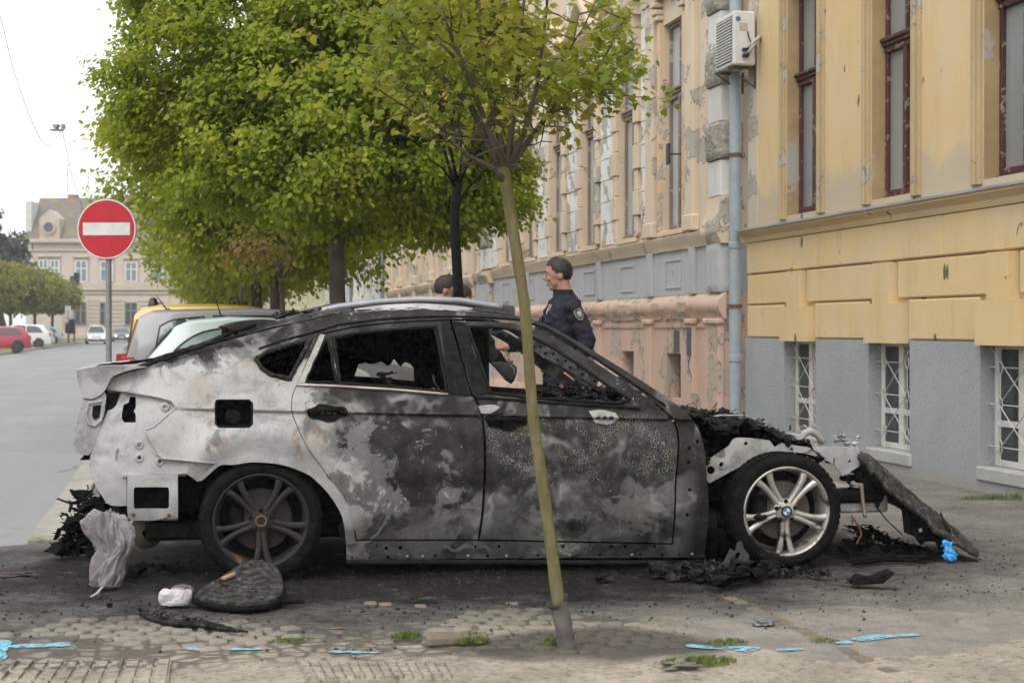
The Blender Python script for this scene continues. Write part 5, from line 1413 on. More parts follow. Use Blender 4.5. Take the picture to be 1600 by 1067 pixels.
# ---- wheels
def wheel(name, xc, zc, yo, silver, lean=0.0, tire_r=.325, flip=False, label=None):
    w = bpy.data.objects.new(name, None); link(w, car); w.location = (xc, yo, zc)
    if flip: w.rotation_euler = (0, 0, math.pi)
    R = .252
    def tyre(a, b):
        q = a * 2 * math.pi; c, s = math.cos(q), math.sin(q)
        prof = [(R - .002, .020), (R + .012, .004), (R + .035, .000), (tire_r - .025, .004), (tire_r - .006, .022), (tire_r, .05), (tire_r + .002, .14), (tire_r, .21), (tire_r - .02, .25), (R, .25)]
        f = b * (len(prof) - 1); k = min(int(f), len(prof) - 2); rr = prof[k][0] + (prof[k+1][0] - prof[k][0]) * (f - k); yy = prof[k][1] + (prof[k+1][1] - prof[k][1]) * (f - k)
        wob = 1 + .010 * noise.noise(Vector((c * 3, s * 3, b * 3 + xc)))
        z = s * rr * wob
        if z < -zc + .004: 
            yy -= .02 * min(1, (-zc + .004 - z) / .02); z = -zc + .004
        return (c * rr * wob, yy, z)
    m = MB(); m.grid(tyre, 96, 36); m.build('tyre', M_rub, w, 60)
    m = MB()                                    # tread blocks
    for k in range(56):
        q = 2 * math.pi * k / 56; c, s = math.cos(q), math.sin(q)
        if s * tire_r < -zc + .012: continue
        for y0, y1 in ((.035, .085), (.095, .16), (.17, .225)):
            t_ = Vector((-s, 0, c)) * .0135; n_ = Vector((c, 0, s))
            b0 = n_ * (tire_r - .004); b1 = n_ * (tire_r + .005)
            m.add([b0 - t_ + Vector((0, y0, 0)), b0 + t_ + Vector((0, y0, 0)), b0 + t_ + Vector((0, y1, 0)), b0 - t_ + Vector((0, y1, 0)), b1 - t_ + Vector((0, y0, 0)), b1 + t_ + Vector((0, y0, 0)), b1 + t_ + Vector((0, y1, 0)), b1 - t_ + Vector((0, y1, 0))],
                  [(4,7,6,5),(0,4,5,1),(1,5,6,2),(2,6,7,3),(3,7,4,0)])
    m.build('tread', M_rub, w)
    if silver: mt = mat('alloy_silver', (.52, .50, .46), (.34, .31, .28), 9, .38, .1, 40, metal=.55, dirt=(.05,.045,.04), dscale=5, dlo=.52, dhi=.62, local=True)
    else: mt = mat('alloy_sooty', (.015, .014, .0135), (.028, .024, .021), 9, .8, .2, 40, metal=.0, dirt=(.15, .08, .045), dscale=4, dlo=.60, dhi=.70, local=True)
    m = MB(); m.lathe([(R + .004, .012), (R - .004, .008), (R - .014, .016), (R - .022, .05), (R - .035, .19), (R - .01, .22)], 64, 'y'); rim = m.build('rim', mt, w, 40)
    m = MB(); m.lathe([(.001, .085), (.05, .085), (.165, .10), (.17, .115), (.05, .12)], 40, 'y'); m.build('brake_disc', mat('burnt_disc' if silver else 'sooty_disc', (.10, .075, .058) if silver else (.022, .02, .018), (.06, .05, .045) if silver else (.035, .03, .026), 9, .7, .2, local=True), w, 40)
    m = MB(); m.box(-.17, -.08, .08, .14, -.07, .09, .02); m.build('brake_caliper', M_char, w)
    m = MB(); m.lathe([(.001, .16), (.235, .16), (.235, .165)], 32, 'y'); m.build('wheel_well_back', M_char, w)
    rot = rad(90 - 90 + 54) if silver else rad(56)
    for k in range(5):                          # five spokes, each splitting in two towards the rim
        q = 2 * math.pi * k / 5 - math.pi / 2 + (rad(-1) if silver else rad(2))
        m = MB()
        for s in (-1, 1):
            def P(rr, off, y): 
                a = q + off; return Vector((math.cos(a) * rr, y, math.sin(a) * rr))
            def SP(rr, w, y0, ctr): return [P(rr, ctr - w, y0 + .004), P(rr, ctr - w * .3, y0 - .004), P(rr, ctr + w * .4, y0 - .002), P(rr, ctr + w, y0 + .008), P(rr, ctr + w * .8, y0 + .04), P(rr, ctr - w * .8, y0 + .04)]
            secs = [SP(.055, .30, .030, s * .25), SP(.10, .150, .030, s * .135), SP(.15, .100, .024, s * .118), SP(.20, .085, .018, s * .140), SP(R - .012, .085, .016, s * .178)]
            b = len(m.v)
            for sec in secs: m.v += sec
            for i in range(4):
                for j in range(6): m.f.append((b+i*6+j, b+i*6+(j+1)%6, b+(i+1)*6+(j+1)%6, b+(i+1)*6+j))
        fix_normals(m.build('spoke', mt, rim, 50))
    m = MB(); m.lathe([(.001, .022), (.050, .024), (.070, .034), (.072, .09)], 32, 'y'); m.build('hub', mt, w, 40)
    m = MB()
    for k in range(5):
        q = 2 * math.pi * (k + .5) / 5 - math.pi / 2; m.lathe([(.001, .020), (.010, .020), (.013, .028), (.013, .05)], 12, 'y', (math.cos(q) * .056, 0, math.sin(q) * .056))
    m.build('wheel_bolts', M_char, w)
    if silver:
        cap = bpy.data.objects.new('centre_cap', None); link(cap, w)
        rb, bl, wh = mat('roundel_black', (.012, .012, .013), None, 9, .4, 0), mat('roundel_blue', (.035, .22, .52), None, 9, .35, 0), mat('roundel_white', (.68, .68, .66), None, 9, .35, 0)
        m = MB(); m.lathe([(.021, .0130), (.031, .0135), (.034, .019), (.034, .025)], 32, 'y'); m.build('roundel_ring', rb, cap, 40)
        m = MB(); m.lathe([(.0205, .0122), (.0218, .0122), (.0218, .014)], 32, 'y'); m.lathe([(.033, .0132), (.0348, .0135), (.035, .018)], 32, 'y'); m.build('roundel_edge', mt, cap, 40)
        for k in range(4):
            vs = [(0, .0125, 0)] + [(math.cos(k * math.pi/2 + a * math.pi/16) * .0207, .0125, math.sin(k * math.pi/2 + a * math.pi/16) * .0207) for a in range(9)]
            obj('roundel_quarter', vs, [(0, i, i+1) for i in range(1, 9)], bl if k % 2 else wh, cap)
    else:
        m = MB(); m.lathe([(.001, .03), (.02, .03), (.024, .016), (.031, .016), (.033, .03)], 24, 'y'); m.build('centre_bore', mat('rusty_bore', (.20, .11, .06), (.1,.06,.04), 20, .8, .2, local=True), w)
    return w
pr, pf = cpl(408, 815, .0), cpl(1232, 800, .0)
wheel('rear_wheel', pr.x, pr.z, .015, False)
wheel('front_wheel', pf.x, pf.z, .015, True)
wheel('rear_wheel', pr.x, pr.z, CW - .015, False, flip=True)
wheel('front_wheel', pf.x, pf.z, CW - .015, False, flip=True)
m = MB(); p = cpl(1190, 808, .0); m.blob((p.x, .03, p.z), (.05, .025, .022), 8, .4); m.build('melted_drip', M_char, car, True)
# ================================================================== OTHER VEHICLES
def paint_mat(name, c, rough=.28, coat=.6):
    if name in _mc: return _mc[name]
    t = NT(name); P = t.objc()
    k = t.mix(t.math('MULTIPLY', t.ramp(t.noise(P, 2.5, 6, .65), .45, .75), .25), c, tuple(q * .7 + .05 for q in c))
    t.p.inputs['Coat Weight'].default_value = coat; t.p.inputs['Coat Roughness'].default_value = .08
    _mc[name] = t.done(k, t.ramp(t.noise(P, 6, 4), .3, .7, rough, rough + .12), 0, .5); return _mc[name]
M_tyre = mat('tyre_rubber', (.02, .02, .021), (.03, .03, .03), 9, .8, .2, local=True)
M_alloy = mat('hubcap', (.42, .42, .43), (.33, .33, .34), 9, .4, .1, metal=.5, local=True)
M_carglass = glass_mat('car_glass', (.035, .042, .045), .05)
M_tealglass = glass_mat('tinted_glass', (.16, .22, .21), .05)
M_red = mat('tail_red', (.45, .015, .02), (.3, .01, .015), 9, .25, 0, local=True)
M_lamp = mat('lamp_clear', (.62, .63, .64), (.5, .5, .5), 9, .15, 0, local=True)
M_bump = mat('bumper_black', (.03, .03, .031), (.045, .045, .045), 9, .6, .1, local=True)
def make_car(name, label, L, W, prof, belt, wins, paintm, loc, rz, group, glassm=None, wx=(.0, .0), wr=.31, tail=True, antenna=None, nose_low=.45, detail=True, tumble=.34):
    """prof: (x, z) roof outline rear to front in metres from the centre; wins: side windows as (x, z) outlines"""
    root = thing(name, label, 'car', loc, rz, group); h = W / 2
    def zt(x):
        if x <= prof[0][0]: return prof[0][1]
        for (a, za), (b, zb) in zip(prof[:-1], prof[1:]):
            if a <= x <= b: return za + (zb - za) * (x - a) / max(b - a, 1e-6)
        return prof[-1][1]
    def hw(x, z):
        k = abs(2 * x / L); y = h * (1 - .10 * k ** 5)
        if z < .5: y -= .05 * ((.5 - z) / .3) ** 2
        y -= .03 * max(0, min(1, (z - .5) / (belt - .5))) ** 2
        if z > belt: y -= tumble * (z - belt) + .10 * (z - belt) ** 2
        return y
    xs = sorted({p[0] for p in prof} | {-L/2 + L * i / 40 for i in range(41)}); R = []
    for x in xs:
        zz = max(zt(x), .35); ring = []; n = 9; sh = max(zz - .07, .34)
        for j in range(n): z = .20 + (sh - .20) * j / (n - 1); ring.append((x, hw(x, z), z))
        yt = hw(x, sh); ring += [(x, yt - .02, zz - .03), (x, yt - .07, zz - .004), (x, yt * .6, zz + .012), (x, 0, zz + .02)]
        R.append(ring)
    m = MB(); N = len(R[0])
    for s in (1, -1):
        b = len(m.v)
        for ring in R: m.v += [Vector((p[0], p[1] * s, p[2])) for p in ring]
        for i in range(len(R) - 1):
            for j in range(N - 1):
                q = (b+i*N+j, b+(i+1)*N+j, b+(i+1)*N+j+1, b+i*N+j+1); m.f.append(q if s < 0 else q[::-1])
    for e, ring in ((0, R[0]), (1, R[-1])):
        pts = [Vector(p) for p in ring] + [Vector((p[0], -p[1], p[2])) for p in reversed(ring[:-1])]
        b = len(m.v); m.v += pts; m.f.append(tuple(b + i for i in (range(len(pts)) if e else reversed(range(len(pts))))))
    body = fix_normals(m.build('body', paintm, root, 32))
    g = glassm or M_carglass
    for w in wins:
        for s in (1, -1):
            O = curve([Vector(p) for p in w], 50, 3); V, T = poly_mesh(O, [], .12)
            vs = [(v.x, s * (hw(v.x, v.y) + .004), v.y) for v in V]; obj('window', vs, [t if s > 0 else t[::-1] for t in T], g, root, True)
            if detail:
                m = MB(); m.tube([(p.x, s * (hw(p.x, p.y) + .004), p.y) for p in O + [O[0]]], .012, 5, False); m.build('window_seal', M_black, root, True)
    def end_glass(xa, za, xb, zb, nm):
        m = MB(); d = Vector((xb - xa, 0, zb - za)).normalized(); nn = Vector((-d.z, 0, d.x)) * (.012 if xb > xa else -.012)
        def f(a, b):
            x = xa + (xb - xa) * a; z = za + (zb - za) * a; y = (hw(x, z) - .12) * (2 * b - 1); return Vector((x, y, zt(x) if False else z)) + nn * (1 if nn.z > 0 else 1) + Vector((0, 0, .012))
        m.grid(f, 6, 6); m.build(nm, M_carglass, root, True)
    # rear and front screens follow the roof outline
    roof = [p for p in prof if p[1] > belt + .3]
    xr, xf_ = roof[0][0], roof[-1][0]
    def screen(front):
        pts = [p for p in prof if (p[0] >= xf_ - 1e-6 if front else p[0] <= xr + 1e-6)]
        if not front: pts = pts[::-1]
        a = Vector((pts[0][0], pts[0][1])); b = None
        for p, q in zip(pts[:-1], pts[1:]):
            if q[1] <= belt + .02: 
                t = (p[1] - (belt + .03)) / max(p[1] - q[1], 1e-6); b = Vector((p[0] + (q[0]-p[0]) * t, belt + .03)); break
        if b is None: return
        d = (b - a).normalized(); nn = Vector((-d.y, d.x)) if front else Vector((d.y, -d.x))
        m = MB(); m.grid(lambda s, t: (lambda p, yy: (p.x + nn.x * .028, yy, p.y + nn.y * .028))(a.lerp(b, .08 + .9 * s), (hw(a.lerp(b, .08 + .9 * s).x, a.lerp(b, .08 + .9 * s).y) - .10) * (2 * t - 1)), 6, 8)
        m.build('windscreen' if front else 'rear_screen', M_carglass, root, True)
    screen(True); screen(False)
    X0, X1 = wx
    for x in (X0, X1):
        for s in (1, -1):
            w = bpy.data.objects.new('wheel', None); link(w, root); w.location = (x, s * (h - .19), wr)
            m = MB(); m.lathe([(wr*.62, .19), (wr*.75, .205), (wr*.95, .195), (wr, .16), (wr, .02), (wr*.6, .0)], 28, 'y'); q = m.build('tyre', M_tyre, w, 40)
            m2 = MB(); m2.lathe([(.001, .175), (wr*.3, .18), (wr*.58, .172), (wr*.64, .19)], 28, 'y'); q2 = m2.build('rim', M_alloy, w, 40)
            if s < 0:
                for o in (q, q2): o.rotation_euler = (0, 0, math.pi)
            m = MB(); m.lathe([(.001, 0), (wr + .05, 0), (wr + .055, .004)], 28, 'y', (x, 0, wr)); o = m.build('arch_shade_disc', M_bump, root); o.location = (0, s * (hw(x, .45) + .003), 0)  # flat dark disc standing for the shaded wheel arch opening
    zr = belt - .12
    for s in (1, -1):
        m = MB(); y = hw(-L/2 + .05, zr); m.box(-L/2 - .012, -L/2 + .16, *sorted((s * (y - .2), s * (y + .012))), zr - .14, zr + .12, .02); m.build('tail_lamp', M_red, root)
        y = hw(L/2 - .1, .68); m = MB(); m.box(L/2 - .16, L/2 + .012, *sorted((s * (y - .34), s * (y + .006))), .60, .74, .03); m.build('headlamp', M_lamp, root)
    m = MB(); m.box(L/2 - .10, L/2 + .03, -h + .1, h - .1, .24, .48, .05); m.build('front_bumper', M_bump, root)
    m = MB(); m.box(-L/2 - .04, -L/2 + .10, -h + .08, h - .08, .26, .52, .05); m.build('rear_bumper', paintm, root)
    m = MB(); m.box(L/2 + .032, L/2 + .042, -.26, .26, .40, .51, .004); m.build('number_plate', M_lamp, root)
    m = MB(); m.box(-L/2 - .052, -L/2 - .042, -.26, .26, .56, .67, .004); m.build('number_plate', M_lamp, root)
    for s in (1, -1):
        m = MB(); m.blob((xf_ + .35, s * (hw(xf_, belt) + .10), belt + .06), (.06, .11, .07), 1, .05, 2); m.build('door_mirror', paintm, root, True)
    if antenna:
        m = MB(); x, y, dx = antenna; z = zt(x); m.tube([(x, y, z), (x - dx, y, z + .20)], [.012, .005], 6); m.blob((x, y, z + .02), (.035, .02, .02), 1, .05); m.build('aerial', M_black, root)
    return root
CR = math.atan2(cx_.y, cx_.x) * .6
def hatch(L, H, rear=.30, belt=.95, hoodz=.85):
    r, f = -L/2, L/2
    return [(r, .5), (r + .02, .85), (r + .06, belt), (r + rear, H - .10), (r + rear + .16, H - .03), (r + L * .40, H), (r + L * .55, H - .03), (r + L * .60, H - .07), (r + L * .77, hoodz + .06), (f - .25, hoodz - .08), (f - .04, hoodz - .22), (f, .45)]
g_row = 'cars parked nose-in beyond the wreck'
L = 2.62; Yc = 16.5; xr = on_y(214, 560, Yc).x
make_car('city_car', 'short mint white city car parked beyond the wreck', L, 1.58, [(-L/2, .5), (-L/2 + .02, .85), (-L/2 + .06, .96), (-L/2 + .40, 1.36), (-L/2 + .56, 1.43), (-.35, 1.47), (.15, 1.45), (.32, 1.40), (.85, 1.0), (1.15, .86), (1.27, .68), (1.31, .45)], .96,
         [[(-1.00,1.0),(-.84,1.18),(-.62,1.31),(-.30,1.37),(-.28,.99)], [(-.22,.99),(-.24,1.375),(.15,1.37),(.40,1.20),(.58,.98)]],
         paint_mat('mint_white', (.60, .70, .67)), (xr + L/2, Yc + .79, 0), CR, g_row, M_tealglass, (-.9, .9), antenna=(-.42, -.25, .06))
L = 3.9; Yc = 19.4; xr = on_y(192, 560, Yc).x
make_car('minivan_car', 'grey high-roofed car parked between mint city car and yellow van', L, 1.72, hatch(L, 1.60, .20, 1.0, .95), 1.0,
         [[(-1.55,1.05),(-1.49,1.38),(-1.32,1.46),(-.95,1.50),(-.9,1.03)], [(-.82,1.03),(-.84,1.51),(.0,1.51),(.02,1.03)], [(.1,1.03),(.08,1.50),(.35,1.46),(.70,1.25),(.85,1.05)]],
         paint_mat('silver_grey', (.19, .193, .205), .3), (xr + L/2, Yc + .86, 0), CR, g_row, None, (-1.2, 1.2), antenna=(-1.42, .0, .14))
L = 4.3; Yc = 22.6; xr = on_y(200, 560, Yc).x
v = make_car('panel_van', 'yellow van with roof beacon parked beyond the grey car', L, 1.80, [(-L/2, .5), (-L/2 + .02, 1.0), (-L/2 + .10, 1.55), (-L/2 + .20, 1.64), (-L/2 + .45, 1.69), (-1.0, 1.70), (-.45, 1.68), (-.1, 1.62), (.3, 1.50), (1.1, 1.05), (1.8, .95), (2.1, .75), (2.15, .45)], 1.02,
         [[(-.7,1.06),(-.7,1.52),(-.2,1.48),(.35,1.25),(.65,1.06)]], paint_mat('taxi_yellow', (.60, .36, .02)), (xr + L/2, Yc + .9, 0), CR, g_row, None, (-1.35, 1.35), tumble=.20)
m = MB(); m.lathe([(.085, 1.66), (.08, 1.70), (.05, 1.79), (.001, 1.81)], 12, 'z', (-1.80, -.3, 0)); m.build('beacon', mat('beacon', (.05, .02, .018), None, 9, .3, 0), v, True)
m = MB(); m.tube([(-.70, -.45, 1.68), (-.68, -.45, 1.80), (-.58, -.45, 1.82), (-.54, -.45, 1.68)], .014, 6); m.build('roof_hook', M_black, v, True)
L = 4.2; Yc = 25.8; xr = on_y(184, 560, Yc).x
make_car('saloon_car', 'dark grey car parked beyond the yellow van', L, 1.75, hatch(L, 1.40, .5), .94, [[(-1.5,.99),(-1.2,1.25),(-.6,1.34),(-.55,.97)], [(-.45,.97),(-.5,1.34),(.1,1.33),(.7,.97)]],
         paint_mat('dark_grey', (.06, .062, .066)), (xr + L/2, Yc + .87, 0), CR, g_row, None, (-1.3, 1.3))
# far side: parked nose to the verge, tails to the street
g_far = 'cars parked along the far verge'
def far_car(u_rear, v, dirx, kw, L, H, label, name, paintm, u_c=None, rz=None):
    p = on_z(u_rear, v, .0)
    rz = math.pi + rad(6) if rz is None else rz
    c = p + Vector((math.cos(rz), math.sin(rz), 0)) * (L / 2)
    b = .93 if H < 1.55 else 1.02
    return make_car(name, label, L, 1.74, hatch(L, H, .42, b, .88), b, [[(-L*.38, b+.05),(-L*.30, H-.17),(-L*.14, H-.10),(-L*.13, b+.03)], [(-L*.11, b+.03),(-L*.12, H-.10),(L*.05, H-.11),(L*.18, b+.03)]], paintm, (c.x, c.y, p.z), rz, g_far, None, (-L*.31, L*.31), .32)
far_car(48, 549.5, 1, {}, 3.9, 1.45, 'red hatchback parked on the far verge', 'hatchback_car', paint_mat('red_paint', (.36, .03, .045)))
far_car(79, 543, 1, {}, 4.4, 1.62, 'white SUV parked beside the red hatchback across the street', 'sport_utility_car', paint_mat('white_paint', (.62, .63, .64)))
far_car(85, 539.5, 1, {}, 4.2, 1.5, 'white hatchback half hidden behind the white SUV', 'hatchback_car', paint_mat('white_paint', (.62, .63, .64)))
far_car(98, 536.5, 1, {}, 4.2, 1.5, 'pale silver car last in the row on the far verge', 'hatchback_car', paint_mat('pale_silver', (.42, .47, .48)))
for (u, v, L, H, lab, nm, pm) in ((150, 537.5, 4.3, 1.72, 'white minivan driving towards the wreck with headlights on', 'minivan_car', paint_mat('white_paint', (.6, .6, .6))),
                                  (189, 534, 4.4, 1.48, 'dark grey saloon following the white minivan', 'saloon_car', paint_mat('blue_grey', (.12, .13, .15)))):
    p = on_z(u, v, -.09); rz = math.atan2(-p.y, -p.x) + rad(2); c = p
    o = make_car(nm, lab, L, 1.78, hatch(L, H, .35, 1.0, .95), 1.0, [[(-1.5,1.05),(-1.35,H-.2),(-.6,H-.12),(-.55,1.03)], [(-.45,1.03),(-.5,H-.12),(.3,H-.13),(.9,1.04)]], pm, (c.x, c.y, -.09), rz, 'cars driving up the street', None, (-1.3, 1.35))
    for s in (1, -1):
        t = bpy.data.materials.get('headlight_on')
        if not t:
            nt = NT('headlight_on'); nt.p.inputs['Emission Color'].default_value = (1, .93, .8, 1); nt.p.inputs['Emission Strength'].default_value = 6; t = nt.done((.8, .8, .8), .3)
        m = MB(); m.lathe([(.001, .0), (.07, .0), (.08, -.03)], 14, 'x', (L/2 + .03, s * .58, .67)); m.build('lit_bulb', t, o)

# ================================================================== SIGN, LAMP, WIRES, SIGNALS
ds = 15.7; c = at(167, 358, ds); k = ds / F
sg = thing('no_entry_sign', 'round red no-entry sign with white bar on a grey post', 'sign', (c.x, c.y, 0), -YAW - rad(4))
M_sred = mat('sign_red', (.50, .012, .022), (.42, .010, .02), 4, .35, .03, local=True); M_swhite = mat('sign_white', (.66, .66, .63), (.56, .56, .53), 14, .4, .05, local=True, dirt=(.45,.44,.4), dscale=8)
M_post = mat('galvanised', (.27, .28, .28), (.20, .21, .21), 12, .5, .15, metal=.35, local=True)
R_ = 46.5 * k
m = MB(); m.lathe([(.001, -.012), (R_ - .012, -.012), (R_ - .012, -.010)], 64, 'y', (0, 0, c.z)); m.build('red_disc', M_sred, sg)
m = MB(); m.lathe([(R_ - .0122, -.0125), (R_ - .001, -.0125), (R_ + .003, -.006), (R_ + .003, .012), (R_ - .01, .014), (.001, .014)], 64, 'y', (0, 0, c.z)); m.build('rim', M_swhite, sg, 40)
m = MB(); m.box(-37.5 * k, 37.5 * k, -.0165, -.0130, c.z - 9.8 * k, c.z + 9.8 * k); m.build('white_bar', M_swhite, sg)
m = MB(); m.tube([(0, .05, -.1), (0, .05, c.z + R_ - .08)], .030, 16); m.build('post', M_post, sg, 40)
m = MB(); m.box(-.05, .05, .016, .09, c.z + .12, c.z + .15, .004); m.box(-.05, .05, .016, .09, c.z - .15, c.z - .12, .004); m.build('clamp', M_post, sg)

M_cable = mat('cable_grey', (.16, .16, .165), None, 9, .6, 0)
dl = 38.0
p = at(90, 200, dl); lt = thing('street_lamp', 'flat grey street lamp hung from an overhead wire', 'lamp', p, -YAW)
k = dl / F
bx('lamp_body', -12*k, 9*k, -.12, .12, -4*k, -2.6*k, M_zinc, lt, .02)
m = MB(); m.prism([(-8*k, 4.5*k), (3*k, 4.5*k), (1*k, 1.5*k), (-1.5*k, -2.4*k), (-3.5*k, -2.4*k), (-6*k, 1.5*k)], -.1, .1, 'xz'); fix_normals(m.build('hanger', M_zinc, lt))
bx('gear_box', 7*k, 11*k, -.1, .1, -2*k, 6*k, M_zinc, lt, .02); bx('diffuser', -9*k, 6*k, -.09, .09, -5*k, -4.1*k, M_lamp, lt, .01)
def wire(px, d0, d1, r, label):
    n = len(px); P = [at(u, v, d0 + (d1 - d0) * i / (n - 1)) for i, (u, v) in enumerate(px)]; C = []
    for i in range(n - 1):
        p0 = P[max(i-1, 0)]; p1, p2 = P[i], P[i+1]; p3 = P[min(i+2, n-1)]
        for s in range(6):
            t = s / 6; C.append(.5 * ((2*p1) + (p2-p0)*t + (2*p0-5*p1+4*p2-p3)*t*t + (3*p1-p0-3*p2+p3)*t**3))
    C.append(P[-1]); m = MB(); m.tube(C, r, 5); tag(m.build('overhead_cable', M_cable, None, True), label, 'cable')
wire([(-30,-70),(0,25),(20,105),(40,165),(60,212),(74,228),(86,220),(97,200)], 30, 38, .008, 'slack cable looping down to the hanging street lamp')
wire([(97,203),(105,240),(114,280),(124,310),(130,330)], 38, 60, .009, 'cable dropping from the street lamp towards the tiled roof')
wire([(-40,188),(60,192),(140,195),(420,190)], 38, 39, .004, 'thin span wire carrying the street lamp')
wire([(-40,208),(60,214),(160,220),(420,224)], 40, 41, .0035, 'thin lower span wire behind the street lamp')
for (u, v0, v1, dd, lab) in ((116, 528, 432, 150, 'dark traffic light on a tall grey pole by the end building'), (107, 530, 475, 140, 'low dark traffic light with a small white sign plate')):
    b = at(u, 528, dd); k = dd / F; o = thing('traffic_light', lab, 'traffic light', (b.x, b.y, -.1), -YAW)
    H = (528 - v1) * k; m = MB(); m.tube([(0, 0, 0), (0, 0, H)], .09, 8); m.build('pole', M_post, o, True)
    if dd == 150: zz = [(0.25, H + .3)]
    else: zz = [(.35, H - 1.4)]; m = MB(); m.box(-.3, .25, -.06, -.03, H - .6, H + .4, .01); m.build('sign_plate', M_swhite, o)
    for (xx, z_) in zz:
        bx('housing', xx - .25, xx + .25, -.2, .2, z_ - .75, z_ + .6, M_black, o, .05)
        for q in range(3): m = MB(); m.lathe([(.12, -.2), (.13, -.45), (.10, -.45), (.001, -.22)], 12, 'y', (xx, 0, z_ + .35 - .43 * q)); m.build('lens_hood', M_bump, o)
        bx('housing', xx - .62, xx - .32, -.2, .2, z_ - .70, z_ + .25, M_black, o, .05)
# ================================================================== TREES
import numpy as np
def leaf_mat(name, c1, c2, c3, trans=.45):
    t = NT(name); g = t.n.new('ShaderNodeNewGeometry'); rp = g.outputs['Random Per Island']
    c = t.mix(t.ramp(rp, .0, 1.0), c1, c2)
    c = t.mix(t.ramp(t.noise(g.outputs['Position'], 1.1, 3), .42, .66), c, c3)
    c = t.mix(t.math('MULTIPLY', t.ramp(rp, .90, .97), .5), c, (.28, .20, .04))
    tl = t.n.new('ShaderNodeBsdfTranslucent'); t.l.new(t.mix(.5, c, (.30, .38, .03)), tl.inputs[0])
    t.done(c, .5, 0, .35); ms = t.n.new('ShaderNodeMixShader'); ms.inputs[0].default_value = trans
    t.l.new(t.p.outputs[0], ms.inputs[1]); t.l.new(tl.outputs[0], ms.inputs[2]); t.l.new(ms.outputs[0], t.out.inputs['Surface'])
    return t.m
# lobed maple leaf, two halves folded along the midrib
_half = np.array([(0, 0), (.16, -.08), (.50, .02), (.36, .20), (.62, .46), (.30, .50), (.24, .72)])
_LV = np.vstack([[(0, 0), (0, 1.0)], _half[1:], _half[1:] * (-1, 1)])
_SV = np.array([(0, 0), (0, 1.0), (.40, .12), (.30, .62), (-.40, .12), (-.30, .62)])
def leaf_mesh(name, centers, dirs, norms, sizes, fold=.25, curl=.25, simple=False):
    """centers (n,3): stalk end; dirs: midrib; norms: upper face"""
    n = len(centers); d = dirs / np.linalg.norm(dirs, axis=1, keepdims=True)
    s = np.cross(d, norms); s /= np.maximum(np.linalg.norm(s, axis=1, keepdims=True), 1e-6); u = np.cross(s, d)
    L = _SV if simple else _LV; X, Y = L[:, 0], L[:, 1]
    Z = -np.abs(X) * fold * 1.2 - curl * (Y - .2) ** 2 * .6
    V = centers[:, None, :] + sizes[:, None, None] * (X[None, :, None] * s[:, None, :] + Y[None, :, None] * d[:, None, :] + Z[None, :, None] * u[:, None, :])
    nv = len(L); f1 = [0, 2, 3, 4, 5, 6, 7, 1]; f2 = [0, 1, 13, 12, 11, 10, 9, 8]; nf = 8
    if simple: f1 = [0, 2, 3, 1]; f2 = [0, 1, 5, 4]; nf = 4
    loops = (np.arange(n)[:, None] * nv + np.array(f1 + f2)[None, :]).ravel()
    me = bpy.data.meshes.new(name); me.vertices.add(n * nv); me.vertices.foreach_set('co', V.ravel().astype(np.float32))
    me.loops.add(len(loops)); me.loops.foreach_set('vertex_index', loops.astype(np.int32))
    me.polygons.add(2 * n); me.polygons.foreach_set('loop_start', (np.arange(2 * n) * nf).astype(np.int32))
    me.update(calc_edges=True); me.validate()
    return me
def foliage(name, clusters, per, spread, size, mt, parent, seed, center, droop=.8, flat=.7, simple=True):
    rg = np.random.default_rng(seed); C = np.repeat(np.array(clusters), per, axis=0); n = len(C)
    P = C + rg.normal(0, 1, (n, 3)) * np.array([spread, spread, spread * flat])
    out = P - np.array(center); out /= np.maximum(np.linalg.norm(out, axis=1, keepdims=True), 1e-6)
    d = out * .55 + np.array([0, 0, -droop]) + rg.normal(0, .55, (n, 3))
    nm = out * .7 + np.array([0, 0, .8]) + rg.normal(0, .45, (n, 3))
    me = leaf_mesh(name, P, d, nm, size * rg.uniform(.5, 1.35, n), simple=simple); me.materials.append(mt)
    o = bpy.data.objects.new(name, me); link(o, parent); o['kind'] = 'stuff'; return o
def bark(name, a, b, scale=14):
    if name in _mc: return _mc[name]
    t = NT(name); P = t.pos(); w = t.scale(P, (1, 1, .25))
    c = t.mix(t.ramp(t.noise(w, scale, 7, .7), .35, .7), a, b); c = t.mix(t.math('MULTIPLY', t.ramp(t.noise(P, 5, 4), .5, .7), .5), c, tuple(q * .6 for q in a))
    t.bump(t.noise(w, scale * 2, 7, .75), .9, .02); _mc[name] = t.done(c, .9, 0, .2); return _mc[name]
M_bark = bark('maple_bark', (.075, .062, .05), (.13, .11, .09))
def limb(m, a, b, r0, r1, seed, n=7, wob=.12, sides=7, sag=0.0):
    a, b = Vector(a), Vector(b); L = (b - a).length; C = []
    for i in range(n + 1):
        t = i / n; p = a.lerp(b, t); k = math.sin(t * math.pi) * wob * L
        p += Vector((noise.noise(Vector((seed, t * 2.2, 0))), noise.noise(Vector((seed, t * 2.2, 5))), noise.noise(Vector((seed, t * 2.2, 9))) + sag)) * k
        C.append(p)
    m.tube(C, [r0 + (r1 - r0) * (i / n) ** .8 for i in range(n + 1)], sides); return C
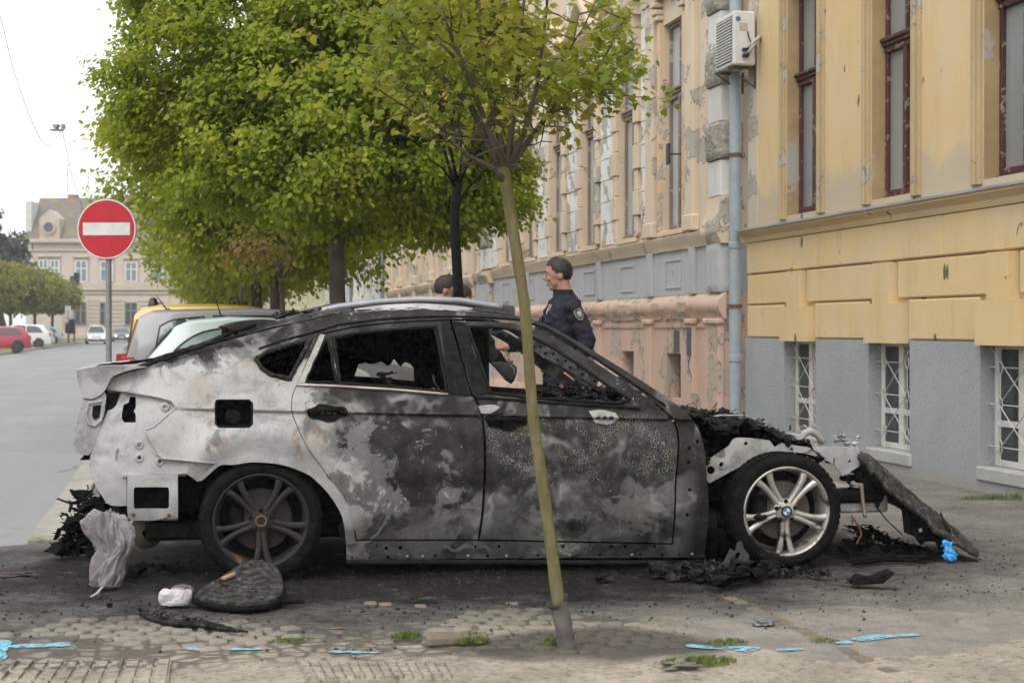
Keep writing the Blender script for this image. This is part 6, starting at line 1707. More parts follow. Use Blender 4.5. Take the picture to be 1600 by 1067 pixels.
def tree(label, base, ells, trunk_top, r0, nclus, per, spread, size, mt, seed, name='maple_tree', group=None, shell=.45):
    """ells: crown lobes as (centre, radii) in metres relative to the base"""
    root = thing(name, label, 'tree', base, 0, group); rg = random.Random(seed); cl = []
    tries = 0
    while len(cl) < nclus and tries < nclus * 60:
        tries += 1; c, r = ells[rg.randrange(len(ells))] if rg.random() < .5 else max(ells, key=lambda e: e[1][0]*e[1][1]*e[1][2]*rg.random())
        v = Vector((rg.gauss(0, 1), rg.gauss(0, 1), rg.gauss(0, 1))).normalized() * rg.random() ** (1/3)
        p = Vector((c[0] + v.x * r[0], c[1] + v.y * r[1], c[2] + v.z * r[2]))
        dep = max(1 - math.sqrt(sum(((p[i] - c2[i]) / r2[i]) ** 2 for i in range(3))) for c2, r2 in ells)
        if dep > shell and rg.random() < .8: continue
        if dep < .02 + .16 * (noise.noise(p * 1.5 + Vector((seed, 0, 0))) + .35): continue
        if noise.noise(p * 1.9 + Vector((0, seed, 3))) < -.16 and rg.random() < .8: continue
        cl.append(tuple(p))
    ctr = Vector(trunk_top) + Vector((0, 0, .6))
    foliage('foliage', cl, per, spread, size, mt, root, seed, ctr)
    m = MB(); limb(m, (0, 0, -.1), trunk_top, r0, r0 * .72, seed, 10, .02, 12); m.build('trunk', M_bark, root, True)
    m = MB(); tt = Vector(trunk_top); mains = []
    for k in range(9):
        c, r = ells[k % len(ells)]; e = Vector(c) + Vector((rg.uniform(-.6, .6) * r[0], rg.uniform(-.6, .6) * r[1], rg.uniform(-.1, .7) * r[2]))
        mains.append(limb(m, tt - Vector((0, 0, rg.uniform(0, .15))), e, r0 * .42, r0 * .10, seed + k * 7, 9, .14, 7))
    for p in cl[::4]:
        q = min((x for M_ in mains for x in M_[2:]), key=lambda x: (x - Vector(p)).length)
        limb(m, q, p, .012, .004, hash(p[0]) % 97, 4, .15, 4)
    m.build('branches', M_bark, root, True)
    return root
M_leafA = leaf_mat('maple_leaves', (.19, .28, .018), (.33, .40, .03), (.43, .43, .034), .58)
M_leafB = leaf_mat('maple_leaves_yellowing', (.18, .22, .02), (.28, .29, .03), (.34, .30, .03), .5)
M_leafC = leaf_mat('sapling_leaves', (.14, .20, .02), (.27, .28, .032), (.36, .30, .04), .55)
M_leafD = leaf_mat('globe_leaves', (.19, .22, .03), (.27, .26, .04), (.31, .24, .05))
M_leafE = leaf_mat('reddish_leaves', (.22, .11, .03), (.28, .15, .05), (.16, .13, .03))
M_conif = leaf_mat('conifer_needles', (.03, .045, .03), (.05, .065, .045), (.04, .05, .04), .1)
# the big street maple: its crown lobes are traced at the trunk's distance
DT = 16.0
tb = at(531, 480, DT); tb.z = 0; s_ = DT / F
def E(u, v, ru, rv, dd=0.0, rd=None):
    c = at(u, v, DT + dd) - tb; return (tuple(c), (ru * s_, (rd or ru) * s_, rv * s_))
lobes = [E(340, 100, 185, 185, -.1), E(310, 195, 168, 105, .2), E(560, 150, 260, 215, 0), E(600, 285, 230, 105, .2), E(745, 280, 112, 115, .3), E(450, 262, 190, 92, -.4), E(380, -20, 200, 150, .2), E(640, -20, 230, 180, .2)]
tt = at(526, 330, DT) - tb
tree('big bright green street maple beyond the burnt car', tb, lobes, tt, .105, 1300, 165, .115, .054, M_leafA, 3)
# the row behind it
def std(seed, h=3.4, R=2.3, V=1.55):
    rg = random.Random(seed); L = [((0, 0, h), (R * .8, R * .8, V))]
    for k in range(5):
        a = k * 1.26 + rg.random(); L.append(((math.cos(a) * R * .5, math.sin(a) * R * .5, h + rg.uniform(-.5, .4)), (R * .62, R * .62, V * .72)))
    return L
g_m = 'maples in the row down the street'
for i, (Y, n, per, sz, mt, lab) in enumerate(((23.5, 460, 90, .085, M_leafA, 'green maple second in the row, its trunk just past the big one'), (31.5, 340, 70, .10, M_leafB, 'yellowing maple third in the street row'), (40, 280, 56, .12, M_leafB, 'yellow-green maple fourth in the street row'), (50, 240, 46, .15, M_leafA, 'small distant maple fifth in the street row'), (64, 220, 46, .17, M_leafB, 'far yellowing maple at the end of the street row'))):
    tree(lab, (1.45 + i * .1, Y, 0), std(20 + i, 3.6, 2.35, 1.55), (0, 0, 2.5), .12, n, per, .24, sz, mt, 50 + i, group=g_m)
# small reddish maple standing before them
b = at(445, 480, 19.0); b.z = 0; t_ = at(432, 395, 19.0) - b
tree('thin young maple with reddish leaves among the street row', b, [((t_.x, t_.y, t_.z + .1), (.55, .5, .35)), ((t_.x - .2, t_.y, t_.z - .02), (.4, .4, .25))], at(440, 425, 19.0) - b, .04, 30, 16, .10, .06, M_leafE, 77, 'young_maple_tree')
for u, Y, lab in ((394, 26.5, 'slim pale sapling trunk behind the grey car'), (377, 29.0, 'second slim sapling trunk beyond the grey car')):
    b = on_y(u, 500, Y); b.z = 0
    tree(lab, b, [((0, 0, 2.9), (.7, .7, .6))], (0, 0, 2.3), .045, 20, 20, .15, .12, M_leafB, int(u), 'young_maple_tree')
# fire-blackened young tree between car and policemen
DB = 11.2
def lowbase(u, v, d): q = at(u, v, d); q.z = 0; return q
bb = lowbase(716, 470, DB); bt = thing('scorched_tree', 'fire-blackened young tree with bare charred branches', 'tree', bb)
M_charw = char_mat('charred_bark', (.005, .005, .005), (.016, .015, .014), .74)
m = MB(); C = [at(u, v, DB) - bb for u, v in ((717, 470), (713, 400), (710, 350), (712, 315), (716, 285))]; m.tube([Vector((C[0].x, C[0].y, -.05))] + C, [.042, .038, .036, .034, .034, .03], 10); m.build('trunk', M_charw, bt, True)
m = MB()
for k, (path, r) in enumerate(((((714,300),(702,262),(688,212),(676,185)), .017), (((715,290),(706,240),(695,205),(692,180)), .014), (((716,290),(728,262),(742,240),(752,228)), .018), (((718,285),(722,240),(716,200),(720,150)), .013), (((712,320),(735,290),(760,262)), .011), (((715,295),(690,262),(672,250)), .009), (((716,285),(700,225),(712,160),(700,110)), .011), (((742,240),(760,215),(770,170)), .008), (((688,212),(660,190),(640,178)), .007), (((722,240),(740,205),(748,160)), .008))):
    P = [at(u, v, DB + .12 * math.sin(k * 2.1) * i) - bb for i, (u, v) in enumerate(path)]; m.tube(P, [r * (1 - .25 * i) for i in range(len(P))], 6)
m.build('branches', M_charw, bt, True)
foliage('foliage', [tuple(at(u, v, DB + d) - bb) for u, v, d in ((640,170,.1),(660,140,-.2),(700,100,.2),(720,60,0),(760,110,.2),(770,160,-.1),(690,60,.3),(740,30,0),(650,90,.2),(790,60,.1))], 30, .14, .075, M_leafC, bt, 12, tuple(at(715, 200, DB) - bb))
# foreground sapling
DS = 6.47
sb = on_z(886, 1016); sb.z = 0
sp = thing('sapling', 'young maple sapling with leaning mossy trunk in front of the burnt car', 'tree', sb)
M_sbark = bark('sapling_bark', (.155, .135, .055), (.22, .195, .105), 34)
def S(u, v, d=0.0): return at(u, v, DS + d) - sb
m = MB(); tr = [(886,1018),(880,985),(872,938),(866,890),(856,812),(847,752),(838,690),(832,640),(828,590),(824,530),(819,470),(808,400),(797,330),(787,262)]
rr = [.030, .029, .028, .0265, .025, .0245, .024, .0235, .023, .023, .0235, .024, .0245, .027]
C = []; Rr = []
for i in range(len(tr) - 1):
    for q in range(4):
        t = q / 4; C.append(S(tr[i][0] + (tr[i+1][0]-tr[i][0])*t, tr[i][1] + (tr[i+1][1]-tr[i][1])*t)); Rr.append((rr[i] + (rr[i+1]-rr[i])*t) * (1 + .06 * noise.noise(Vector((i + t, 3, 0)) * 1.7)))
C.append(S(*tr[-1])); Rr.append(rr[-1]); m.tube(C, Rr, 14)
for (u, v) in ((826,560),(838,690),(852,770),(834,650),(846,735),(812,430),(866,880)): p = S(u, v); m.blob(p - _f * .020 + _r * .006, .009, int(u), .3, 1)
m.build('trunk', M_sbark, sp, True)
m = MB(); br = [([(790,285),(770,262),(735,245),(705,222),(680,200)], .014, -.3), ([(788,270),(760,215),(735,165),(700,130),(668,100),(620,60),(585,30)], .018, .1), ([(790,268),(762,200),(742,150),(730,110),(705,60),(690,10)], .016, -.2), ([(790,262),(775,190),(760,120),(750,50),(748,-30)], .017, .15), ([(793,262),(800,190),(810,110),(815,40),(822,-40)], .016, -.1), ([(795,265),(815,235),(838,205),(855,180),(880,150),(905,132),(935,118)], .016, .25), ([(795,262),(820,205),(838,140),(848,70),(858,-20)], .014, -.3), ([(880,150),(895,132),(930,115),(950,80),(968,45),(985,20)], .008, .2), ([(705,222),(670,190),(630,165),(590,140)], .009, -.3), ([(735,165),(700,160),(655,150),(600,120),(560,85)], .010, .3), ([(668,100),(640,70),(615,30),(600,-20)], .009, 0), ([(760,215),(715,200),(680,195),(640,185)], .009, .2), ([(838,140),(870,110),(895,70),(905,20)], .009, -.2), ([(742,150),(720,100),(660,40),(640,-30)], .010, .3), ([(855,180),(890,165),(930,150),(945,140)], .007, -.1)]
tips = []
for k, (path, r, dd) in enumerate(br):
    n = len(path); P = [S(u, v, dd * i / (n - 1)) for i, (u, v) in enumerate(path)]; m.tube(P, [r * (1 - .72 * i / (n - 1)) for i in range(n)], 7)
    rg = random.Random(k)
    for i in range(1, n):
        for q in range(4 if i > 1 else 2):
            p = P[i-1].lerp(P[i], rg.random()); e = p + Vector((rg.gauss(0, .10), rg.gauss(0, .14), rg.gauss(.02, .07)))
            if i > 1 or q == 0: limb(m, p, e, .0045, .002, k * 9 + q, 3, .1, 4); tips.append(tuple(e))
m.build('branches', bark('twig_bark', (.11, .085, .065), (.16, .13, .10), 22), sp, True)
rg = random.Random(4)
extra = [tuple(S(rg.gauss(690, 105), rg.uniform(-90, 130), rg.uniform(-.5, .5))) for _ in range(60)] + [tuple(S(rg.uniform(850, 940), rg.uniform(85, 165), rg.uniform(-.2, .3))) for _ in range(9)]
zc1, zc2 = S(790, 225).z, S(790, 170).z
tips = [t for t in tips if (t[2] > zc2 and rg.random() < .72) or (t[2] > zc1 and rg.random() < .3) or (t[0] > S(870, 160).x and rg.random() < .6)]
foliage('foliage', tips + extra, 18, .055, .036, M_leafC, sp, 5, tuple(S(770, 250)), .5, simple=False)
# crumpled grey trunk guard at its foot
def sleeve(a, b):
    t = b; u = 886 - 14 * t * 1.0; v = 1016 - 80 * t; c = S(u, v); q = a * 2 * math.pi
    r = .036 + .008 * math.sin(q * 3 + t * 5) * t + .018 * max(0, t - .8) * 5 * (.5 + .5 * math.sin(q * 2)) + .004 * noise.noise(Vector((q, t * 6, 0)))
    return c + Vector((math.cos(q) * r, math.sin(q) * r, (.02 * math.sin(q + 1) if t > .9 else 0)))
m = MB(); m.grid(sleeve, 28, 14); m.build('trunk_guard', mat('grey_sleeve', (.12, .112, .10), (.07, .066, .06), 12, .7, .4, 30), sp, True)
# globe trees and a conifer across the street
for i, (u, v, dd, R, mt, lab) in enumerate(((16, 452, 120, 2.7, M_leafD, 'olive globe tree with browning crown on the far verge'), (54, 455, 130, 2.5, M_leafB, 'green globe tree behind the olive one on the far verge'), (82, 462, 142, 2.3, M_leafD, 'smaller olive globe tree last on the far verge'), (-34, 448, 112, 2.8, M_leafD, 'large olive globe tree partly out of view'))):
    c = at(u, v, dd); b = Vector((c.x, c.y, 0)); h = c.z
    tree(lab, b, [((0, 0, h + .15), (R * 1.05, R, R * .68)), ((R * .35, 0, h - .1), (R * .7, R * .7, R * .45))], (0, 0, h - R * .6), .16, 300, 60, .30, .24, mt, 90 + i, 'globe_tree', 'globe trees on the far verge', .35)
b = at(12, 520, 135); b.z = 0
tree('tall dark conifer behind the globe trees', b, [((-2.5, 0, 5 + k * 1.25), (3.4 * (1 - k / 8), 3.2 * (1 - k / 8), 1.25)) for k in range(7)] + [((.4, 0, 8.5), (1.6, 1.5, 1.6)), ((-.3, 0, 6.5), (2.4, 2, 1.8))], (-2.5, 0, 12), .3, 260, 22, .45, .5, M_conif, 99, 'conifer_tree')
# ================================================================== PEOPLE
M_skin = mat('skin', (.42, .235, .165), (.36, .19, .13), 18, .5, .05, local=True)
M_navy = mat('navy_cloth', (.008, .010, .019), (.013, .015, .025), 8, .85, .35, 25, local=True, bdist=.012)
M_navy2 = mat('black_cloth', (.010, .010, .013), (.016, .016, .019), 8, .85, .35, 25, local=True, bdist=.012)
M_hair = mat('dark_hair', (.012, .009, .008), (.03, .022, .018), 60, .55, .4, 120, local=True)
M_stub = mat('cropped_hair', (.035, .026, .022), (.06, .045, .038), 60, .7, .3, 160, local=True)
M_eye = mat('eye_white', (.35, .33, .31), None, 9, .2, 0, local=True)
M_boot = mat('boot_leather', (.012, .012, .012), (.02, .02, .02), 12, .45, .1, local=True)
def ell(m, secs, n=20):
    """stacked ellipses (cx, cy, cz, rx, ry)"""
    b = len(m.v)
    for (cx, cy, cz, rx, ry) in secs:
        for k in range(n): q = 2 * math.pi * k / n; m.v.append(Vector((cx + math.cos(q) * rx, cy + math.sin(q) * ry, cz)))
    for i in range(len(secs) - 1):
        for k in range(n): m.f.append((b+i*n+k, b+i*n+(k+1)%n, b+(i+1)*n+(k+1)%n, b+(i+1)*n+k))
    m.f.append(tuple(b + k for k in reversed(range(n)))); m.f.append(tuple(b + (len(secs)-1)*n + k for k in range(n)))
def bend(a, b, c, r, n=14):
    P = [Vector(a), Vector(a).lerp(Vector(b), .5), Vector(b), Vector(b).lerp(Vector(c), .5), Vector(c)]; return P, [r[0], r[0]*.95, r[1], r[1]*.92, r[2]]
def hand(wrist, direc, palm_n, side, parent, curl=.5, S=1.0):
    """palm, four unequal bent fingers and a thumb leaving the side of the palm"""
    d = Vector(direc).normalized(); nn = Vector(palm_n); nn = (nn - d * nn.dot(d)).normalized(); s = d.cross(nn) * side; w = Vector(wrist); m = MB()
    m.tube([w - d * .03, w + d * .015], [.026, .027], 10)
    for k in range(4):
        o = s * (-.030 + .020 * k)
        m.tube([w + d * .005 + o * .8, w + d * .05 + o, w + d * .088 + o], [.015, .0145, .0115], 8)
        L = (.066, .078, .073, .056)[k]; p = w + d * .086 + o; P = [p]; dd = d.copy()
        for j in range(3):
            a = curl * (.5, .9, .7)[j]; dd = (dd * math.cos(a) + nn * math.sin(a)).normalized(); p = p + dd * L * (.45, .32, .23)[j]; P.append(p)
        m.tube(P, [.0100, .0095, .0085, .0065], 8)
    p = w + d * .028 - s * .032; P = [p - d * .01 + s * .01, p + (d * .6 - s * .8 + nn * .3).normalized() * .034, p + (d * .85 - s * .55 + nn * .5).normalized() * .066, p + (d * 1.0 - s * .35 + nn * .65).normalized() * .088]
    m.tube(P, [.015, .0125, .0105, .008], 8)
    o = m.build('hand', M_skin, parent); return remesh(o, .0045, 2)
def person(label, loc, rz, H, armR, armL, hair, coat, head_turn=0.0, head_tilt=0.0, officer=False, hands=True, lean=0.0):
    """local frame: faces +x, left is +y; heights for a 1.80 m figure, scaled to H. arms: (elbow, wrist, hand dir, palm normal, curl)"""
    k = H / 1.80
    root = thing('person', label, 'person', loc, rz)
    body = bpy.data.objects.new('figure', None)
    sh = {1: Vector((-.01, .18, 1.465)), -1: Vector((-.01, -.18, 1.465))}
    arms = {1: armL, -1: armR}
    # continuous body
    m = MB()
    ell(m, [(0,0,.86,.11,.16),(0,0,1.0,.105,.15),(0,0,1.15,.10,.145),(.0,0,1.30,.115,.165),(-.01,0,1.42,.11,.17),(-.02,0,1.50,.07,.11),(-.015,0,1.53,.058,.062),(.005,0,1.62,.056,.058)])
    for s in (1, -1):
        e, w = Vector(arms[s][0]), Vector(arms[s][1]); P, R = bend(sh[s], e, w, (.052, .042, .030)); m.tube(P, R, 10)
        P, R = bend((0, s*.09, .90), (.02, s*.10, .50), (-.02, s*.105, .07), (.078, .055, .042)); m.tube(P, R, 10)
    n0 = len(m.v)
    # head, about the neck joint at (0,0,1.60)
    m.blob((.012, 0, 1.715), (.097, .075, .090), 0, 0, 3); m.blob((.028, 0, 1.655), (.068, .058, .060), 0, 0, 3); m.blob((.062, 0, 1.605), (.030, .034, .022), 0, 0, 2)
    m.blob((.075, 0, 1.640), (.026, .032, .026), 0, 0, 2); m.blob((.088, 0, 1.722), (.020, .046, .010), 0, 0, 2)
    m.tube([(.098, 0, 1.712), (.110, 0, 1.690), (.124, 0, 1.672), (.102, 0, 1.664)], [.008, .0105, .013, .011], 8)
    m.blob((.096, 0, 1.638), (.012, .022, .0062), 0, 0, 2); m.blob((.094, 0, 1.627), (.011, .019, .006), 0, 0, 2)
    for s in (1, -1): m.blob((.078, s*.036, 1.672), (.020, .022, .018), 0, 0, 2); m.blob((-.004, s*.077, 1.682), (.017, .009, .030), 1, .2, 2)
    HT = Matrix.Translation((.012, 0, 1.572)) @ Matrix.Rotation(head_turn, 4, 'Z') @ Matrix.Rotation(head_tilt, 4, 'Y') @ Matrix.Translation((0, 0, -1.60))
    m.move(HT, n0)
    ob = m.build('body', M_skin, root); remesh(ob, .0085, 2)
    # eyes and brows
    for s in (1, -1):
        m = MB(); m.blob((.0905, s*.033, 1.697), (.006, .010, .005), 0, 0, 2); m.move(HT); o = m.build('eye', M_eye, root, True)
        m = MB(); m.blob((.0960, s*.034, 1.697), (.002, .005, .005), 0, 0, 1); m.move(HT); m.build('iris', M_hair, o, True)
        m = MB(); m.tube([(.099, s*.014, 1.716), (.101, s*.034, 1.722), (.088, s*.056, 1.715)], [.004, .005, .003], 6); m.move(HT); m.build('eyebrow', M_hair, root, True)
    # hair: a cap over skull, back and temples
    def cap(a, b):
        th = a * 2 * math.pi; lo = .012 if math.cos(th) > .25 else (-.060 if math.cos(th) < -.45 else -.012)
        zlim = {True: .052}.get(math.cos(th) > .55, lo); ph_ = b; top = math.pi / 2; z0 = math.asin(max(-.9, min(.9, zlim / .098)))
        q = z0 + (top - z0) * ph_; th_k = (.0015 + .010 * max(0, math.sin(q)) ** 1.5) * (1 if hair is M_hair else .3) * (1 + .5 * noise.noise(Vector((th * 5, q * 9, 2))))
        if hair is M_hair and math.cos(th) > .2: th_k += .009 * max(0, math.sin(q)) ** 2
        return ((.100 + th_k) * math.cos(q) * math.cos(th) + .008, (.078 + th_k) * math.cos(q) * math.sin(th), 1.718 + (.093 + th_k) * math.sin(q))
    m = MB(); m.grid(cap, 40, 12); m.move(HT); m.build('hair', hair, root, True)
    # jacket
    m = MB()
    ell(m, [(0,0,.845,.140,.190),(0,0,.90,.142,.19),(0,0,1.02,.128,.172),(0,0,1.15,.128,.172),(.005,0,1.30,.138,.19),(-.01,0,1.41,.132,.195),(-.015,0,1.475,.105,.165),(-.02,0,1.52,.080,.094)], 28)
    for s in (1, -1):
        e, w = Vector(arms[s][0]), Vector(arms[s][1]); m.blob(sh[s] + Vector((0, -s*.01, -.01)), (.072, .062, .066), 1, .05, 2)
        P = []; R = []
        a = sh[s]
        for i in range(9):
            t = i / 8; P.append(a.lerp(e, t)); R.append((.072 + (.058 - .072) * t) * (1 + .05 * math.sin(i * 2.6)))
        for i in range(1, 8):
            t = i / 8; P.append(e.lerp(w, t)); R.append((.062 + (.047 - .062) * t) * (1 + .06 * math.sin(i * 2.9)))
        m.tube(P, R, 14)
    jk = m.build('jacket', coat, root); remesh(jk, .012, 3)
    for v in jk.data.vertices:                      # cloth folds
        c = v.co; v.co += v.normal * (.012 * noise.noise(Vector((c.x*12, c.y*12, c.z*20))) + .008 * noise.noise(Vector((c.x*30, c.y*30, c.z*40))))
    m = MB()
    def collar(a, b): q = a * 2 * math.pi; r = .090 - .018 * b; return (r * math.cos(q) * .98 - .012 + .01 * b, r * math.sin(q) * .95, 1.490 + .072 * b - .02 * math.cos(q) * (1 - b) + (.0 if math.cos(q) < .9 else -.02 * b))
    m.grid(collar, 36, 4); m.grid(lambda a, b: Vector(collar(a, b)) * 1.0 + Vector((math.cos(a*6.283) * -.007, math.sin(a*6.283) * -.007, 0)), 36, 4); m.build('collar', coat, jk, True)
    m = MB()
    ell(m, [(0,0,.78,.125,.175),(0,0,.86,.135,.185),(0,0,.98,.128,.172)], 24)
    for s in (1, -1):
        P = [(0, s*.088, .86), (.01, s*.094, .68), (.02, s*.10, .50), (0, s*.102, .28), (-.02, s*.105, .06)]; m.tube([Vector(p) for p in P], [.105, .094, .080, .072, .074], 14)
    tr_ = m.build('trousers', M_navy2 if not officer else M_navy, root); remesh(tr_, .014, 3)
    for s in (1, -1):
        m = MB(); m.blob((.05, s*.105, .045), (.145, .050, .048), 1, .05, 2); m.blob((-.03, s*.105, .10), (.058, .052, .07), 1, .05, 2); b_ = m.build('boot', M_boot, root); remesh(b_, .01, 2)
        for v in b_.data.vertices: v.co.z = max(v.co.z, .002)
    m = MB(); m.lathe([(.150, .965), (.156, .965), (.156, 1.005), (.150, 1.005)], 32)
    for v in m.v: v.y *= 1.28
    if officer: m.build('belt', M_boot, root, 40)
    for s in (1, -1):
        if hands: hand(arms[s][1], arms[s][2], arms[s][3], s, root, arms[s][4])
    if officer:
        yl = mat('badge_gold', (.42, .36, .20), (.3, .26, .15), 40, .5, .1, local=True); bk = mat('badge_blue_dark', (.02, .03, .07), None, 9, .6, 0, local=True); rd_ = mat('badge_red', (.35, .03, .03), None, 9, .5, 0, local=True); wt = mat('badge_white', (.55, .55, .52), None, 9, .5, 0, local=True)
        # shield patch on the left upper sleeve
        e = Vector(arms[1][0]); c = sh[1].lerp(e, .36); ax = (e - sh[1]).normalized(); out = Vector((-.10, 1, .05)); out = (out - ax * out.dot(ax)).normalized(); sx = out.cross(ax)
        def shield(sc, off, mt, nm, par):
            P = [(-1, .75), (-.55, .95), (0, 1.05), (.55, .95), (1, .75), (1, -.1), (.72, -.7), (0, -1.15), (-.72, -.7), (-1, -.1)]; vs = []
            for (a, b) in P: vs.append(c + sx * a * .031 * sc - ax * b * .042 * sc + out * (.073 + off - .16 * (a * .031 * sc) ** 2 / .031))
            q = obj(nm, vs + [c + out * (.075 + off)], [(i, (i+1) % 10, 10) for i in range(10)], mt, par); return q
        bd = shield(1.0, .000, yl, 'sleeve_badge', jk); shield(.84, .0035, bk, 'badge_field', bd); shield(.56, .007, yl, 'badge_wreath', bd); shield(.36, .0105, wt, 'badge_shield', bd)
        c0 = c; 
        for i, (a, b) in enumerate(((-.5, .4), (.5, .4), (0, 0), (-.4, -.4), (.4, -.4))):
            p = c + sx * a * .014 - ax * b * .017 + out * .0865; m = MB(); m.blob(p, .0032, 1, 0, 1); m.build('badge_check', rd_, bd, True)
        # rank slide, name tape, chest pockets and zip
        SE = [(.845,.140,.190,0),(.90,.142,.19,0),(1.02,.128,.172,0),(1.15,.128,.172,0),(1.30,.138,.19,.005),(1.41,.132,.195,-.01),(1.475,.105,.165,-.015),(1.52,.080,.094,-.02)]
        def jx(y, z):
            for (a, ra, qa, ca), (b, rb2, qb, cb2) in zip(SE[:-1], SE[1:]):
                if a <= z <= b: t = (z - a) / (b - a); return ca + (cb2 - ca) * t + (ra + (rb2 - ra) * t) * math.sqrt(max(0, 1 - (y / (qa + (qb - qa) * t)) ** 2))
            return .1
        def patch_(nm, y0, y1, z0, z1, mt, up):
            m = MB(); m.grid(lambda a, b: (jx(y0 + (y1 - y0) * a, z0 + (z1 - z0) * b) + up, y0 + (y1 - y0) * a, z0 + (z1 - z0) * b), 6, 6); m.grid(lambda a, b: (jx(y0 + (y1 - y0) * a, z0 + (z1 - z0) * b) + up - .012, y0 + (y1 - y0) * a, z0 + (z1 - z0) * b), 6, 6); m.build(nm, mt, jk, True)
        patch_('rank_tab', .045, .060, 1.385, 1.455, wt, .010)
        patch_('name_tape', -.12, -.05, 1.385, 1.40, mat('tape_grey', (.25, .25, .26), None, 80, .7, 0, local=True), .009)
        for s in (1, -1): patch_('pocket_flap', s*.09 - .05, s*.09 + .05, 1.32, 1.365, coat, .012)
        patch_('zip', -.006, .006, .90, 1.48, M_black, .007)
    root.scale = (k, k, k)
    return root
fz = math.atan2(-_r.y, -_r.x)                     # facing left along the picture
p = at(879, 600, 11.75); ph0 = Vector((p.x, p.y, 0))
person('policeman in navy jacket with sleeve badge, gesturing beyond the bonnet', ph0, fz + rad(12), 1.90,
       ((.12, -.27, 1.20), (.40, -.21, 1.14), (1, .05, .02), (0, .2, 1), .35), ((-.13, .235, 1.19), (-.01, .23, .97), (.45, -.05, -.9), (-.3, -.9, 0), .6),
       M_hair, M_navy, rad(-18), rad(3), True)
p = at(718, 600, 11.9); p.z = 0
person('person with cropped hair and dark jacket holding a green pouch', p, math.atan2(_f.y, _f.x) - rad(35), 1.715,
       ((.10, -.26, 1.20), (.34, -.20, 1.12), (1, -.1, -.05), (0, .9, .3), .9), ((-.02, .27, 1.18), (.12, .20, 1.0), (.8, -.4, -.3), (-.2, -.8, 0), .5),
       M_stub, M_navy2, rad(0), rad(6))
p = at(690, 600, 12.6); p.z = 0
person('dark-haired person in black jacket behind the one with cropped hair', p, math.atan2(_r.y, _r.x) + rad(20), 1.80,
       ((-.02, -.27, 1.19), (.08, -.24, .95), (.2, .1, -1), (-.3, .8, 0), .5), ((-.02, .27, 1.19), (.10, .22, .97), (.3, -.1, -.9), (-.2, -.8, 0), .5),
       M_hair, M_navy2, rad(-8), rad(8))
# the pouch held out
c = at(788, 576, 11.72)
pc = thing('pouch', 'dark green cloth pouch held out in a hand', 'pouch', c, -YAW)
M_olive = mat('olive_cloth', (.012, .017, .011), (.026, .032, .02), 14, .85, .4, 30, local=True)
m = MB(); secs = []
def pouch(a, b):
    t = b; ax = Vector((-.095 + .18 * t, 0, .042 - .075 * t - .03 * t * t)); r = .014 + .050 * math.sin(min(1, t * 1.02) * math.pi * .62) ** 1.5 if t < .97 else .03; q = a * 6.283
    return ax + Vector((.35 * math.sin(q) * r, .55 * math.cos(q) * r, math.sin(q) * r)) * (1 + .12 * noise.noise(Vector((q, t * 5, 1))))
m.grid(pouch, 24, 16); m.build('bag', M_olive, pc, True)
m = MB(); m.tube([(.045, -.03, .028), (.075, -.032, .0), (.078, -.03, -.045), (.05, -.03, -.075)], .005, 6); m.build('piping', mat('pale_green', (.16, .19, .13), None, 20, .8, 0, local=True), pc, True)
# ================================================================== DEBRIS ROUND THE WRECK
def heap_thing(name, label, cat, px_pts, n_l, n_f, size, seed, mt=M_char2, zfn=None):
    P = [on_z(u, v) for u, v in px_pts]; c = sum(P, Vector()) / len(P); r = random.Random(seed)
    def fn(a, b):
        i = min(int(a * (len(P) - 1)), len(P) - 2); p = P[i].lerp(P[i+1], a * (len(P) - 1) - i) - c
        return (p.x + (b - .5) * size * 2.2, p.y + (r.random() - .5) * size * 2.5, .012 + (zfn(a) * b if zfn else size * .5 * b))
    o = char_heap(name, fn, n_l, n_f, size, seed, mt, None, 1); o.location = (c.x, c.y, 0); tag(o, label, cat); return o
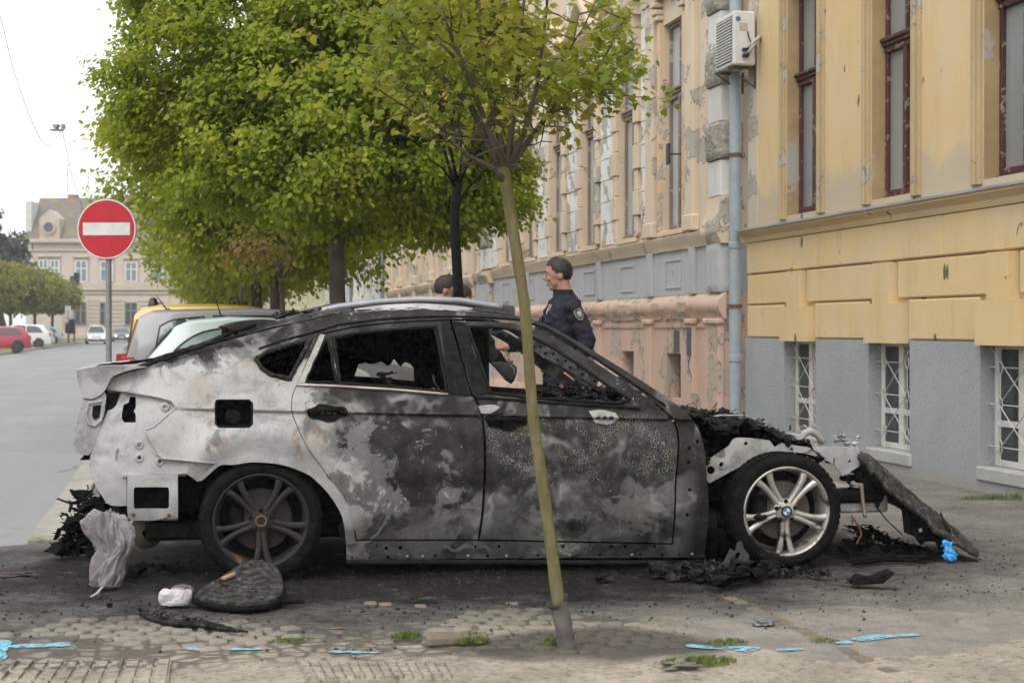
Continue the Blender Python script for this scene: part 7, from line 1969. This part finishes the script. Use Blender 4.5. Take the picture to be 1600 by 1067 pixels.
# charred bumper heap under the tail, with the pale cloth on it
heap_thing('bumper_remains', 'heap of charred bumper remains under the tail of the wreck', 'debris', [(100, 872), (130, 868), (165, 868)], 60, 190, .055, 71, M_char, lambda a: .40 * (1 - .35 * a) * (1 if a > .12 else .5))
heap_thing('boot_debris', 'black melted lumps lying behind the rear wheel', 'debris', [(190, 905), (230, 890), (280, 895)], 22, 60, .035, 72, M_char)
def cloth(label, px, name, depth, mt, fold=.03, seed=0, n=48, NR=30):
    """px: (u_left, u_right, v) rows from top to bottom"""
    rows = []
    t = thing(name, label, 'cloth', (0, 0, 0)); m = MB(); vs = []
    for i in range(NR + 1):
        f = i / NR * (len(px) - 1); k = min(int(f), len(px) - 2); w = f - k; w = w * w * (3 - 2 * w) if False else w
        a, b, v = (px[k][j] + (px[k+1][j] - px[k][j]) * w for j in range(3)); base = on_z((px[-1][0] + px[-1][1]) / 2, px[-1][2]); d = (base - CAM).dot(_f)
        L, R = at(a, v, d), at(b, v, d); c = (L + R) / 2; hw = (R - L).length / 2
        for j in range(n):
            q = 2 * math.pi * j / n; x, y = math.cos(q), math.sin(q)
            s_ = i / NR * 6; W_ = Vector((x * 1.6 + s_ * .18, y * 1.6, s_ * .28 + x * .5)); W_ += Vector((noise.noise(W_ * 1.1 + Vector((seed, 0, 0))), noise.noise(W_ * 1.1 + Vector((0, seed, 4))), 0)) * .7
            fo = fold * (.8 * noise.noise(W_ * .9) + .6 * (.5 - 1.9 * abs(noise.noise(W_ * 1.6 + Vector((3, seed, 0))))) + .22 * (.45 - 1.8 * abs(noise.noise(W_ * 3.2 + Vector((seed, 7, 0))))))
            p = c + _r * hw * x + Vector((_f.x, _f.y, 0)) * (hw * depth * y) + Vector((_r * x + Vector((_f.x, _f.y, 0)) * y)) * fo + Vector((0, 0, fo * .7))
            if p.z < .004: p.z = .004
            vs.append(p)
    fs = [(i*n+j, i*n+(j+1)%n, (i+1)*n+(j+1)%n, (i+1)*n+j) for i in range(NR) for j in range(n)] + [tuple(reversed(range(n))), tuple(NR*n + j for j in range(n))]
    m.add(vs, fs); fix_normals(m.build('fabric', mt, t, True)); return t
M_mauve = mat('mauve_cloth', (.28, .255, .265), (.19, .17, .175), 9, .9, .3, 90, dirt=(.12,.08,.06), dscale=6, dlo=.58, dhi=.70)
o = cloth('crumpled mauve cloth hanging off the bumper remains', [(154,178,802),(138,195,808),(132,202,820),(138,208,838),(150,209,850),(156,206,862),(150,198,876),(144,194,894),(142,190,908),(148,184,918)], 'mauve_cloth', .5, M_mauve, .050, 3, 120, 84)
M_wcloth = mat('white_cloth', (.55, .52, .52), (.42, .38, .39), 9, .9, .3, 80, dirt=(.2,.16,.14), dscale=8, dlo=.6)
o = cloth('small white cloth tucked against the burnt seat pad', [(256,296,921),(250,300,926),(249,300,936),(250,298,942),(254,296,945)], 'white_cloth', .7, M_wcloth, .010, 7)
o = cloth('dark mauve rag on top of the burnt seat pad edge', [(276,292,914),(270,300,917),(268,305,922),(274,302,926)], 'rag', .8, mat('dark_mauve', (.14, .12, .13), (.1,.085,.09), 9, .9, .3, 80), .008, 9)
# burnt seat pad: curved slab with layered edge
c = on_z(372, 948); pad = thing('seat_pad', 'burnt curved seat pad with crusty top lying before the rear wheel', 'seat pad', c, -YAW)
k = (c - CAM).dot(_f) / F
out = [(-70, 0), (-66, 8), (-40, 30), (-18, 46), (10, 52), (38, 44), (56, 26), (64, 6), (50, -8), (20, -14), (-10, -12), (-40, -6)]
O = curve([Vector((a * k, b * k * 3.0 + .03)) for a, b in out], 40, 4); V, T = poly_mesh(O, [], .011)
def padz(x, y): return .010 + .22 * max(0, y + .02) * (1 - .3 * sstep(.02, .22, x))
n = len(V); vs = [(v.x, v.y, padz(v.x, v.y) + .022 + .013 * noise.turbulence(Vector((v.x, v.y, 0)) * 42, 4, True)) for v in V] + [(v.x, v.y, max(0.004, padz(v.x, v.y) - .018)) for v in V]; fs = []; cnt = {}
for t in T:
    a, b, d = t; cr = (V[b]-V[a]).x * (V[d]-V[a]).y - (V[b]-V[a]).y * (V[d]-V[a]).x
    if cr < 0: b, d = d, b
    fs += [(a, b, d), (n+a, n+d, n+b)]
    for e in ((a, b), (b, d), (d, a)): cnt[e] = 1
for (a, b) in cnt:
    if (b, a) not in cnt: fs.append((b, a, n+a, n+b))
obj('pad', vs, fs, char_mat('crusty_char', (.016, .0155, .015), (.10, .097, .092), .56), pad, 50)
m = MB(); m.tube([(p.x, p.y, padz(p.x, p.y) + .0) for p in O + [O[0]]], .016, 7, False); m.build('piping', M_rub, pad, True)
m = MB(); m.tube([(-70*k, .03, .03), (-30*k, .0, .012), (0, -.01, .012)], .013, 7); m.build('edge_trim', M_rub, pad, True)
m = MB(); m.tube([(-38*k, .22, .10), (-20*k, .26, .12)], .012, 8); m.build('foam_strip', mat('tan_foam', (.36, .22, .12), None, 20, .9, .3), pad, True)
m = MB(); m.tube([(62*k, .05, .02), (80*k, .045, .016), (95*k, .05, .02), (102*k, .045, .012)], [.014, .010, .012, .006], 7); m.build('burnt_stub', M_rub, pad, True)
# charred strip
P = [on_z(u, v) for u, v in ((220, 962), (245, 972), (275, 978), (310, 979), (340, 984), (365, 989), (392, 992))]
m = MB(); C = []
for i in range(len(P) - 1):
    for q in range(5): C.append(P[i].lerp(P[i+1], q / 5) + Vector((0, 0, .014 + .006 * noise.noise(Vector((i + q / 5, 0, 0)) * 3))))
m.tube(C, [.006 + .017 * math.sin(math.pi * min(1, .12 + i / len(C) * .95)) * (1 + .5 * noise.noise(Vector((i * .6, 2, 0)))) for i in range(len(C))], 6)
r = random.Random(2)
for i in range(30): p = C[r.randrange(len(C) // 2)]; a = Vector((r.uniform(-.06, .06), r.uniform(-.04, .04), r.uniform(0, .035))); m.add([p, p + a, p + a + Vector((.015, .01, .004)), p + Vector((.02, .006, 0))], [(0, 1, 2, 3)])
tag(m.build('charred_strip', M_char2, None, 50), 'long thin charred strip lying on the cobbles', 'debris')
# in front of the sill and front wheel
heap_thing('charred_fragments', 'row of flat charred fragments before the front wheel', 'debris', [(1022, 900), (1060, 904), (1110, 908), (1150, 912)], 44, 130, .042, 81, M_char2, lambda a: .05 + .04 * a)
heap_thing('melted_lump', 'shiny black melted lump in front of the charred fragments', 'debris', [(1118, 918), (1150, 914), (1200, 903)], 30, 70, .044, 82, M_char, lambda a: .08)
heap_thing('ash_fragments', 'loose black fragments under the front wheel', 'debris', [(1200, 900), (1250, 897), (1290, 902)], 18, 70, .030, 83, M_char2)
c = on_z(1160, 905); a_ = thing('torn_bracket', 'torn grey plastic bracket leaning by the front tyre', 'debris', c, -YAW); k = (c - CAM).dot(_f) / F
O = [Vector((x * k, (905 - y) * k)) for x, y in ((-42, 896), (-24, 880), (-14, 862), (-6, 866), (-2, 853), (6, 851), (8, 862), (16, 872), (14, 886), (4, 892), (-6, 905), (-30, 903))]
V, T = poly_mesh(O, [[Vector((x * k, (905 - y) * k)) for x, y in ((-12, 882), (-4, 868), (2, 868), (-4, 884))]], .03); vs, fs = thick(V, T, lambda x, z: .06 + z * .5 + .012 * noise.noise(Vector((x * 20, z * 20, 0))), .006)
obj('plate', vs, fs, mat('grey_plastic', (.022, .0215, .021), (.014, .014, .014), 9, .7, .3), a_, 40)
c = on_z(944, 908); m = MB(); m.blob((0, 0, .022), (.048, .04, .028), 6, .4, 3); o = m.build('burnt_lump', M_char2, None, 50); o.location = (c.x, c.y, 0); tag(o, 'single round burnt lump before the sill', 'debris')
c = on_z(172, 949); m = MB(); m.blob((0, 0, .014), (.018, .016, .018), 6, .5, 2); o = m.build('burnt_crumb', M_char, None, 50); o.location = (c.x, c.y, 0); tag(o, 'small black crumb lying on the pale dust by the mauve cloth', 'debris')
c = on_z(1196, 975); m = MB(); m.blob((0, 0, .010), (.07, .05, .016), 16, .6, 3); o = m.build('foil_scrap', mat('foil_grey', (.20, .20, .20), (.1,.1,.1), 20, .5, .5), None, 50); o.location = (c.x, c.y, 0); tag(o, 'flat grey crumpled scrap beside the ochre bricks', 'debris')
m = MB(); P = [on_z(u, v) + Vector((0, 0, .01)) for u, v in ((142, 935), (152, 930), (158, 922), (172, 915))]; m.tube(P, [.004, .008, .006, .01], 5); tag(m.build('plastic_scrap', M_wcloth, None, True), 'thin twisted white scrap by the mauve cloth', 'debris')
c = on_z(25, 899); m = MB(); m.blob((0, 0, .01), (.16, .035, .014), 21, .6, 3); o = m.build('burnt_rag', mat('brown_rag', (.06, .045, .042), (.1, .08, .075), 12, .9, .4), None, 50); o.location = (c.x, c.y, 0.004 + ph(c.x, c.y)); o.rotation_euler = (0, 0, -YAW); tag(o, 'flat dark brown rag near the street end of the wreck', 'debris')
c = on_z(518, 926) ; c = on_z(530, 985); m = MB(); m.blob((0, 0, .006), (.045, .02, .008), 5, .4, 2); o = m.build('bark_chip', mat('rust_chip', (.22, .11, .05), None, 20, .9, .3), None, 50); o.location = (c.x, c.y, .004); tag(o, 'small rusty chip lying on the cobbles', 'debris')
# fallen front bumper skin leaning from the wreck to the ground
bsk = thing('bumper_skin', 'long charred bumper skin slanting from the wreck nose to the ground', 'debris', CO, math.atan2(cx_.y, cx_.x))
top = [(1338,706),(1362,716),(1386,735),(1412,758),(1440,783),(1470,808),(1500,834),(1522,853),(1531,866)]
bot = [(1345,722),(1366,740),(1384,762),(1404,778),(1424,794),(1448,815),(1474,838),(1500,855),(1527,868)]
N = 40; vs = []; W = 12
def ip(L, t): f = t * (len(L) - 1); i = min(int(f), len(L) - 2); w = f - i; return (L[i][0] + (L[i+1][0]-L[i][0]) * w, L[i][1] + (L[i+1][1]-L[i][1]) * w)
yb0 = .10
for i in range(N + 1):
    t = i / N; a = cpl(*ip(top, t), yb0 + .12); b = cpl(*ip(bot, t), yb0)
    a2 = a + Vector((.02, .55 + .12 * noise.noise(Vector((i * .5, 9, 0))), -.10 * (1 - t)))
    j = .022 * noise.noise(Vector((i * .35, 1, 0))) + .022 * noise.noise(Vector((i * 1.1, 4, 0)))
    b = b + Vector((0, 0, j)); row_ = []
    for q in range(W + 1):
        s = q / W
        p = b.lerp(a, s / .35) if s < .35 else a.lerp(a2, (s - .35) / .65)
        p = p + Vector((0, 0, .016 * noise.turbulence(p * 9, 3, True) + (.02 * math.sin(s * 3) if s > .35 else 0)))
        p.z = max(p.z, .006); row_.append(p)
    vs += row_
fs = [(i*(W+1)+q, (i+1)*(W+1)+q, (i+1)*(W+1)+q+1, i*(W+1)+q+1) for i in range(N) for q in range(W)]
n = len(vs); vs2 = vs + [p + Vector((0, .010, -.016)) for p in vs]; fs += [tuple(n + x for x in reversed(f)) for f in fs]
for i in range(N): fs += [(i*(W+1), n+i*(W+1), n+(i+1)*(W+1), (i+1)*(W+1)), ((i+1)*(W+1)+W, n+(i+1)*(W+1)+W, n+i*(W+1)+W, i*(W+1)+W)]
for p in vs2: p.z = max(p.z, .004)
obj('skin', vs2, fs, char_mat('ashy_skin', (.020, .0195, .019), (.10, .096, .09), .55), bsk, 50)
O = [Vector((lambda q: (q.x, q.z))(cpl(u, v, .2))) for u, v in ((1408,780),(1424,794),(1448,815),(1474,838),(1476,858),(1468,860),(1462,846),(1448,846),(1440,852),(1430,838),(1414,832),(1411,806))]
V, T = poly_mesh(O, [[Vector((lambda q: (q.x, q.z))(cpl(u, v, .2))) for u, v in ((1434,826),(1440,824),(1442,830),(1436,832))]], .03); vs, fs = thick(V, T, lambda x, z: .20 + .02 * noise.noise(Vector((x*14, z*14, 0))), .012)
for i, v in enumerate(vs): vs[i] = (v[0], v[1], max(v[2], .006))
obj('torn_flap', vs, fs, M_char, bsk, 50)
m = MB(); P = [cpl(u, v, .15) for u, v in ((1470,800),(1474,815),(1484,830))]; m.tube(P, [.006, .009, .012], 6); m.build('snapped_clip', M_char2, bsk, True)
# blue glove
c = on_z(1478, 876); gl = thing('rubber_glove', 'bright blue rubber glove hooked on the fallen bumper skin', 'glove', c, -YAW); k = (c - CAM).dot(_f) / F
M_glove = mat('blue_nitrile', (.04, .34, .74), (.03, .25, .60), 14, .45, .4, 40, local=True)
m = MB(); m.blob((0, -.05, 22*k), (10*k, .02, 12*k), 3, 1.0, 3, 2.6); m.blob((-4*k, -.045, 30*k), (9*k, .02, 6*k), 8, .9, 3, 2.4)
m.blob((5*k, -.06, 12*k), (9*k, .02, 9*k), 13, 1.1, 3, 2.6); m.blob((-4*k, -.05, 9*k), (6*k, .018, 10*k), 17, 1.0, 3, 2.6)
for j in range(3): m.tube([((-2 + 5*j)*k, -.06, 10*k), ((1 + 5*j)*k, -.07, 4*k), ((4 + 3*j)*k, -.065, (1.5 + 2 * j)*k)], [.009, .008, .005], 7)
remesh(m.build('glove', M_glove, gl), .005, 1)
# debris fan under the fallen skin
heap_thing('burnt_wiring', 'tangle of burnt wiring and plastic under the wreck nose', 'debris', [(1318, 872), (1350, 862), (1385, 862), (1440, 870)], 60, 240, .034, 91, M_char, lambda a: .16 * (1 - a) + .02)
P = [on_z(u, v) for u, v in ((1335, 884), (1385, 878), (1430, 880), (1462, 870))]
m = MB()
for s in range(5):
    r = random.Random(s + 3); C = [p + Vector((r.uniform(-.05, .05), (s - 2) * .03, .015 + r.uniform(0, .02))) for p in P]; m.tube(C, .006 + .003 * (s % 3), 5)
tag(m.build('wire_bundle', M_rub, None, True), 'black burnt wires stretched beneath the fallen bumper skin', 'wire')
c = on_z(1362, 915); m = MB(); m.prism([(-.11, .01), (.05, .02), (.11, .075), (.09, .085), (.0, .045), (-.08, .06)], -.05, .05, 'xz'); m.blob((-.07, 0, .03), (.05, .05, .03), 5, .6, 2); o = fix_normals(m.build('bent_plastic', M_char, None, 50)); o.location = (c.x, c.y, 0); o.rotation_euler = (0, 0, -YAW); tag(o, 'bent black plastic piece lying clear of the fallen bumper', 'debris')
# ash and grit
r = random.Random(77); m = MB()
for kx in range(5200):
    X = r.gauss(1.6, 1.9); Y = r.gauss(8.2, .75)
    if not (-1.6 < X < 5.4 and 6.3 < Y < 10.6): continue
    s = .004 + .012 * r.random() ** 3; z = ph(X, Y); p = Vector((X, Y, z)); a = r.uniform(0, 6.28)
    q = [p + Vector((math.cos(a + j * 2.1) * s * r.uniform(.6, 1.3), math.sin(a + j * 2.1) * s * r.uniform(.6, 1.3), -.001)) for j in range(3)] + [p + Vector((0, 0, s * r.uniform(.5, 1.1)))]
    m.add(q, [(0, 1, 3), (1, 2, 3), (2, 0, 3)])
o = m.build('ash_grit', char_mat('grit', (.015, .015, .014), (.07, .066, .06), .60)); o['kind'] = 'stuff'; o['label'] = 'black ash and grit scattered round the wreck'; o['category'] = 'grit'
# light overcast haze down the street
t = NT('haze_air'); t.n.remove(t.p)
pv = t.n.new('ShaderNodeVolumePrincipled'); pv.inputs['Color'].default_value = (.92, .94, .97, 1); pv.inputs['Density'].default_value = .0007; pv.inputs['Anisotropy'].default_value = .1
t.l.new(pv.outputs[0], t.out.inputs['Volume'])
m = MB(); m.box(-610, 610, -45, 905, -1.2, 24); o = m.build('haze', t.m); o['kind'] = 'stuff'; o['label'] = 'thin pale haze in the street air'
